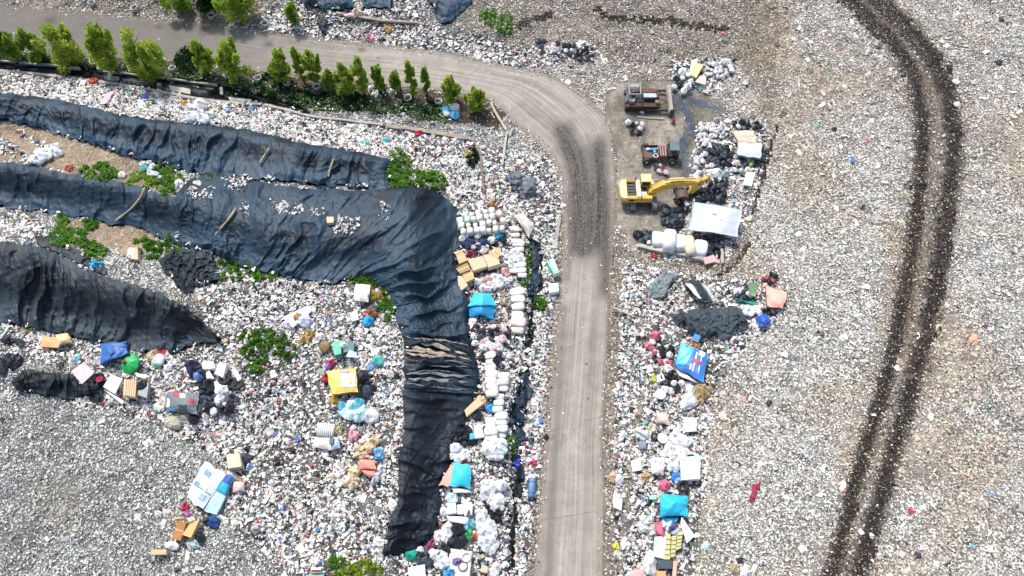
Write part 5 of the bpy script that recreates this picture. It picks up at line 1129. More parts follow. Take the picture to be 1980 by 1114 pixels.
tarp('cloth', 'faded pink cloth at the bottom edge beside the road', 'cloth', [(1218,1102),(1244,1100),(1248,1120),(1216,1122)], pmat('faded_pink', (.66,.38,.37), .8, .25, 1.5, .3, dirt=.4), h=.4, rise=.25, skirt=.3, seed=17, n=10)
# the red plastic piece alone in the fine rubbish
o = MB(); 
for c, d, a in (((0,.42,.14),(.62,.4,.16),.3),((-.18,0,.2),(.3,1.0,.34),-.12),((-.3,-.5,.14),(.34,.42,.2),.5),((.22,.66,.2),(.16,.4,.12),-.4)): o.box(c, d, a)
m_ = o.build('broken_chair', pmat('crimson_plastic', (.34,.02,.05), .5, .2), bevel=.04); m_.location = G(1459,948,.15); m_.scale = (1.15, 1.35, 1.2); m_.rotation_euler = (.1, .1, -.15); tag(m_, 'dark red broken plastic chair alone on the fine rubbish right of the road', 'chair')
# small single scraps on the broad field
for u, v, s, c, l, nm in [(1884,657,1.3,(.72,.36,.2),'pale orange paper scrap on the field right of the ruts','scrap'),(1648,311,.8,(.05,.2,.5),'blue scrap on the upper part of the field','scrap'),(1763,989,.7,(.42,.01,.04),'dark red scrap right of the ruts near the bottom','scrap'),
    (1672,272,.6,(.75,.2,.3),'pink scrap high on the field between road and ruts','scrap'),(1398,64,.8,(.7,.2,.22),'pink scrap on old rubbish near the dark crack','scrap'),(1763,46,.7,(.15,.5,.25),'green scrap on the right rut at the top','scrap'),(1935,39,.9,(.02,.02,.03),'dark ball like bag at the upper right','bag'),
    (1930,122,1.2,(.025,.03,.045),'flattened dark bag at the right side of the field','bag'),(1847,160,1.2,(.8,.79,.77),'white bag at the outer edge of the ruts','bag'),(1850,204,1.1,(.78,.68,.55),'cream bag below the white one at the outer edge of the ruts','bag'),(1857,39,.8,(.3,.16,.08),'brown lump at the upper right of the ruts','scrap'),
    (1881,1056,.6,(.1,.6,.6),'turquoise scrap near the lower right corner','scrap'),(1891,843,.6,(.2,.6,.4),'light green scrap right of the ruts','scrap'),(1919,956,.6,(.15,.35,.6),'blue scrap at the lower right','scrap'),(1860,918,.6,(.5,.28,.12),'brown scrap at the lower right beside the blue one','scrap'),(1438,774,.7,(.72,.3,.33),'pink scrap at the left edge of the field','scrap'),
    (1613,252,.9,(.03,.03,.04),'black scrap on the upper field','bag'),(1504,330,.6,(.7,.2,.24),'pink scrap right of the crack edge','scrap'),(1630,96,.5,(.6,.05,.1),'small red scrap at the upper field','scrap'),(1655,105,.7,(.42,.27,.12),'tan scrap beside the small red one','scrap'),(1527,700,.5,(.15,.25,.6),'tiny blue scrap right of the banner','scrap'),
    (1486,780,.7,(.04,.04,.05),'black scrap at the left side of the field','bag'),(1768,180,.7,(.05,.08,.2),'navy scrap between the two ruts','scrap'),(1686,1038,.7,(.8,.79,.75),'white scrap on the right rut near the bottom','scrap'),(1630,940,.9,(.78,.74,.6),'cream scrap left of the ruts','scrap'),(1364,1055,1.0,(.5,.62,.7),'pale blue scrap right of the white wedge panel','scrap'),
    (1593,90,.8,(.32,.17,.09),'brown lump high on the field','scrap'),(1430,1083,.8,(.03,.03,.04),'black scrap near the bottom of the field','bag'),(1420,1098,1.2,(.36,.26,.16),'brown lump near the bottom of the field','scrap'),(1440,1104,1.3,(.76,.7,.68),'pale pink scrap near the bottom of the field','scrap'),(1896,110,.7,(.2,.22,.28),'grey blue scrap at the upper right','scrap'),
    (1648,118,.7,(.8,.8,.78),'white scrap by the black one on the upper field','scrap'),(1870,680,.5,(.5,.2,.1),'rust scrap right of the pale orange paper','scrap'),(1775,1075,.8,(.05,.06,.08),'dark scrap near the bottom right of the ruts','bag'),(1810,1090,.7,(.8,.8,.8),'white scrap near the bottom right of the ruts','scrap')]:
    bag(u, v, s, plastic(c, .5), l, nm, None, 'scrap' if nm == 'scrap' else 'rubbish_bag', sc=(1, .8, .5) if nm == 'scrap' else (1, 1, .8))
# ---------------- strip between the black sheet and the road
def rows(name, label, cat, group, lines, mats, size, sc=(1, 1, 1), seed=0, up0=.25, yaw=0.0, n_per=None, step=11, stack=0.0):
    r = random.Random(seed)
    for li, (a, b) in enumerate(lines):
        n = max(1, int(round(math.hypot(b[0] - a[0], b[1] - a[1]) / step)))
        for k in range(n):
            f = (k + .5) / n; u = a[0] + (b[0] - a[0]) * f + r.uniform(-1.2, 1.2); v = a[1] + (b[1] - a[1]) * f + r.uniform(-1, 1)
            bag(u, v, size * .80 * r.uniform(.8, 1.15), r.choice(mats), label, cat, group, name, mesh=r.choice(SACKS), up=up0 * .6 + stack * li + r.uniform(0, .12), yaw=yaw + r.uniform(-.14, .14), sc=sc, tilt=.1)
SM = [SACKW, SACKW, SACKW, SACKB, SACKP]
rows('filled_sack', 'filled white sack standing in the tight block at the end of the largest sheet', 'sack', 'sacks in the upper block', [((893,424),(958,412)),((884,434),(972,420)),((886,445),(978,432)),((892,455),(976,447))], SM + [SACKG], 1.08, (.95, 1.15, 2.6), seed=31, yaw=PI / 2, step=12.5)
rows('filled_sack', 'filled white sack in the single column right of the cardboard boxes', 'sack', 'sacks in the upper column', [((997,440),(997,475)),((1003,470),(1003,500)),((990,500),(995,532)),((1006,500),(1010,540))], SM, 1.4, (1.1, .95, 1.1), seed=32, yaw=0, step=11)
rows('filled_sack', 'plump beige sack in the column beside the dark gutter, below the green cart', 'sack', 'sacks by the gutter', [((1001,560),(1001,648))], [SACKB, SACKP, SACKW, SACKB], 1.85, (1, .95, 1.0), seed=33, yaw=0, step=15)
rows('filled_sack', 'white sack in the left lower column, below the two white balls', 'sack', 'sacks in the left lower column', [((948,684),(952,768)),((949,810),(950,852))], [SACKW, SACKW, SACKP], 1.5, (1, .98, 1.1), seed=34, yaw=0, step=12)
rows('filled_sack', 'white sack in the right lower column beside the bunched gutter film', 'sack', 'sacks in the right lower column', [((974,722),(972,760)),((968,762),(962,800)),((970,800),(970,850))], [SACKW, SACKW, SACKB, SACKG], 1.45, (1, .95, 1.1), seed=35, yaw=0, step=11.5)
heap([(885,455),(980,452),(985,480),(960,500),(900,478)], 18, 1.0, [WHITE, plastic((.6,.62,.58)), SLATE, WHITE, BLACK], 'bag in the loose group between the sack block and the cardboard boxes', 'bags above the boxes', seed=36, mind=9)
bag(961,459,1.6,plastic((.02,.32,.48)),'blue bag between the sack block and the cardboard boxes'); bag(934,487,1.3,plastic((.5,.03,.1)),'crimson scrap at the upper edge of the cardboard boxes'); bag(910,493,1.4,plastic((.2,.02,.04)),'dark red scrap left of the upper cardboard boxes')
heap([(905,470),(945,470),(940,485),(915,482)], 6, 1.2, [plastic((.6,.62,.7)), WHITE, plastic((.03,.04,.12))], 'bag just above the cardboard boxes', 'bags at the boxes', seed=37, mind=10)
CB1 = pmat('cardboard', (.58,.40,.20), .85, .12, 2, .2); CB2 = pmat('cardboard', (.62,.47,.30), .85, .1, 2, .2); CB3 = pmat('cardboard', (.40,.25,.11), .85, .15, 2, .2)
def carton(label, c4, hgt, mat, lift, flaps=()):
    o = slab('cardboard_box', label, 'box', c4, hgt, mat, lift=lift, bevel=.015)
    hz = float(np.mean([terr(*c) for c in c4])) + lift + hgt
    for f in flaps: on_top(o, f, hz + .05, 'flap', CB2 if mat is not CB2 else CB1)
    a = np.array(c4, float); m0 = (a[0] + a[3]) / 2; m1 = (a[1] + a[2]) / 2; d = (a[3] - a[0]) / np.linalg.norm(a[3] - a[0]) * .8
    on_top(o, [m0 - d, m1 - d, m1 + d, m0 + d], hz + .012, 'tape', pmat('tape', (.52,.40,.24), .4, .1))
    return o
carton('tan cardboard box at the left end of the box cluster, overhanging the black sheet', [(881,491),(895,486),(904,503),(888,510)], .7, CB1, .5, [[(877,488),(893,483),(895,486),(881,492)]])
carton('largest flattened cardboard box, centre of the box cluster', [(904,502),(934,495),(942,515),(915,524)], .6, CB2, .5)
carton('cardboard box at the right of the cluster, lid half open', [(934,493),(960,489),(967,510),(944,517)], .8, CB2, .5, [[(948,483),(966,494),(963,500),(944,489)],[(950,476),(968,481),(970,494),(966,494)]])
carton('darker brown cardboard box below the left end of the cluster', [(881,519),(903,508),(910,521),(890,529)], .8, CB3, .4)
carton('golden cardboard box on the lower side of the cluster', [(893,528),(912,521),(918,538),(901,546)], .7, CB1, .4)
carton('pale cardboard box at the lower tip of the cluster', [(884,534),(894,533),(905,552),(903,563),][:3] + [(888,565)], .5, CB2, .4)
# cyan tent like tarp
tn = tarp('tent_tarp', 'cyan tent like tarp with a ridge, right of the black sheet', 'tarp', [(906,590),(958,588),(953,616),(908,612)], pmat('tent_blue', (.02,.30,.58), .5, .1, 1, .15), h=[.9,.9,.5,.5], rise=.2, wr=.06, skirt=.35, seed=18, n=22, ridge_line=('s', .5, .7), notch=6)
tarp('tent_tarp', 'lighter upper half of the cyan tent like tarp', 'tarp', [(916,568),(950,566),(959,590),(905,592)], pmat('tent_cyan', (.04,.48,.64), .5, .1, 1, .15), h=[.9,.9,1.15,1.15], rise=.3, wr=.06, skirt=.25, seed=19, n=22, ridge_line=('s', .5, .7))
tarp('cloth', 'bent white panel under the lower edge of the cyan tent like tarp', 'cloth', [(906,618),(924,610),(922,622),(910,636)], WB, h=.4, rise=.2, skirt=.3, seed=20, n=10)
bag(950,671,1.35,WHITE,'left one of two round white balls of bag above the lower sacks',sc=(1,1,.9)); bag(965,674,1.35,WHITE,'right one of two round white balls of bag above the lower sacks',sc=(1,1,.9))
bag(937,693,1.5,BLACK,'black bag left of the top of the lower sack column'); bag(960,698,1.5,BLACK,'black bag right of the top of the lower sack column'); bag(962,652,1.3,SLATE,'slate bag above the round white balls'); bag(906,637,1.0,plastic((.6,.04,.2)),'magenta scrap at the right edge of the black sheet')
heap([(912,625),(990,640),(985,690),(965,700),(930,680),(912,660)], 24, .95, [WHITE, BLACK, WHITE, SLATE, plastic((.7,.5,.5))], 'bag in the loose rubbish between the cyan tent and the round white balls', 'bags below the cyan tent', seed=38, mind=10)
heap([(920,540),(985,530),(988,552),(960,562),(930,560)], 16, 1.1, [WHITE, WHITE, plastic((.3,.36,.36)), plastic((.7,.4,.36))], 'bag in the loose rubbish above the cyan tent', 'bags above the cyan tent', seed=39, mind=10)
bag(990,519,1.4,plastic((.2,.55,.42)),'mint bag among the white ones right of the boxes'); bag(974,527,1.3,plastic((.7,.35,.3)),'salmon bag below the mint one')
heap([(972,480),(1000,484),(1012,520),(985,515)], 12, 1.2, [WHITE], 'white bag in the bright heap right of the cardboard boxes', 'white bags right of the boxes', seed=40, mind=9)
tarp('cloth', 'broad beige pink sheet right of the sack block', 'cloth', [(992,415),(1012,412),(1034,440),(1022,458)], pmat('beige_film', (.58,.52,.47), .7, .2, 1.5, .3), h=.5, rise=.3, wr=.25, skirt=.3, seed=21, n=14)
slab('foam_mattress', 'bent tan mattress leaning over the edge of the black strip', 'mattress', [(898,793),(924,768),(935,780),(902,806)], .4, pmat('tan_foam', (.62,.43,.26), .8, .12, 1.5, .2), lift=.5)
bag(932,775,1.2,pmat('tan_foam', (.62,.43,.26), .8, .12, 1.5, .2),'rounded end of the tan mattress','mattress',None,'foam_lump'); bag(949,792,1.4,plastic((.03,.30,.58)),'bright blue bag in the left lower sack column')
slab('chair_seat', 'rounded white moulded seat left of the sack columns', 'chair', [(916,821),(931,820),(937,845),(917,848)], .45, WB, lift=.4, bevel=.18); slab('crate', 'blue crate beside the rounded white seat', 'crate', [(908,838),(917,836),(918,848),(908,850)], .5, pmat('crate_blue', (.04,.32,.55), .5, .15), lift=.3)
heap([(872,838),(905,828),(912,856),(880,866)], 16, .95, [BLACK], 'black bag heaped on the right edge of the black strip, above the mint bags', 'black bags on the strip edge', seed=41, mind=7); bag(923,806,1.5,plastic((.02,.02,.04)),'round black bag below the tan mattress')
heap([(872,862),(905,868),(905,892),(880,888)], 8, 1.3, [WHITE, plastic((.5,.66,.5)), WHITE], 'white or mint bag just above the cyan and salmon tarp', 'bags above the cyan and salmon tarp', seed=42, mind=10); bag(898,893,1.4,plastic((.28,.02,.04)),'dark red bag at the top of the cyan and salmon tarp')
heap([(938,858),(972,856),(974,882),(944,886)], 10, 1.6, [WHITE, plastic((.45,.62,.56)), WHITE], 'large white or mint bag in the heap below the sack columns', 'white bags below the sack columns', seed=43, mind=11)
tarp('tarp', 'cyan half of the two coloured tarp at the edge of the black strip', 'tarp', [(877,894),(910,899),(909,945),(869,939)], pmat('cyan_tarp2', (.03, .50, .64), .5, .1, 1, .15), h=.9, rise=.35, wr=.12, skirt=.4, seed=22, n=18)
tarp('tarp', 'salmon half of the two coloured tarp, left of its cyan half', 'tarp', [(872,898),(877,900),(869,941),(849,938)], pmat('salmon_tarp', (.78, .36, .27), .6, .08, 1, .15), h=[.8,.9,.9,.4], rise=.15, skirt=.3, seed=23, n=12)
tarp('tarp', 'white lower hem of sheeting below the cyan and salmon tarp', 'tarp', [(873,942),(909,947),(911,953),(877,953)], WB, h=.6, rise=.05, skirt=.3, seed=24, n=10)
fr = slab('refrigerator', 'white refrigerator lying on its side below the cyan and salmon tarp', 'appliance', [(866,974),(881,972),(883,992),(864,994)], .8, WB, lift=.4, bevel=.06)
slab('cabinet', 'lilac grey cabinet door right of the white refrigerator', 'board', [(883,976),(897,974),(897,994),(884,995)], .2, pmat('lilac_grey', (.55,.57,.65), .6, .1), lift=.8)
slab('mattress', 'pale pink mattress leaning behind the lilac cabinet door', 'mattress', [(893,960),(914,975),(913,995),(898,998)], .4, pmat('pale_pink', (.74,.65,.62), .7, .1, 1.5, .2), lift=.5)
slab('sofa', 'pink edged white sofa seat below the white refrigerator', 'sofa', [(862,996),(908,1000),(900,1014),(868,1008)], .5, pmat('pink_white', (.76,.66,.66), .6, .12), lift=.35, bevel=.1)
slab('monitor', 'black framed panel on the pale pink mattress', 'screen', [(905,986),(909,987),(906,999),(901,998)], .1, NAVY, lift=1.1)
bag(875,965,1.6,plastic((.58,.7,.72)),'pale aqua bag behind the white refrigerator'); bag(858,990,1.2,WHITE,'white bag at the left of the white refrigerator')
for u, v, s, m, l in [(848,1037,1.4,WHITE,'round white bag at the lower right corner of the black strip'),(867,1024,1.7,plastic((.72,.72,.68)),'pale grey bag above the three big black bags'),(865,1042,1.5,plastic((.7,.7,.64)),'pale stone like bag left of the lower black bags'),(885,1026,2.0,BLACK,'uppermost of three big glossy black bags'),(876,1050,1.6,BLACK,'lower left of three big glossy black bags'),(889,1048,2.0,BLACK,'lower right of three big glossy black bags'),
                      (795,1073,1.7,plastic((.02,.4,.26)),'emerald bag at the lower tip of the black strip'),(811,1064,1.2,WHITE,'white bag right of the emerald bag'),(901,1036,1.4,plastic((.02,.35,.14)),'green plastic sheet bundle right of the black bags'),(908,1022,1.3,plastic((.1,.42,.2)),'upper green bundle below the aqua sheet'),(905,1010,1.5,plastic((.2,.5,.62)),'aqua sheet bundle below the sofa seat'),(918,1038,1.0,plastic((.5,.12,.06)),'rust red scrap right of the green bundles'),
                      (950,989,1.6,BLACK,'black bag below the white furry heap by the gutter'),(960,996,1.6,BLACK,'black bag right of the other one below the white heap'),(833,1056,1.2,plastic((.3,.04,.12)),'crimson scrap on black bags near the bottom'),(1004,896,1.2,plastic((.02,.06,.5)),'deep blue scrap beside the road near the gutter'),(1031,896,.9,plastic((.55,.05,.12)),'red scrap at the left road edge')]:
    bag(u, v, s, m, l)
heap([(808,1078),(840,1062),(868,1056),(870,1075),(835,1090),(815,1092)], 20, 1.1, [BLACK, SLATE, BLACK], 'black bag in the bottom heap between the strip and the stained mattress', 'black bags near the bottom', seed=44, mind=8)
heap([(840,1070),(865,1068),(862,1090),(842,1090)], 8, 1.3, [WHITE], 'white bag left of the stained mattress', 'white bags by the stained mattress', seed=45, mind=10)
heap([(925,985),(945,1000),(962,1050),(950,1068),(932,1060),(925,1020)], 20, 1.2, [plastic((.62,.66,.64)), WHITE, plastic((.55,.6,.58))], 'translucent grey white bag in the long heap below the black pair', 'grey white bags near the gutter', seed=46, mind=10)
heap([(935,935),(968,935),(975,985),(955,985),(938,960)], 14, 1.4, [WHITE], 'white bag in the furry heap right of the cyan and salmon tarp', 'white bags near the tarp', seed=47, mind=11)
st_ = slab('mattress', 'stained white mattress with a ring on it at the bottom edge', 'mattress', [(870,1060),(913,1066),(908,1120),(862,1118)], .4, pmat('stained_white', (.72,.68,.60), .75, .2, 1.2, .2, dirt=.35), lift=.45, bevel=.1)
torus(895,1095,.42,.06,pmat('dull_purple', (.18,.13,.16), .6, .2),'dull purple ring lying on the stained mattress','ring','ring',up=1.0,tilt=.05); torus(902,1078,.4,.05,pmat('pale_wire', (.5,.5,.46), .6, .2),'pale wire ring on the upper part of the stained mattress','ring','ring',up=1.0,tilt=.05)
bag(868,1108,1.3,plastic((.06,.3,.55)),'blue scrap on the lower corner of the stained mattress',up=.9); bag(882,1085,.8,plastic((.2,.12,.3)),'violet scrap on the stained mattress',up=.85)
slab('board', 'lilac white panel at the bottom edge right of the yellow green weeds', 'board', [(788,1098),(821,1091),(824,1120),(792,1124)], .2, pmat('lilac_white', (.76,.74,.80), .6, .08), lift=.5)
slab('carton', 'pale orange carton at the bottom edge left of the road', 'box', [(931,1094),(944,1096),(942,1108),(930,1106)], .5, pmat('cardboard', (.72,.46,.27), .85, .15, 2, .2), lift=.4); bag(954,1110,1.5,WHITE,'white bag at the bottom edge beside the pale orange carton'); bag(960,1098,1.4,plastic((.6,.5,.52)),'pale mauve bag right of the pale orange carton')
# cart, barrel, box by the road
cart = empty('wheeled_bin', G(1069,522,.25)); tag(cart, 'mint green wheeled bin lying on its side at the left road edge', 'bin'); cart.rotation_euler = (0, 0, math.radians(-68))
pf = [(-.85,-.46),(.85,-.36),(.85,.36),(-.85,.46)]
b_ = MB(); b_.prism([(x, y) for x, y in pf], 0, .95, 'z'); MINT = pmat('mint_plastic', (.22,.62,.40), .45, .15, 2, .15)
b_.build('body', MINT, cart, bevel=.06); MB().box((.95,0,.5),(.09,.84,1.0)).build('lid', pmat('white_lid', (.74,.80,.76), .5, .1), cart, bevel=.03); MB().prism([(-.9,-.1),(.8,-.06),(.8,.28),(-.9,.36)], .955, .985, 'z').build('side_panel', pmat('pale_mint', (.62,.80,.72), .5, .15), cart)
for y in (-.4,.4): MB().tube([(-.86,y-.05,.12),(-.86,y+.05,.12)],.14,12).build('wheel', RUB, cart)
bl = empty('barrel', G(1028,945,.25)); tag(bl, 'faded blue barrel lying along the left road edge', 'barrel'); bl.rotation_euler = (0, 0, math.radians(86))
MB().tube([(-.95,0,.35),(-.9,0,.35),(-.4,0,.35),(-.36,0,.35),(.36,0,.35),(.4,0,.35),(.9,0,.35),(.95,0,.35)],[.28,.35,.35,.37,.37,.35,.35,.28],18).build('body', pmat('faded_blue', (.11,.22,.36), .5, .25, 2, .2, dirt=.3), bl, smooth=True)
for x in (-.55,.55): MB().tube([(x-.03,0,.35),(x+.03,0,.35)],.385,18).build('hoop', pmat('blue_hoop', (.07,.14,.24), .5, .2), bl)
MB().tube([(.95,.12,.4),(1.0,.12,.4)],.06,10).build('bung', NAVY, bl)
slab('foam_box', 'white foam box with a pinkish side at the left road edge', 'box', [(1061,549),(1078,547),(1081,563),(1062,566)], .7, WB, lift=.2)
bag(1056,846,.75,BLACK,'small black bag on the left edge of the road')
for u, v, s, m, l in [(864,217,1.7,plastic((.08,.42,.62)),'bright blue sack left of the white sack near the last street tree'),(878,211,1.8,WHITE,'white sack near the last street tree'),(879,225,1.7,plastic((.10,.45,.65)),'blue and white sack below the white one near the last street tree'),(864,223,1.3,plastic((.7,.66,.62)),'pale sack under the bright blue one')]: bag(u, v, s, m, l)
bag(722,172,1.3,WHITE,'white scrap at the foot of the tall narrow street tree'); bag(728,178,1.4,BLACK,'black scrap beside the white one at the street trees'); bag(725,183,1.2,WHITE,'lower white scrap beside the black one at the street trees'); bag(756,177,.9,WHITE,'white scrap under the sparse street tree')
bag(203,122,1.0,WHITE,'white rag left below the lone street tree',sc=(1,.6,.5)); bag(217,122,1.3,WHITE,'long white rag under the lone street tree',sc=(1.3,.5,.5)); bag(193,133,1.0,plastic((.6,.55,.46)),'cream carton beside the drain below the first pot ring')
# ---------------- left side
heap([(360,210),(385,204),(412,216),(408,236),(375,236)], 6, 2.2, [WHITE], 'large white bag in the bright pile under the narrow drain slab', 'white bags below the drain', seed=48, mind=13); bag(358,203,1.3,plastic((.6,.3,.05)),'orange bag left of the bright pile below the drain')
tarp('cloth', 'pink cloth trailing over the rubbish below the drain', 'cloth', [(205,180),(222,175),(208,200),(193,203)], pmat('pink_cloth', (.72,.42,.5), .7, .2, 2, .3), h=.4, rise=.25, wr=.25, skirt=.3, seed=25, n=12); bag(182,160,1.4,plastic((.55,.06,.03)),'red bag at the drain wall'); bag(281,189,1.0,plastic((.05,.2,.6)),'small blue bag below the largest street tree'); bag(492,210,1.0,plastic((.05,.2,.55)),'small blue scrap below the drain wall'); bag(808,260,1.2,plastic((.6,.05,.08)),'red scrap below the brown wall stretch'); bag(748,273,1.2,plastic((.1,.55,.55)),'turquoise scrap below the brown wall stretch'); bag(705,277,1.2,plastic((.3,.66,.58)),'pale turquoise scrap left of the stronger one'); bag(904,300,1.3,pmat('brown_paper', (.5,.38,.14), .85, .4, 2, .5),'ochre lump left of the thin dark weeds'); bag(952,397,1.4,pmat('brown_paper', (.45,.26,.12), .85, .4, 2, .5),'rusty orange lump above the sack block')
heap([(85,292),(110,285),(118,298),(95,308),(68,320),(60,308)], 10, 1.5, [WHITE], 'white bag on the upper dry grass bench at the left', 'white bags on the bench', seed=49, mind=11); heap([(272,312),(296,318),(320,348),(310,356),(280,330)], 8, 1.0, [WHITE, WHITE, plastic((.1,.5,.4))], 'small bag among the weeds on the upper bench', 'bags among the weeds', seed=50, mind=9)
bag(348,357,1.4,WHITE,'white bag at the left end of the flat sheet bench'); bag(383,358,1.3,WHITE,'second white bag on the flat sheet bench'); bag(237,341,1.2,WHITE,'white bag left of the thin yellowish weeds'); bag(136,326,1.2,plastic((.45,.12,.05)),'rust coloured scrap on the upper dry grass'); bag(187,514,1.6,plastic((.05,.38,.65)),'bright blue scrap below the lower bench weeds')
carton('small cream box on the flat part of the largest sheet', [(631,419),(645,419),(645,430),(632,431)], .6, CB2, .4)
bx = slab('cabinet', 'tan box with a round hole beside the thick green creeper', 'box', [(248,479),(266,478),(267,502),(246,500)], .8, pmat('tan_box', (.66,.46,.28), .8, .15, 1.5, .2), lift=.4)
hz = float(np.mean([terr(*c) for c in [(248,479),(266,478),(267,502),(246,500)]])) + 1.2; on_top(bx, [(247,481),(259,480),(257,499),(246,498)], hz + .012, 'pale_panel', pmat('pale_pink', (.74,.65,.62), .7, .1, 1.5, .2)); 
p_ = P(250, 497, hz) - np.array(bx.location); MB().lathe([(.12,.02),(.2,.05),(.22,.02)], 14, tuple(p_)).build('hole_rim', pmat('dark_rim', (.1,.06,.03), .7), bx)
slab('board', 'lavender sheet folded on the rubbish left of the pale pink sheet', 'sheet', [(545,614),(596,590),(604,600),(566,634)], .15, pmat('lavender', (.66,.66,.78), .6, .12), lift=.4); bag(575,612,1.0,plastic((.6,.42,.15)),'ochre scrap on the lavender sheet',up=.6); bag(590,622,2.0,plastic((.68,.68,.78)),'lavender white bag below the lavender sheet'); bag(560,628,1.6,plastic((.7,.6,.72)),'pale lilac bag at the lower left of the lavender sheet')
tarp('tarp', 'pale pink sheet over a box at the foot of the largest sheet', 'tarp', [(687,548),(716,551),(712,584),(684,579)], pmat('pink_sheet', (.78,.68,.66), .65, .12, 1.5, .2), h=.9, rise=.25, wr=.2, skirt=.5, seed=26, n=16); bag(720,573,1.5,plastic((.35,.33,.05)),'olive bag right of the pale pink sheet'); bag(735,571,1.1,plastic((.55,.2,.06)),'orange scrap right of the olive bag'); bag(721,558,.9,plastic((.3,.1,.05)),'brown scrap above the olive bag')
bag(712,624,1.7,plastic((.02,.32,.58)),'bright blue bag left of the black strip'); bag(715,608,1.6,plastic((.32,.12,.04)),'rust brown bundle above the bright blue bag'); bag(722,598,1.5,plastic((.1,.14,.22)),'slate blue bundle right of the rust brown one'); slab('board', 'pale grey board left of the rust brown bundle', 'board', [(676,606),(690,598),(694,618),(680,622)], .15, pmat('grey_board', (.58,.58,.56), .6, .12), lift=.4)
cr = slab('crate', 'green plastic crate left of the black strip, beside a brown drum', 'crate', [(642,662),(660,657),(660,684),(646,688)], .6, pmat('green_crate', (.06,.42,.26), .5, .25, 3), lift=.4); slab('crate', 'dark teal crate right of the green one', 'crate', [(662,657),(686,662),(684,680),(664,682)], .5, pmat('teal_dark', (.03,.12,.12), .5, .3, 3), lift=.4)
slab('board', 'pale blue lid leaning on the dark teal crate', 'board', [(676,676),(690,682),(690,692),(668,690)], .08, pmat('pale_blue2', (.45,.58,.76), .6, .15), lift=.9); bag(664,668,1.0,WHITE,'white carton on the dark teal crate',up=.8)
dr = MB().lathe([(.0,.6),(.55,.6),(.6,.55),(.6,0)], 18).build('drum', pmat('brown_drum', (.24,.16,.05), .6, .35), smooth=True); dr.location = G(631,671,.2); dr.rotation_euler = (.3, -.2, 0); tag(dr, 'brown drum left of the green plastic crate', 'drum')
bag(600,645,1.3,plastic((.36,.25,.06)),'ochre bundle right of the largest creeper patch'); bag(590,657,1.4,plastic((.58,.38,.12)),'tan bundle below the ochre one')
bag(622,650,.8,WHITE,'tiny white bag above the brown drum')
YT = pmat('yellow_tarp', (.78,.50,.10), .5, .12, 1, .2)
yt = tarp('tarp', 'yellow tarp with a white printed panel in the middle of the left rubbish', 'tarp', [(633,717),(690,711),(692,758),(641,762)], YT, h=1.0, rise=.2, wr=.12, skirt=.7, seed=27, n=22)
panel(TARPS[yt['label']], 'white_panel', .42, .95, .2, .80, pmat('print_white2', (.82,.80,.82), .6, .06)); panel(TARPS[yt['label']], 'grey_panel', .42, .72, .04, .17, pmat('print_grey', (.36,.38,.40), .6, .2)); panel(TARPS[yt['label']], 'yellow_print', .70, .80, .32, .66, pmat('print_yellow', (.74,.55,.2), .6, .1)).location.z += .012; panel(TARPS[yt['label']], 'pink_print', .55, .60, .42, .60, pmat('print_pink', (.75, .5, .55), .6, .1)).location.z += .012
bag(646,772,1.2,plastic((.55,.3,.04)),'orange rag at the lower left corner of the yellow tarp'); bag(642,704,1.2,plastic((.4,.02,.04)),'dark red bag above the yellow tarp'); bag(636,709,1.1,plastic((.3,.12,.4)),'violet bag at the upper left of the yellow tarp'); bag(628,733,1.0,plastic((.4,.03,.06)),'crimson scrap at the left edge of the yellow tarp')
heap([(696,720),(712,728),(712,770),(700,772),(690,765)], 12, 1.1, [SLATE, BLACK, plastic((.16,.22,.3))], 'dark bag in the shadowed group right of the yellow tarp', 'dark bags by the yellow tarp', seed=51, mind=8)
heap([(655,785),(700,782),(702,806),(665,806)], 10, 1.6, [plastic((.5,.72,.7)), plastic((.1,.4,.5)), plastic((.6,.74,.72))], 'aqua bag in the group below the yellow tarp', 'aqua bags below the yellow tarp', seed=52, mind=11)
bag(698,808,1.6,BLACK,'black bag below the aqua group'); bag(722,752,1.0,BLACK,'small black bag left of the black strip'); bag(718,807,2.2,WHITE,'bright white bag right of the black bag below the aqua group'); bag(719,800,1.5,plastic((.5,.8,.66)),'mint white bag above the bright white one'); bag(732,699,1.6,plastic((.08,.5,.4)),'teal bag left of the torn stretch'); bag(717,712,1.0,plastic((.2,.4,.65)),'light blue bag below the teal one')
CORR = pmat('corrugated', (.56,.58,.53), .6, .1)
cg = np.linspace(0, 1, 50); rows_ = []
for f in (0, .5, 1):
    q = bilerp([(615,817),(648,820),(644,846),(612,843)], cg, np.full(50, f)); rows_.append(P(q[:, 0], q[:, 1], terr(630, 830) + .7 + .07 * np.sin(cg * 2 * PI * 8)))
tag(thick(mk('corrugated_panel', np.array(rows_).reshape(-1, 3), gridfaces(3, 50), CORR, smooth=True), .05), 'pale corrugated roof panel in the lower left rubbish', 'roof panel')
tarp('cloth', 'white and tan striped cloth below the corrugated panel', 'cloth', [(607,844),(640,846),(640,872),(604,862)], pmat('striped_cloth', (.74,.66,.58), .7, .3, 2.5, .3), h=.6, rise=.3, wr=.25, skirt=.4, seed=28, n=14); tarp('cloth', 'pale blue cloth right of the striped one', 'cloth', [(642,846),(654,844),(658,866),(640,870)], pmat('pale_blue3', (.46,.56,.68), .7, .2, 2, .3), h=.6, rise=.25, wr=.2, skirt=.4, seed=29, n=12); slab('speaker', 'small black box on the pale blue cloth', 'box', [(637,847),(646,847),(645,858),(637,858)], .3, NAVY, lift=.8); bag(654,832,1.3,plastic((.5,.42,.2)),'ochre bundle right of the corrugated panel')
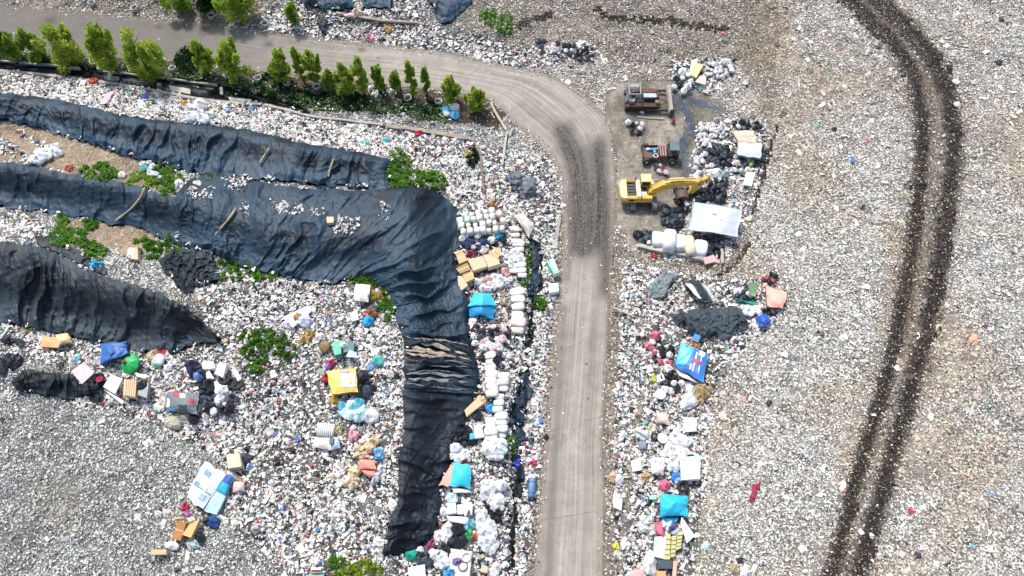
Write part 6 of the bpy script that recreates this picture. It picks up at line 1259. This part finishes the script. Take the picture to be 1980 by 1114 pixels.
tarp('cloth', 'salmon cloth beside a blue square box left of the black strip', 'cloth', [(696,888),(724,890),(728,908),(692,908)], pmat('salmon_cloth', (.74,.27,.2), .7, .15, 1.5, .3), h=.7, rise=.3, wr=.2, skirt=.5, seed=30, n=16); tarp('cloth', 'lower point of salmon cloth hanging below the wider piece', 'cloth', [(694,907),(727,909),(722,922),(714,924)], pmat('salmon_cloth', (.74,.27,.2), .7, .15, 1.5, .3), h=.5, rise=.2, wr=.15, skirt=.3, seed=31, n=12)
bag(706,886,1.2,plastic((.74,.42,.36)),'pale pink bag at the top of the salmon cloth'); bag(696,875,1.7,plastic((.64,.5,.3),.7),'tan wedge left of the salmon cloth'); bag(684,915,1.6,plastic((.68,.56,.32),.7),'cream lump at the lower left of the salmon cloth'); bag(718,862,1.6,plastic((.7,.5,.3),.7),'pale orange cloth lump above the blue square box'); bag(683,935,1.9,plastic((.68,.54,.36),.7),'large cream lump below the salmon cloth'); bag(730,920,1.6,plastic((.6,.62,.62)),'grey translucent bag right of the salmon cloth',yaw=1.2,sc=(1.4,.6,.8)); bag(683,844,1.3,plastic((.74,.36,.4)),'pink lump right of the pale blue cloth')
bb = slab('basin_box', 'bright blue square box with a round lid beside the salmon cloth', 'box', [(722,867),(739,866),(741,886),(724,888)], .6, pmat('box_blue', (.02,.30,.55), .45, .12), lift=.4)
hz = float(np.mean([terr(*c) for c in [(722,867),(739,866),(741,886),(724,888)]])) + 1.0; p_ = P(731.5, 877, hz) - np.array(bb.location)
MB().lathe([(.30,.0),(.42,.02),(.42,.08),(.34,.1),(.22,.04),(0,.06)], 20, tuple(p_)).build('round_lid', pmat('lid_blue', (.02,.14,.30), .4, .2), bb, smooth=True)
slab('cooler', 'blue box with an orange and white lid at the bottom edge', 'box', [(596,1111),(626,1110),(628,1128),(596,1130)], .5, pmat('box_cyan', (.12,.42,.52), .5, .15), lift=.3); slab('carton', 'orange and white carton on the blue box at the bottom edge', 'box', [(600,1102),(622,1101),(622,1108),(600,1109)], .4, pmat('orange_brown', (.5,.22,.1), .7, .2), lift=.6); slab('board', 'white lid above the orange carton at the bottom edge', 'board', [(601,1098),(620,1097),(621,1102),(600,1102)], .1, WB, lift=1.1)
# big blue and white tarp
PALE = pmat('pale_print', (.56,.64,.70), .55, .12, 1.2, .2, dirt=.15)
bt = tarp('tarp', 'large pale blue tarp over a heap in the grey rubbish, lower left', 'tarp', [(397,889),(437,918),(393,986),(359,962)], PALE, h=[1.2,1.3,.8,.8], rise=.35, wr=.1, skirt=.7, seed=32, n=24)
TP = TARPS[bt['label']]
PB = pmat('print_mid_blue', (.18,.32,.58), .6, .5, 4, .1)
panel(TP, 'blue_print', .22, .50, .16, .30, PB); panel(TP, 'blue_print', .08, .28, .52, .64, PB); panel(TP, 'cream_print', .52, .68, .50, .62, pmat('print_cream', (.72,.6,.4), .6, .2)); panel(TP, 'white_print', .06, .22, .74, .84, WS); panel(TP, 'fold_line', .05, .92, .60, .625, pmat('fold_brown', (.25,.2,.16), .7, .3), 0); panel(TP, 'blue_print', .5, .8, .68, .84, pmat('print_pale_blue', (.42,.54,.70), .6, .4, 4, .1))
st2 = tarp('tarp', 'side strip of the large pale blue tarp, cyan above and pale below', 'tarp', [(439,914),(453,922),(418,999),(394,987)], pmat('pale_cyan', (.50,.70,.76), .5, .12, 1.2, .2), h=[1.2,.8,.5,.8], rise=.1, wr=.1, skirt=.5, seed=33, n=20)
panel(TARPS[st2['label']], 'cyan_panel', .02, .98, .02, .48, pmat('strong_cyan', (.02,.36,.64), .5, .12)); panel(TARPS[st2['label']], 'navy_print', .12, .88, .03, .22, pmat('print_navy', (.03,.09,.36), .6, .4, 4)).location.z += .012
bag(414,1010,1.6,plastic((.02,.06,.2)),'navy bag below the tip of the pale blue tarp'); bag(423,1000,1.3,WHITE,'white rag at the tip of the pale blue tarp',sc=(1.4,.6,.5)); bag(405,1005,1.3,BLACK,'black bag below the pale blue tarp'); bag(358,982,1.0,plastic((.5,.02,.08)),'crimson scrap left below the pale blue tarp'); bag(364,994,.9,plastic((.42,.15,.4)),'violet scrap below the crimson one')
carton('beige wooden looking carton right above the pale blue tarp', [(437,879),(463,876),(467,902),(441,906)], 1.0, pmat('beige_box', (.62,.52,.38), .8, .1, 2, .2), .3); bag(476,888,1.5,plastic((.05,.05,.09)),'dark bag right of the beige carton'); bag(462,872,1.1,WHITE,'white rag at the top of the beige carton'); tarp('cloth', 'faint pink cloth right of the pale blue tarp', 'cloth', [(452,930),(472,932),(474,950),(450,952)], pmat('faint_pink', (.66,.48,.42), .8, .25, 2, .3), h=.4, rise=.25, wr=.25, skirt=.3, seed=34, n=12)
carton('rust brown carton standing open left of a yellow one', [(344,1006),(360,1011),(349,1046),(333,1040)], .6, pmat('rust_carton', (.40,.17,.05), .8, .15, 2, .2), .4); carton('yellow tan carton leaning on the rust brown one', [(366,1014),(386,1005),(374,1032),(358,1044),][:2] + [(369,1040),(352,1034)], .6, pmat('yellow_carton', (.62,.40,.14), .8, .12, 2, .2), .5, [[(360,1002),(374,998),(378,1004),(366,1010)]])
carton('small tan carton alone near the lower left', [(292,1063),(321,1062),(322,1072),(292,1073)], .4, CB1, .35); bag(334,1056,1.4,WHITE,'white bag below the rust brown carton',sc=(1.3,.8,.7)); bag(388,1040,1.3,BLACK,'black bag right of the yellow tan carton'); bag(378,1052,1.2,plastic((.5,.66,.62)),'pale aqua scrap below the yellow tan carton')
# row of things under the charcoal ridge
tarp('cloth', 'orange cloth under the charcoal ridge at the left', 'cloth', [(81,650),(112,652),(114,672),(78,670)], pmat('orange_cloth', (.74,.36,.17), .7, .12, 1.5, .25), h=.6, rise=.25, wr=.15, skirt=.4, seed=35, n=14); tarp('cloth', 'cream cloth half covering the orange one', 'cloth', [(108,647),(132,644),(140,662),(112,668)], pmat('cream_yellow', (.72,.54,.28), .7, .1, 1.5, .2), h=.8, rise=.45, wr=.1, skirt=.5, seed=36, n=14)
tarp('tarp', 'crumpled blue tarp under the charcoal ridge', 'tarp', [(195,665),(244,660),(248,682),(194,706)], pmat('deep_blue', (.02,.11,.34), .5, .25, 1, .3), h=.8, rise=.45, wr=.4, skirt=.6, seed=37, n=20); bag(240,676,2.0,plastic((.01,.02,.08)),'navy bag at the right end of the crumpled blue tarp')
um = empty('umbrella', G(251,704,.3)); tag(um, 'round green umbrella with a red top lying in rubbish', 'umbrella'); um.rotation_euler = (.2, -.25, .3)
pr = []; n = 16
for k in range(8):
    f = k / 7; pr.append((1.15 * f, .55 * (1 - f * f)))
U = MB(); vs = []
for r_, z_ in pr:
    for i in range(n * 2): a = PI * i / n; vs.append((max(r_, .01) * (1 - .06 * (i % 4 == 2)) * math.cos(a), max(r_, .01) * (1 - .06 * (i % 4 == 2)) * math.sin(a), z_ - .06 * (i % 4 == 2) * r_))
thick(U.add(vs, gridfaces(8, n * 2).tolist() + [(k * n * 2 + n * 2 - 1, (k + 1) * n * 2 + n * 2 - 1, (k + 1) * n * 2, k * n * 2) for k in range(7)]).build('canopy', pmat('umbrella_green', (.015,.42,.10), .5, .2, 2, .2), um, smooth=True), .02)
MB().lathe([(.01,.42),(.18,.36),(.22,.2),(.15,.05),(0,0)], 14, (-.15,.2,.5)).build('red_top', pmat('dark_crimson', (.36,.01,.07), .5, .2), um, smooth=True); MB().tube([(0,0,.5),(0,0,-.3)], .025, 6).build('pole', SLATE, um)
slab('board', 'pink square board beside the short pleated sheet', 'board', [(137,718),(162,700),(183,720),(158,743)], .18, pmat('pink_board', (.68,.47,.47), .7, .12, 1.5, .2), lift=.6); bag(150,693,1.3,plastic((.3,.62,.72)),'aqua bottle like bag above the pink square board',sc=(.7,1,.7)); bag(190,732,1.5,BLACK,'black bag right of the pink square board'); bag(192,735,.9,plastic((.5,.03,.1)),'red scrap on the black bag right of the pink board',up=.6)
slab('board', 'large white panel leaning left of the slatted carton', 'board', [(214,724),(237,732),(222,762),(199,748)], .2, WB, lift=.7, hs=[.3,.3,0,0]); slab('board', 'narrow white strip panel below the large white panel', 'board', [(199,752),(222,764),(240,776),(236,782)], .12, WB, lift=.5)
sc_ = slab('cardboard_box', 'slatted tan carton right of the large white panel', 'box', [(240,733),(264,736),(261,768),(238,764)], .7, CB2, lift=.5, bevel=.015)
hz = float(np.mean([terr(*c) for c in [(240,733),(264,736),(261,768),(238,764)]])) + 1.2
for f in (.18,.34,.5,.66,.82): on_top(sc_, [(240+24*f,733+3*f),(241.6+24*f,733+3*f),(239.6+23*f,764+4*f),(238+23*f,764+4*f)], hz + .012, 'groove', CB3)
slab('crate', 'grey metal box with an open dark side right of the slatted carton', 'box', [(268,738),(288,742),(284,770),(266,764)], .6, pmat('grey_metal', (.30,.31,.30), .5, .35, 3), lift=.4); bag(277,746,1.3,BLACK,'black bag in the mouth of the grey metal box',up=.6)
bag(310,700,1.9,WHITE,'white bag right of the green umbrella'); bag(327,712,1.2,WHITE,'smaller white bag below the one right of the umbrella'); bag(305,706,1.1,plastic((.1,.5,.25)),'green bag beside the white bag right of the umbrella'); bag(313,685,1.3,plastic((.6,.03,.05)),'red bag below the charcoal ridge'); slab('board', 'flat white board below the green umbrella', 'board', [(262,722),(284,724),(282,732),(264,728)], .12, WB, lift=.5); bag(296,688,1.4,plastic((.55,.42,.27),.7),'tan lump left of the red bag'); bag(325,684,.9,WHITE,'small white ball right of the red bag')
tt_ = tarp('tarp', 'grey tarp tent with red and white patches, left of a dark bag heap', 'tarp', [(322,757),(384,762),(380,800),(322,796)], pmat('tent_grey', (.15,.18,.19), .65, .25, 1, .3), h=.9, rise=.6, wr=.22, skirt=.5, seed=38, n=24)
TT = TARPS[tt_['label']]; panel(TT, 'red_patch', .22, .40, .02, .22, RS); panel(TT, 'white_patch', .42, .60, .06, .26, WS); panel(TT, 'red_patch', .72, .88, .28, .5, pmat('strong_red', (.6,.01,.02), .6, .1)); panel(TT, 'blue_patch', .08, .30, .84, .97, pmat('patch_blue', (.06,.28,.6), .6, .1)); panel(TT, 'dark_patch', .40, .66, .6, .95, pmat('patch_dark', (.05,.06,.06), .6, .2)); panel(TT, 'white_patch', .02, .10, .35, .8, WS)
bag(382,792,1.6,plastic((.7,.6,.56)),'beige rolled rag at the right edge of the grey tarp tent',yaw=1.1,sc=(1.7,.5,.7)); bag(346,812,2.4,pmat('straw_lump', (.5,.46,.36), .85, .4, 2.5, .4),'straw coloured lump below the grey tarp tent',sc=(1.2,.8,.6)); bag(376,812,1.5,BLACK,'black bag below the right corner of the grey tarp tent'); bag(317,774,1.6,plastic((.6,.55,.5)),'beige rag at the left edge of the grey tarp tent',yaw=2,sc=(1.3,.5,.6))
slab('foam_box', 'left one of two white foam boxes, with a yellow strap', 'box', [(391,699),(412,698),(416,712),(392,714)], .6, WB, lift=.4); slab('foam_box', 'right one of two white foam boxes, standing taller', 'box', [(424,700),(438,703),(431,730),(414,722)], .8, WB, lift=.4); slab('foam_box', 'lower white foam piece under the pair of foam boxes', 'box', [(398,722),(404,716),(414,732),(400,735)], .5, WB, lift=.3); bag(397,722,.9,plastic((.55,.52,.1)),'yellow strap like rag on the left foam box',yaw=1.5,sc=(1.4,.5,.6),up=.5); slab('foam_box', 'white tray below the pair of foam boxes', 'box', [(414,738),(426,736),(430,752),(416,755)], .3, WB, lift=.4)
heap([(372,705),(392,714),(390,732),(374,732)], 6, 1.4, [plastic((.012,.015,.05)), plastic((.1,.2,.4))], 'navy bag left of the pair of foam boxes', 'navy bags by the foam boxes', seed=53, mind=10)
for u, v, l in [(405,744,'first tyre left of the white tray'),(434,735,'tyre just right of the taller foam box'),(448,742,'tyre below the grey panel near the foam boxes'),(460,745,'rightmost tyre near the foam boxes')]: torus(u, v, .5, .17, RUB, l)
heap([(385,745),(440,750),(462,775),(440,800),(400,795),(388,770)], 26, 1.1, [BLACK, BLACK, SLATE, WHITE, plastic((.25,.02,.04))], 'bag in the dark heap right of the grey tarp tent', 'dark bags right of the tarp tent', seed=54, mind=10); slab('board', 'grey panel right of the taller foam box', 'board', [(446,714),(456,712),(468,732),(460,738)], .1, pmat('grey_board2', (.5,.53,.52), .6, .12), lift=.5)
bag(10,706,2.0,SLATE,'slate bag at the left edge beside a black scrap'); bag(34,700,1.6,BLACK,'black scrap bag at the left edge'); tarp('cloth','pink paper on the rubbish strip above the road','cloth',[(664,28),(680,24),(684,32),(668,34)],pmat('pink_cloth', (.72,.42,.5), .7, .2, 2, .3),h=.3,rise=.15,skirt=.2,seed=39,n=10); bag(690,26,1.6,plastic((.62,.48,.36),.7),'beige lump right of the pink paper above the road'); bag(752,58,1.3,plastic((.6,.34,.08)),'orange scrap above the road'); bag(716,76,1.3,plastic((.7,.3,.36)),'pink scrap at the upper road edge'); bag(1072,96,1.4,plastic((.72,.6,.62)),'pale pink bag in the dark heap above the road bend')
# ================================================================== machines
YEL = pmat('excavator_yellow', (.70,.43,.06), .55, .35, 1.5, .25, dirt=.5); YEL2 = pmat('faded_yellow', (.74,.60,.28), .5, .2, 1.5, .15, dirt=.2); OCH = pmat('worn_orange', (.40,.18,.03), .6, .4, 2, .2, dirt=.5)
STEEL = pmat('track_steel', (.20,.20,.205), .55, .35, 3, .3, metal=.3, dirt=.4); GREASE = pmat('greasy_black', (.018,.017,.017), .5, .4, 3, .3); RUST = pmat('rust', (.10,.052,.034), .9, .5, 3, .4, dirt=.5); GLASS = pmat('cab_glass', (.03,.04,.045), .1, .2, 1, 0)
DKST = pmat('dirty_steel', (.10,.105,.115), .6, .4, 2.5, .3, dirt=.3)
def stadium(L, h, n=8):
    r = h / 2; pts = []
    for i in range(n + 1): a = -PI / 2 + PI * i / n; pts.append((L / 2 - r + r * math.cos(a), r + r * math.sin(a)))
    for i in range(n + 1): a = PI / 2 + PI * i / n; pts.append((-L / 2 + r + r * math.cos(a), r + r * math.sin(a)))
    return pts
def track(parent, c, L, w, h, along, mat, pitch=.22):
    """crawler track: belt, shoes proud of it, road wheels inside"""
    m = MB(); prof = stadium(L, h)
    def put(mb, pr, w0, w1):
        if along == 'y': mb.prism([(p[0] + c[1], p[1]) for p in pr], c[0] + w0, c[0] + w1, 'x')
        else: mb.prism([(p[0] + c[0], p[1]) for p in pr], c[1] + w0, c[1] + w1, 'y')
    put(m, prof, -w / 2 + .03, w / 2 - .03)
    r = h / 2; per = []; n1 = int((L - h) / pitch)
    for k in range(n1 + 1): per += [(-L / 2 + r + k * pitch, h + .015, 0), (-L / 2 + r + k * pitch, -.015 + .03, 0)]
    for k in range(1, 6):
        a = PI * k / 6; per += [(L / 2 - r + (r + .01) * math.sin(a), r + (r + .01) * math.cos(a), a), (-L / 2 + r - (r + .01) * math.sin(a), r + (r + .01) * math.cos(a), -a)]
    for s, z, a in per:
        if along == 'y': m.box((c[0], c[1] + s, z), (w, pitch * .62, .055), 0, 0, -a)
        else: m.box((c[0] + s, c[1], z), (pitch * .62, w, .055), 0, a, 0)
    t = m.build('track', mat, parent)
    for s in np.linspace(-L / 2 + r, L / 2 - r, 5):
        for sg in (-1, 1):
            if along == 'y': MB().tube([(c[0] + sg * (w / 2 - .03), c[1] + s, r), (c[0] + sg * (w / 2 + .05), c[1] + s, r)], r * .62, 14).build('roller', GREASE, t)
            else: MB().tube([(c[0] + s, c[1] + sg * (w / 2 - .03), r), (c[0] + s, c[1] + sg * (w / 2 + .05), r)], r * .62, 14).build('roller', GREASE, t)
    return t
# --- excavator, tracks pointing away from the viewer, arm swung to the right
E = empty('excavator', G(1240,383,.0)); tag(E, 'yellow tracked excavator with its arm reaching right over black rubbish bags', 'excavator', None)
for x in (-1.25, 1.3): track(E, (x, 0), 4.1, .66, .85, 'y', STEEL)
MB().box((0,0,.55),(2.0,1.4,.5)).tube([(0,0,.7),(0,0,1.1)], .75, 20).build('undercarriage', GREASE, E)
b = MB(); z0, z1 = 1.08, 1.95
b.prism([(-2.75,-.95),(-2.6,-1.32),(-2.2,-1.42),(.95,-1.42),(.95,1.36),(-2.2,1.36),(-2.6,1.25),(-2.78,.8)], z0, z0 + .28, 'z').build('deck', YEL, E, bevel=.04)
b = MB(); b.prism([(-2.80,-.9),(-2.66,-1.3),(-2.3,-1.4),(-1.95,-1.4),(-1.95,1.34),(-2.3,1.34),(-2.66,1.22),(-2.82,.8)], z0 + .29, z1 + .06, 'z').build('counterweight', YEL2, E, bevel=.09)
MB().box((-1.15,-1.19,1.66),(1.55,.44,.58)).box((.35,-1.19,1.66),(1.2,.44,.58)).build('side_cover', YEL, E, bevel=.04)
MB().box((-1.45,-1.42,1.55),(.62,.03,.3)).build('vent', GREASE, E)
MB().box((-1.42,-.02,1.55),(.9,1.85,.36)).build('engine_bay', GREASE, E)
for k in range(4): MB().box((-1.42,-.7+.42*k,1.80),(.7,.16,.12)).tube([(-1.7,-.6+.42*k,1.78),(-1.1,-.5+.42*k,1.84)], .045, 6).build('engine_pipe', DKST, E)
MB().box((-1.42,1.12,1.7),(.95,.36,.55)).build('engine_hood', OCH, E, bevel=.05)
MB().box((-.62,.0,1.72),(.55,2.5,.66)).build('hood', pmat('pale_hood', (.62,.55,.42), .5, .2, 1.5, .2, dirt=.3), E, bevel=.05)
MB().tube([(-.9,1.28,1.9),(-.9,1.28,2.45)], .07, 10).build('exhaust', GREASE, E)
MB().box((.05,-.62,1.6),(.7,.6,.45)).build('tank', pmat('pale_tank', (.50,.47,.38), .5, .25, 1.5, .2, dirt=.3), E, bevel=.04); MB().box((.0,.1,1.5),(.75,.75,.3)).build('valve_block', GREASE, E)
cb = MB().box((.25,.98,1.95),(1.15,1.05,1.5)).build('cab', YEL, E, bevel=.05)
for c, d in (((.835,.98,2.2),(.02,.85,.8)),((.25,.445,2.25),(.85,.02,.7)),((.25,1.515,2.25),(.85,.02,.7)),((-.335,.98,2.25),(.02,.8,.6))): MB().box(c, d).build('window', GLASS, cb)
MB().box((.25,.98,2.74),(1.2,1.12,.09)).build('roof', pmat('roof_yellow', (.76,.66,.26), .5, .12, 1.5, .1), cb, bevel=.03)
MB().box((1.25,.92,2.5),(.85,.06,.06)).box((1.1,1.2,1.5),(.5,.5,.1)).build('guard', YEL2, cb)
MB().box((.95,-.15,1.5),(.5,.75,.75)).build('boom_foot', OCH, E, bevel=.04)
# boom: a curved box section in the x-z plane; stick pivots at its tip
bp = [(.75,1.5),(1.25,2.2),(2.2,2.98),(3.1,3.32),(4.3,3.50),(6.1,3.55)]; bh = [.5,.74,.95,.96,.8,.6]
top = []; bot = []
for i, (x, z) in enumerate(bp):
    a = bp[max(0, i - 1)]; c = bp[min(len(bp) - 1, i + 1)]; dx, dz = c[0] - a[0], c[1] - a[1]; L_ = math.hypot(dx, dz); nx, nz = -dz / L_, dx / L_
    top.append((x + nx * bh[i] / 2, z + nz * bh[i] / 2)); bot.append((x - nx * bh[i] / 2, z - nz * bh[i] / 2))
bo = MB(); pf = top + bot[::-1]
for i in range(len(bp) - 1): bo.prism([bot[i], bot[i + 1], top[i + 1], top[i]], -.54, .16)
boom = bo.build('boom', YEL, E, bevel=.03); boom.data.materials[0] = YEL
for y in (-.72, .32): MB().tube([(1.15,y,1.45),(2.1,y,2.2)], .11, 10).tube([(2.1,y,2.2),(2.9,y,2.95)], .06, 8).build('boom_cylinder', YEL2, E)
MB().tube([(2.6,-.19,4.12),(4.3,-.19,4.25)], .12, 10).tube([(4.3,-.19,4.25),(6.3,-.19,4.35)], .06, 8).build('stick_cylinder', YEL2, E)
for k in (-.42, .04): MB().tube([(1.6,k,3.0),(2.4,k,3.62),(3.3,k,3.9),(4.6,k,3.98),(5.7,k,3.9)], .035, 6).build('hose', GREASE, boom)
sk = MB(); sp = [(6.95,4.55),(6.2,3.95),(5.85,3.55),(5.55,2.6),(5.3,1.5),(5.55,1.35),(6.2,2.6),(6.75,3.6),(7.25,4.25)]
sk.prism(sp[1:4] + [(6.2,2.6),(6.75,3.6)], -.42, .04); sk.prism([sp[3], sp[4], sp[5], sp[6]], -.40, .02); sk.prism([sp[0], sp[1], (6.75,3.6), sp[8]], -.40, .02)
stick = sk.build('stick', YEL, E, bevel=.03); MB().box((7.1,-.19,4.4),(.34,.5,.3),0,.8).build('stick_end', OCH, stick); MB().tube([(6.9,-.5,4.1),(6.9,.12,4.1)], .1, 10).tube([(6.1,-.55,3.55),(6.1,.17,3.55)], .13, 12).build('pivot_pin', GREASE, stick)
MB().tube([(6.9,-.19,3.3),(6.2,-.19,2.0)], .11, 8).tube([(6.2,-.19,2.0),(5.9,-.19,1.3)], .06, 8).build('bucket_cylinder', YEL2, E)
bk = MB(); arc = [(5.55 - .75 + .75 * math.cos(a), .72 + .62 * math.sin(a)) for a in np.linspace(-.4, PI + .5, 12)]
bk.prism(arc, -.72, .34); bucket = bk.build('bucket', pmat('dirty_bucket', (.12,.07,.05), .7, .4, 2, .3, dirt=.4), E)
for k in range(5): MB().box((4.25,-.6+.2*k,.42),(.3,.09,.09),0,.6).build('tooth', STEEL, bucket)
# --- derelict bulldozer, blade to the right
B = empty('bulldozer', G(1249,201,0)); tag(B, 'derelict rusty bulldozer without its cab, blade on the right, beside the puddle', 'bulldozer')
track(B, (-.75,-1.05), 4.3, .62, 1.05, 'x', RUST, .24); track(B, (-.65,1.35), 4.3, .55, 1.05, 'x', pmat('dark_rust', (.12,.07,.05), .85, .4, 3, .4), .24)
MB().box((-.7,.15,.75),(3.9,1.5,.6)).build('chassis', GREASE, B)
MB().box((-2.1,.2,1.2),(1.1,1.7,.5)).box((-2.75,-.2,1.0),(.3,1.1,.4)).build('rear_deck', DKST, B, bevel=.05)
f_ = MB()
for x, y in ((-2.5,-.65),(-2.5,1.0),(-1.05,-.65),(-1.05,1.0)): f_.tube([(x,y,1.2),(x,y,2.55)], .07, 8)
for y in (-.65,1.0): f_.tube([(-2.5,y,2.55),(-1.05,y,2.55)], .08, 8)
for x in (-2.5,-1.05): f_.tube([(x,-.65,2.55),(x,1.0,2.55)], .08, 8)
f_.build('canopy_frame', pmat('grey_frame', (.30,.33,.36), .55, .3, 2, .2, dirt=.2), B); MB().box((-1.78,.75,2.58),(1.2,.5,.06)).build('roof_plate', pmat('grey_plate', (.26,.29,.32), .5, .3, 2, .2), B)
MB().box((-1.8,.2,1.62),(.6,.65,.22)).box((-2.08,.2,1.9),(.16,.65,.5)).build('seat', GREASE, B, bevel=.06); MB().tube([(-1.25,.3,1.5),(-1.15,.3,2.0)], .04, 6).tube([(-1.25,-.1,1.5),(-1.2,-.1,1.95)], .04, 6).build('lever', DKST, B)
MB().box((-2.05,-.75,1.32),(.75,.35,.45)).build('battery_box', pmat('grey_plate', (.26,.29,.32), .5, .3, 2, .2), B, bevel=.04)
MB().box((.35,.25,1.25),(1.8,1.0,.5)).build('engine', DKST, B)
MB().prism([(-.55,1.52),(.55,1.52),(1.1,1.6),(1.1,1.66),(-.5,1.7)], -.35, .28).build('bonnet_plate', pmat('pale_plate', (.42,.48,.46), .5, .25, 1.5, .2, dirt=.25), B)
for k in range(5): MB().box((-.35+.34*k,.82,1.62),(.16,.6,.14)).build('engine_head', pmat('red_oxide', (.22,.05,.045), .75, .4, 3, .3, dirt=.5), B)
MB().box((1.25,.25,1.3),(.18,1.3,.95)).build('radiator', RUST, B); MB().box((1.18,-.7,1.15),(.5,.5,.4)).build('hydraulic_tank', OCH, B, bevel=.04)
for y in (-1.5, 1.75): MB().box((1.25,y,.55),(3.4,.2,.26)).build('push_arm', GREASE, B)
for y in (-.35,.7): MB().tube([(1.3,y,1.5),(2.55,y,.9)], .07, 8).build('lift_cylinder', DKST, B)
pf = [(2.75,.0),(2.62,.35),(2.60,.75),(2.72,1.18),(2.95,1.35),(3.08,1.35),(2.86,1.05),(2.78,.6),(2.9,0)]
bd = MB().prism(pf, -2.05, 2.1).build('blade', pmat('blade_steel', (.36,.32,.27), .7, .3, 2, .3, dirt=.3), B); MB().box((2.92,0,.06),(.16,4.2,.14)).build('cutting_edge', RUST, bd)
MB().tube([(-1.3,-2.2,.1),(.3,-2.45,.12),(2.1,-2.6,.12)], .07, 8).build('loose_pipe', pmat('pale_pipe', (.55,.48,.4), .7, .3), None); bpy.data.objects['loose_pipe'].location += B.location; tag(bpy.data.objects['loose_pipe'], 'pale pipe lying on the ground below the derelict bulldozer', 'pipe')
bag(1241,216,.9,WHITE,'white rag at the foot of the derelict bulldozer track')
# --- wrecked loader between the two
Ld = empty('wrecked_loader', G(1277,304,0)); tag(Ld, 'wrecked small loader with a teal roof, standing between bulldozer and excavator', 'loader')
RB = pmat('rust_brown', (.15,.085,.07), .8, .4, 2.5, .4, dirt=.3)
MB().box((-1.35,.1,.62),(1.9,1.75,.5)).build('rear_frame', RB, Ld, bevel=.05); MB().box((-1.35,1.0,.95),(1.9,.1,.3)).box((-2.3,.1,.95),(.1,1.7,.3)).build('frame_edge', GREASE, Ld)
MB().box((-1.0,.35,1.1),(1.2,.16,.2),.1).box((-.9,.1,1.05),(.3,.5,.2)).build('engine_block', pmat('loader_blue', (.05,.36,.56), .5, .25), Ld); MB().box((-1.65,.45,1.02),(.4,.3,.14)).build('filter', pmat('lilac_grey', (.62,.62,.66), .6, .1), Ld)
tr_ = torus(1277-16.5,298,.27,.08,pmat('pale_ring', (.55,.50,.42), .6, .2),'x','steering_ring','ring',up=1.0,tilt=.1); bpy.data.objects.remove(tr_)
rg = MB(); n = 18
rg.v = [((.27 + .08 * math.cos(2*PI*j/8)) * math.cos(2*PI*i/n) - .78, (.27 + .08 * math.cos(2*PI*j/8)) * math.sin(2*PI*i/n) - .55, 1.0 + .08 * math.sin(2*PI*j/8)) for i in range(n) for j in range(8)]; rg.f = [(i*8+j, ((i+1)%n)*8+j, ((i+1)%n)*8+(j+1)%8, i*8+(j+1)%8) for i in range(n) for j in range(8)]
rg.build('hub_ring', pmat('pale_ring', (.55,.50,.42), .6, .2), Ld, smooth=True)
MB().box((.15,.1,.8),(.8,1.7,.7)).build('middle_frame', pmat('oxide_frame', (.17,.07,.06), .8, .4, 2.5, .3), Ld, bevel=.04)
for x in (-.2,.1,.42): MB().tube([(x,-.75,1.25),(x,1.0,1.35)], .08, 8).build('lift_arm', pmat('pink_steel', (.42,.29,.26), .7, .3), Ld)
MB().box((1.35,.1,.8),(1.2,1.7,.7)).build('front_frame', GREASE, Ld); 
for x in (.85,1.95):
    for y in (-.65,.85): MB().tube([(x,y,1.0),(x,y,2.1)], .05, 6).build('roof_post', GREASE, Ld)
MB().box((1.4,.15,2.13),(1.15,1.6,.1)).build('cab_roof', pmat('teal_roof', (.10,.15,.16), .6, .3, 1.5, .2, dirt=.4), Ld, bevel=.05)
for x, y in ((-1.9,-1.0),(-1.9,1.15),(1.3,-1.05),(1.3,1.2)):
    wh = MB().tube([(x,y-.2,.5),(x,y+.2,.5)], .5, 18).build('wheel', RUB, Ld); MB().tube([(x,y-.22,.5),(x,y+.22,.5)], .22, 12).build('rim', pmat('pale_rim', (.5,.47,.4), .6, .3), wh)
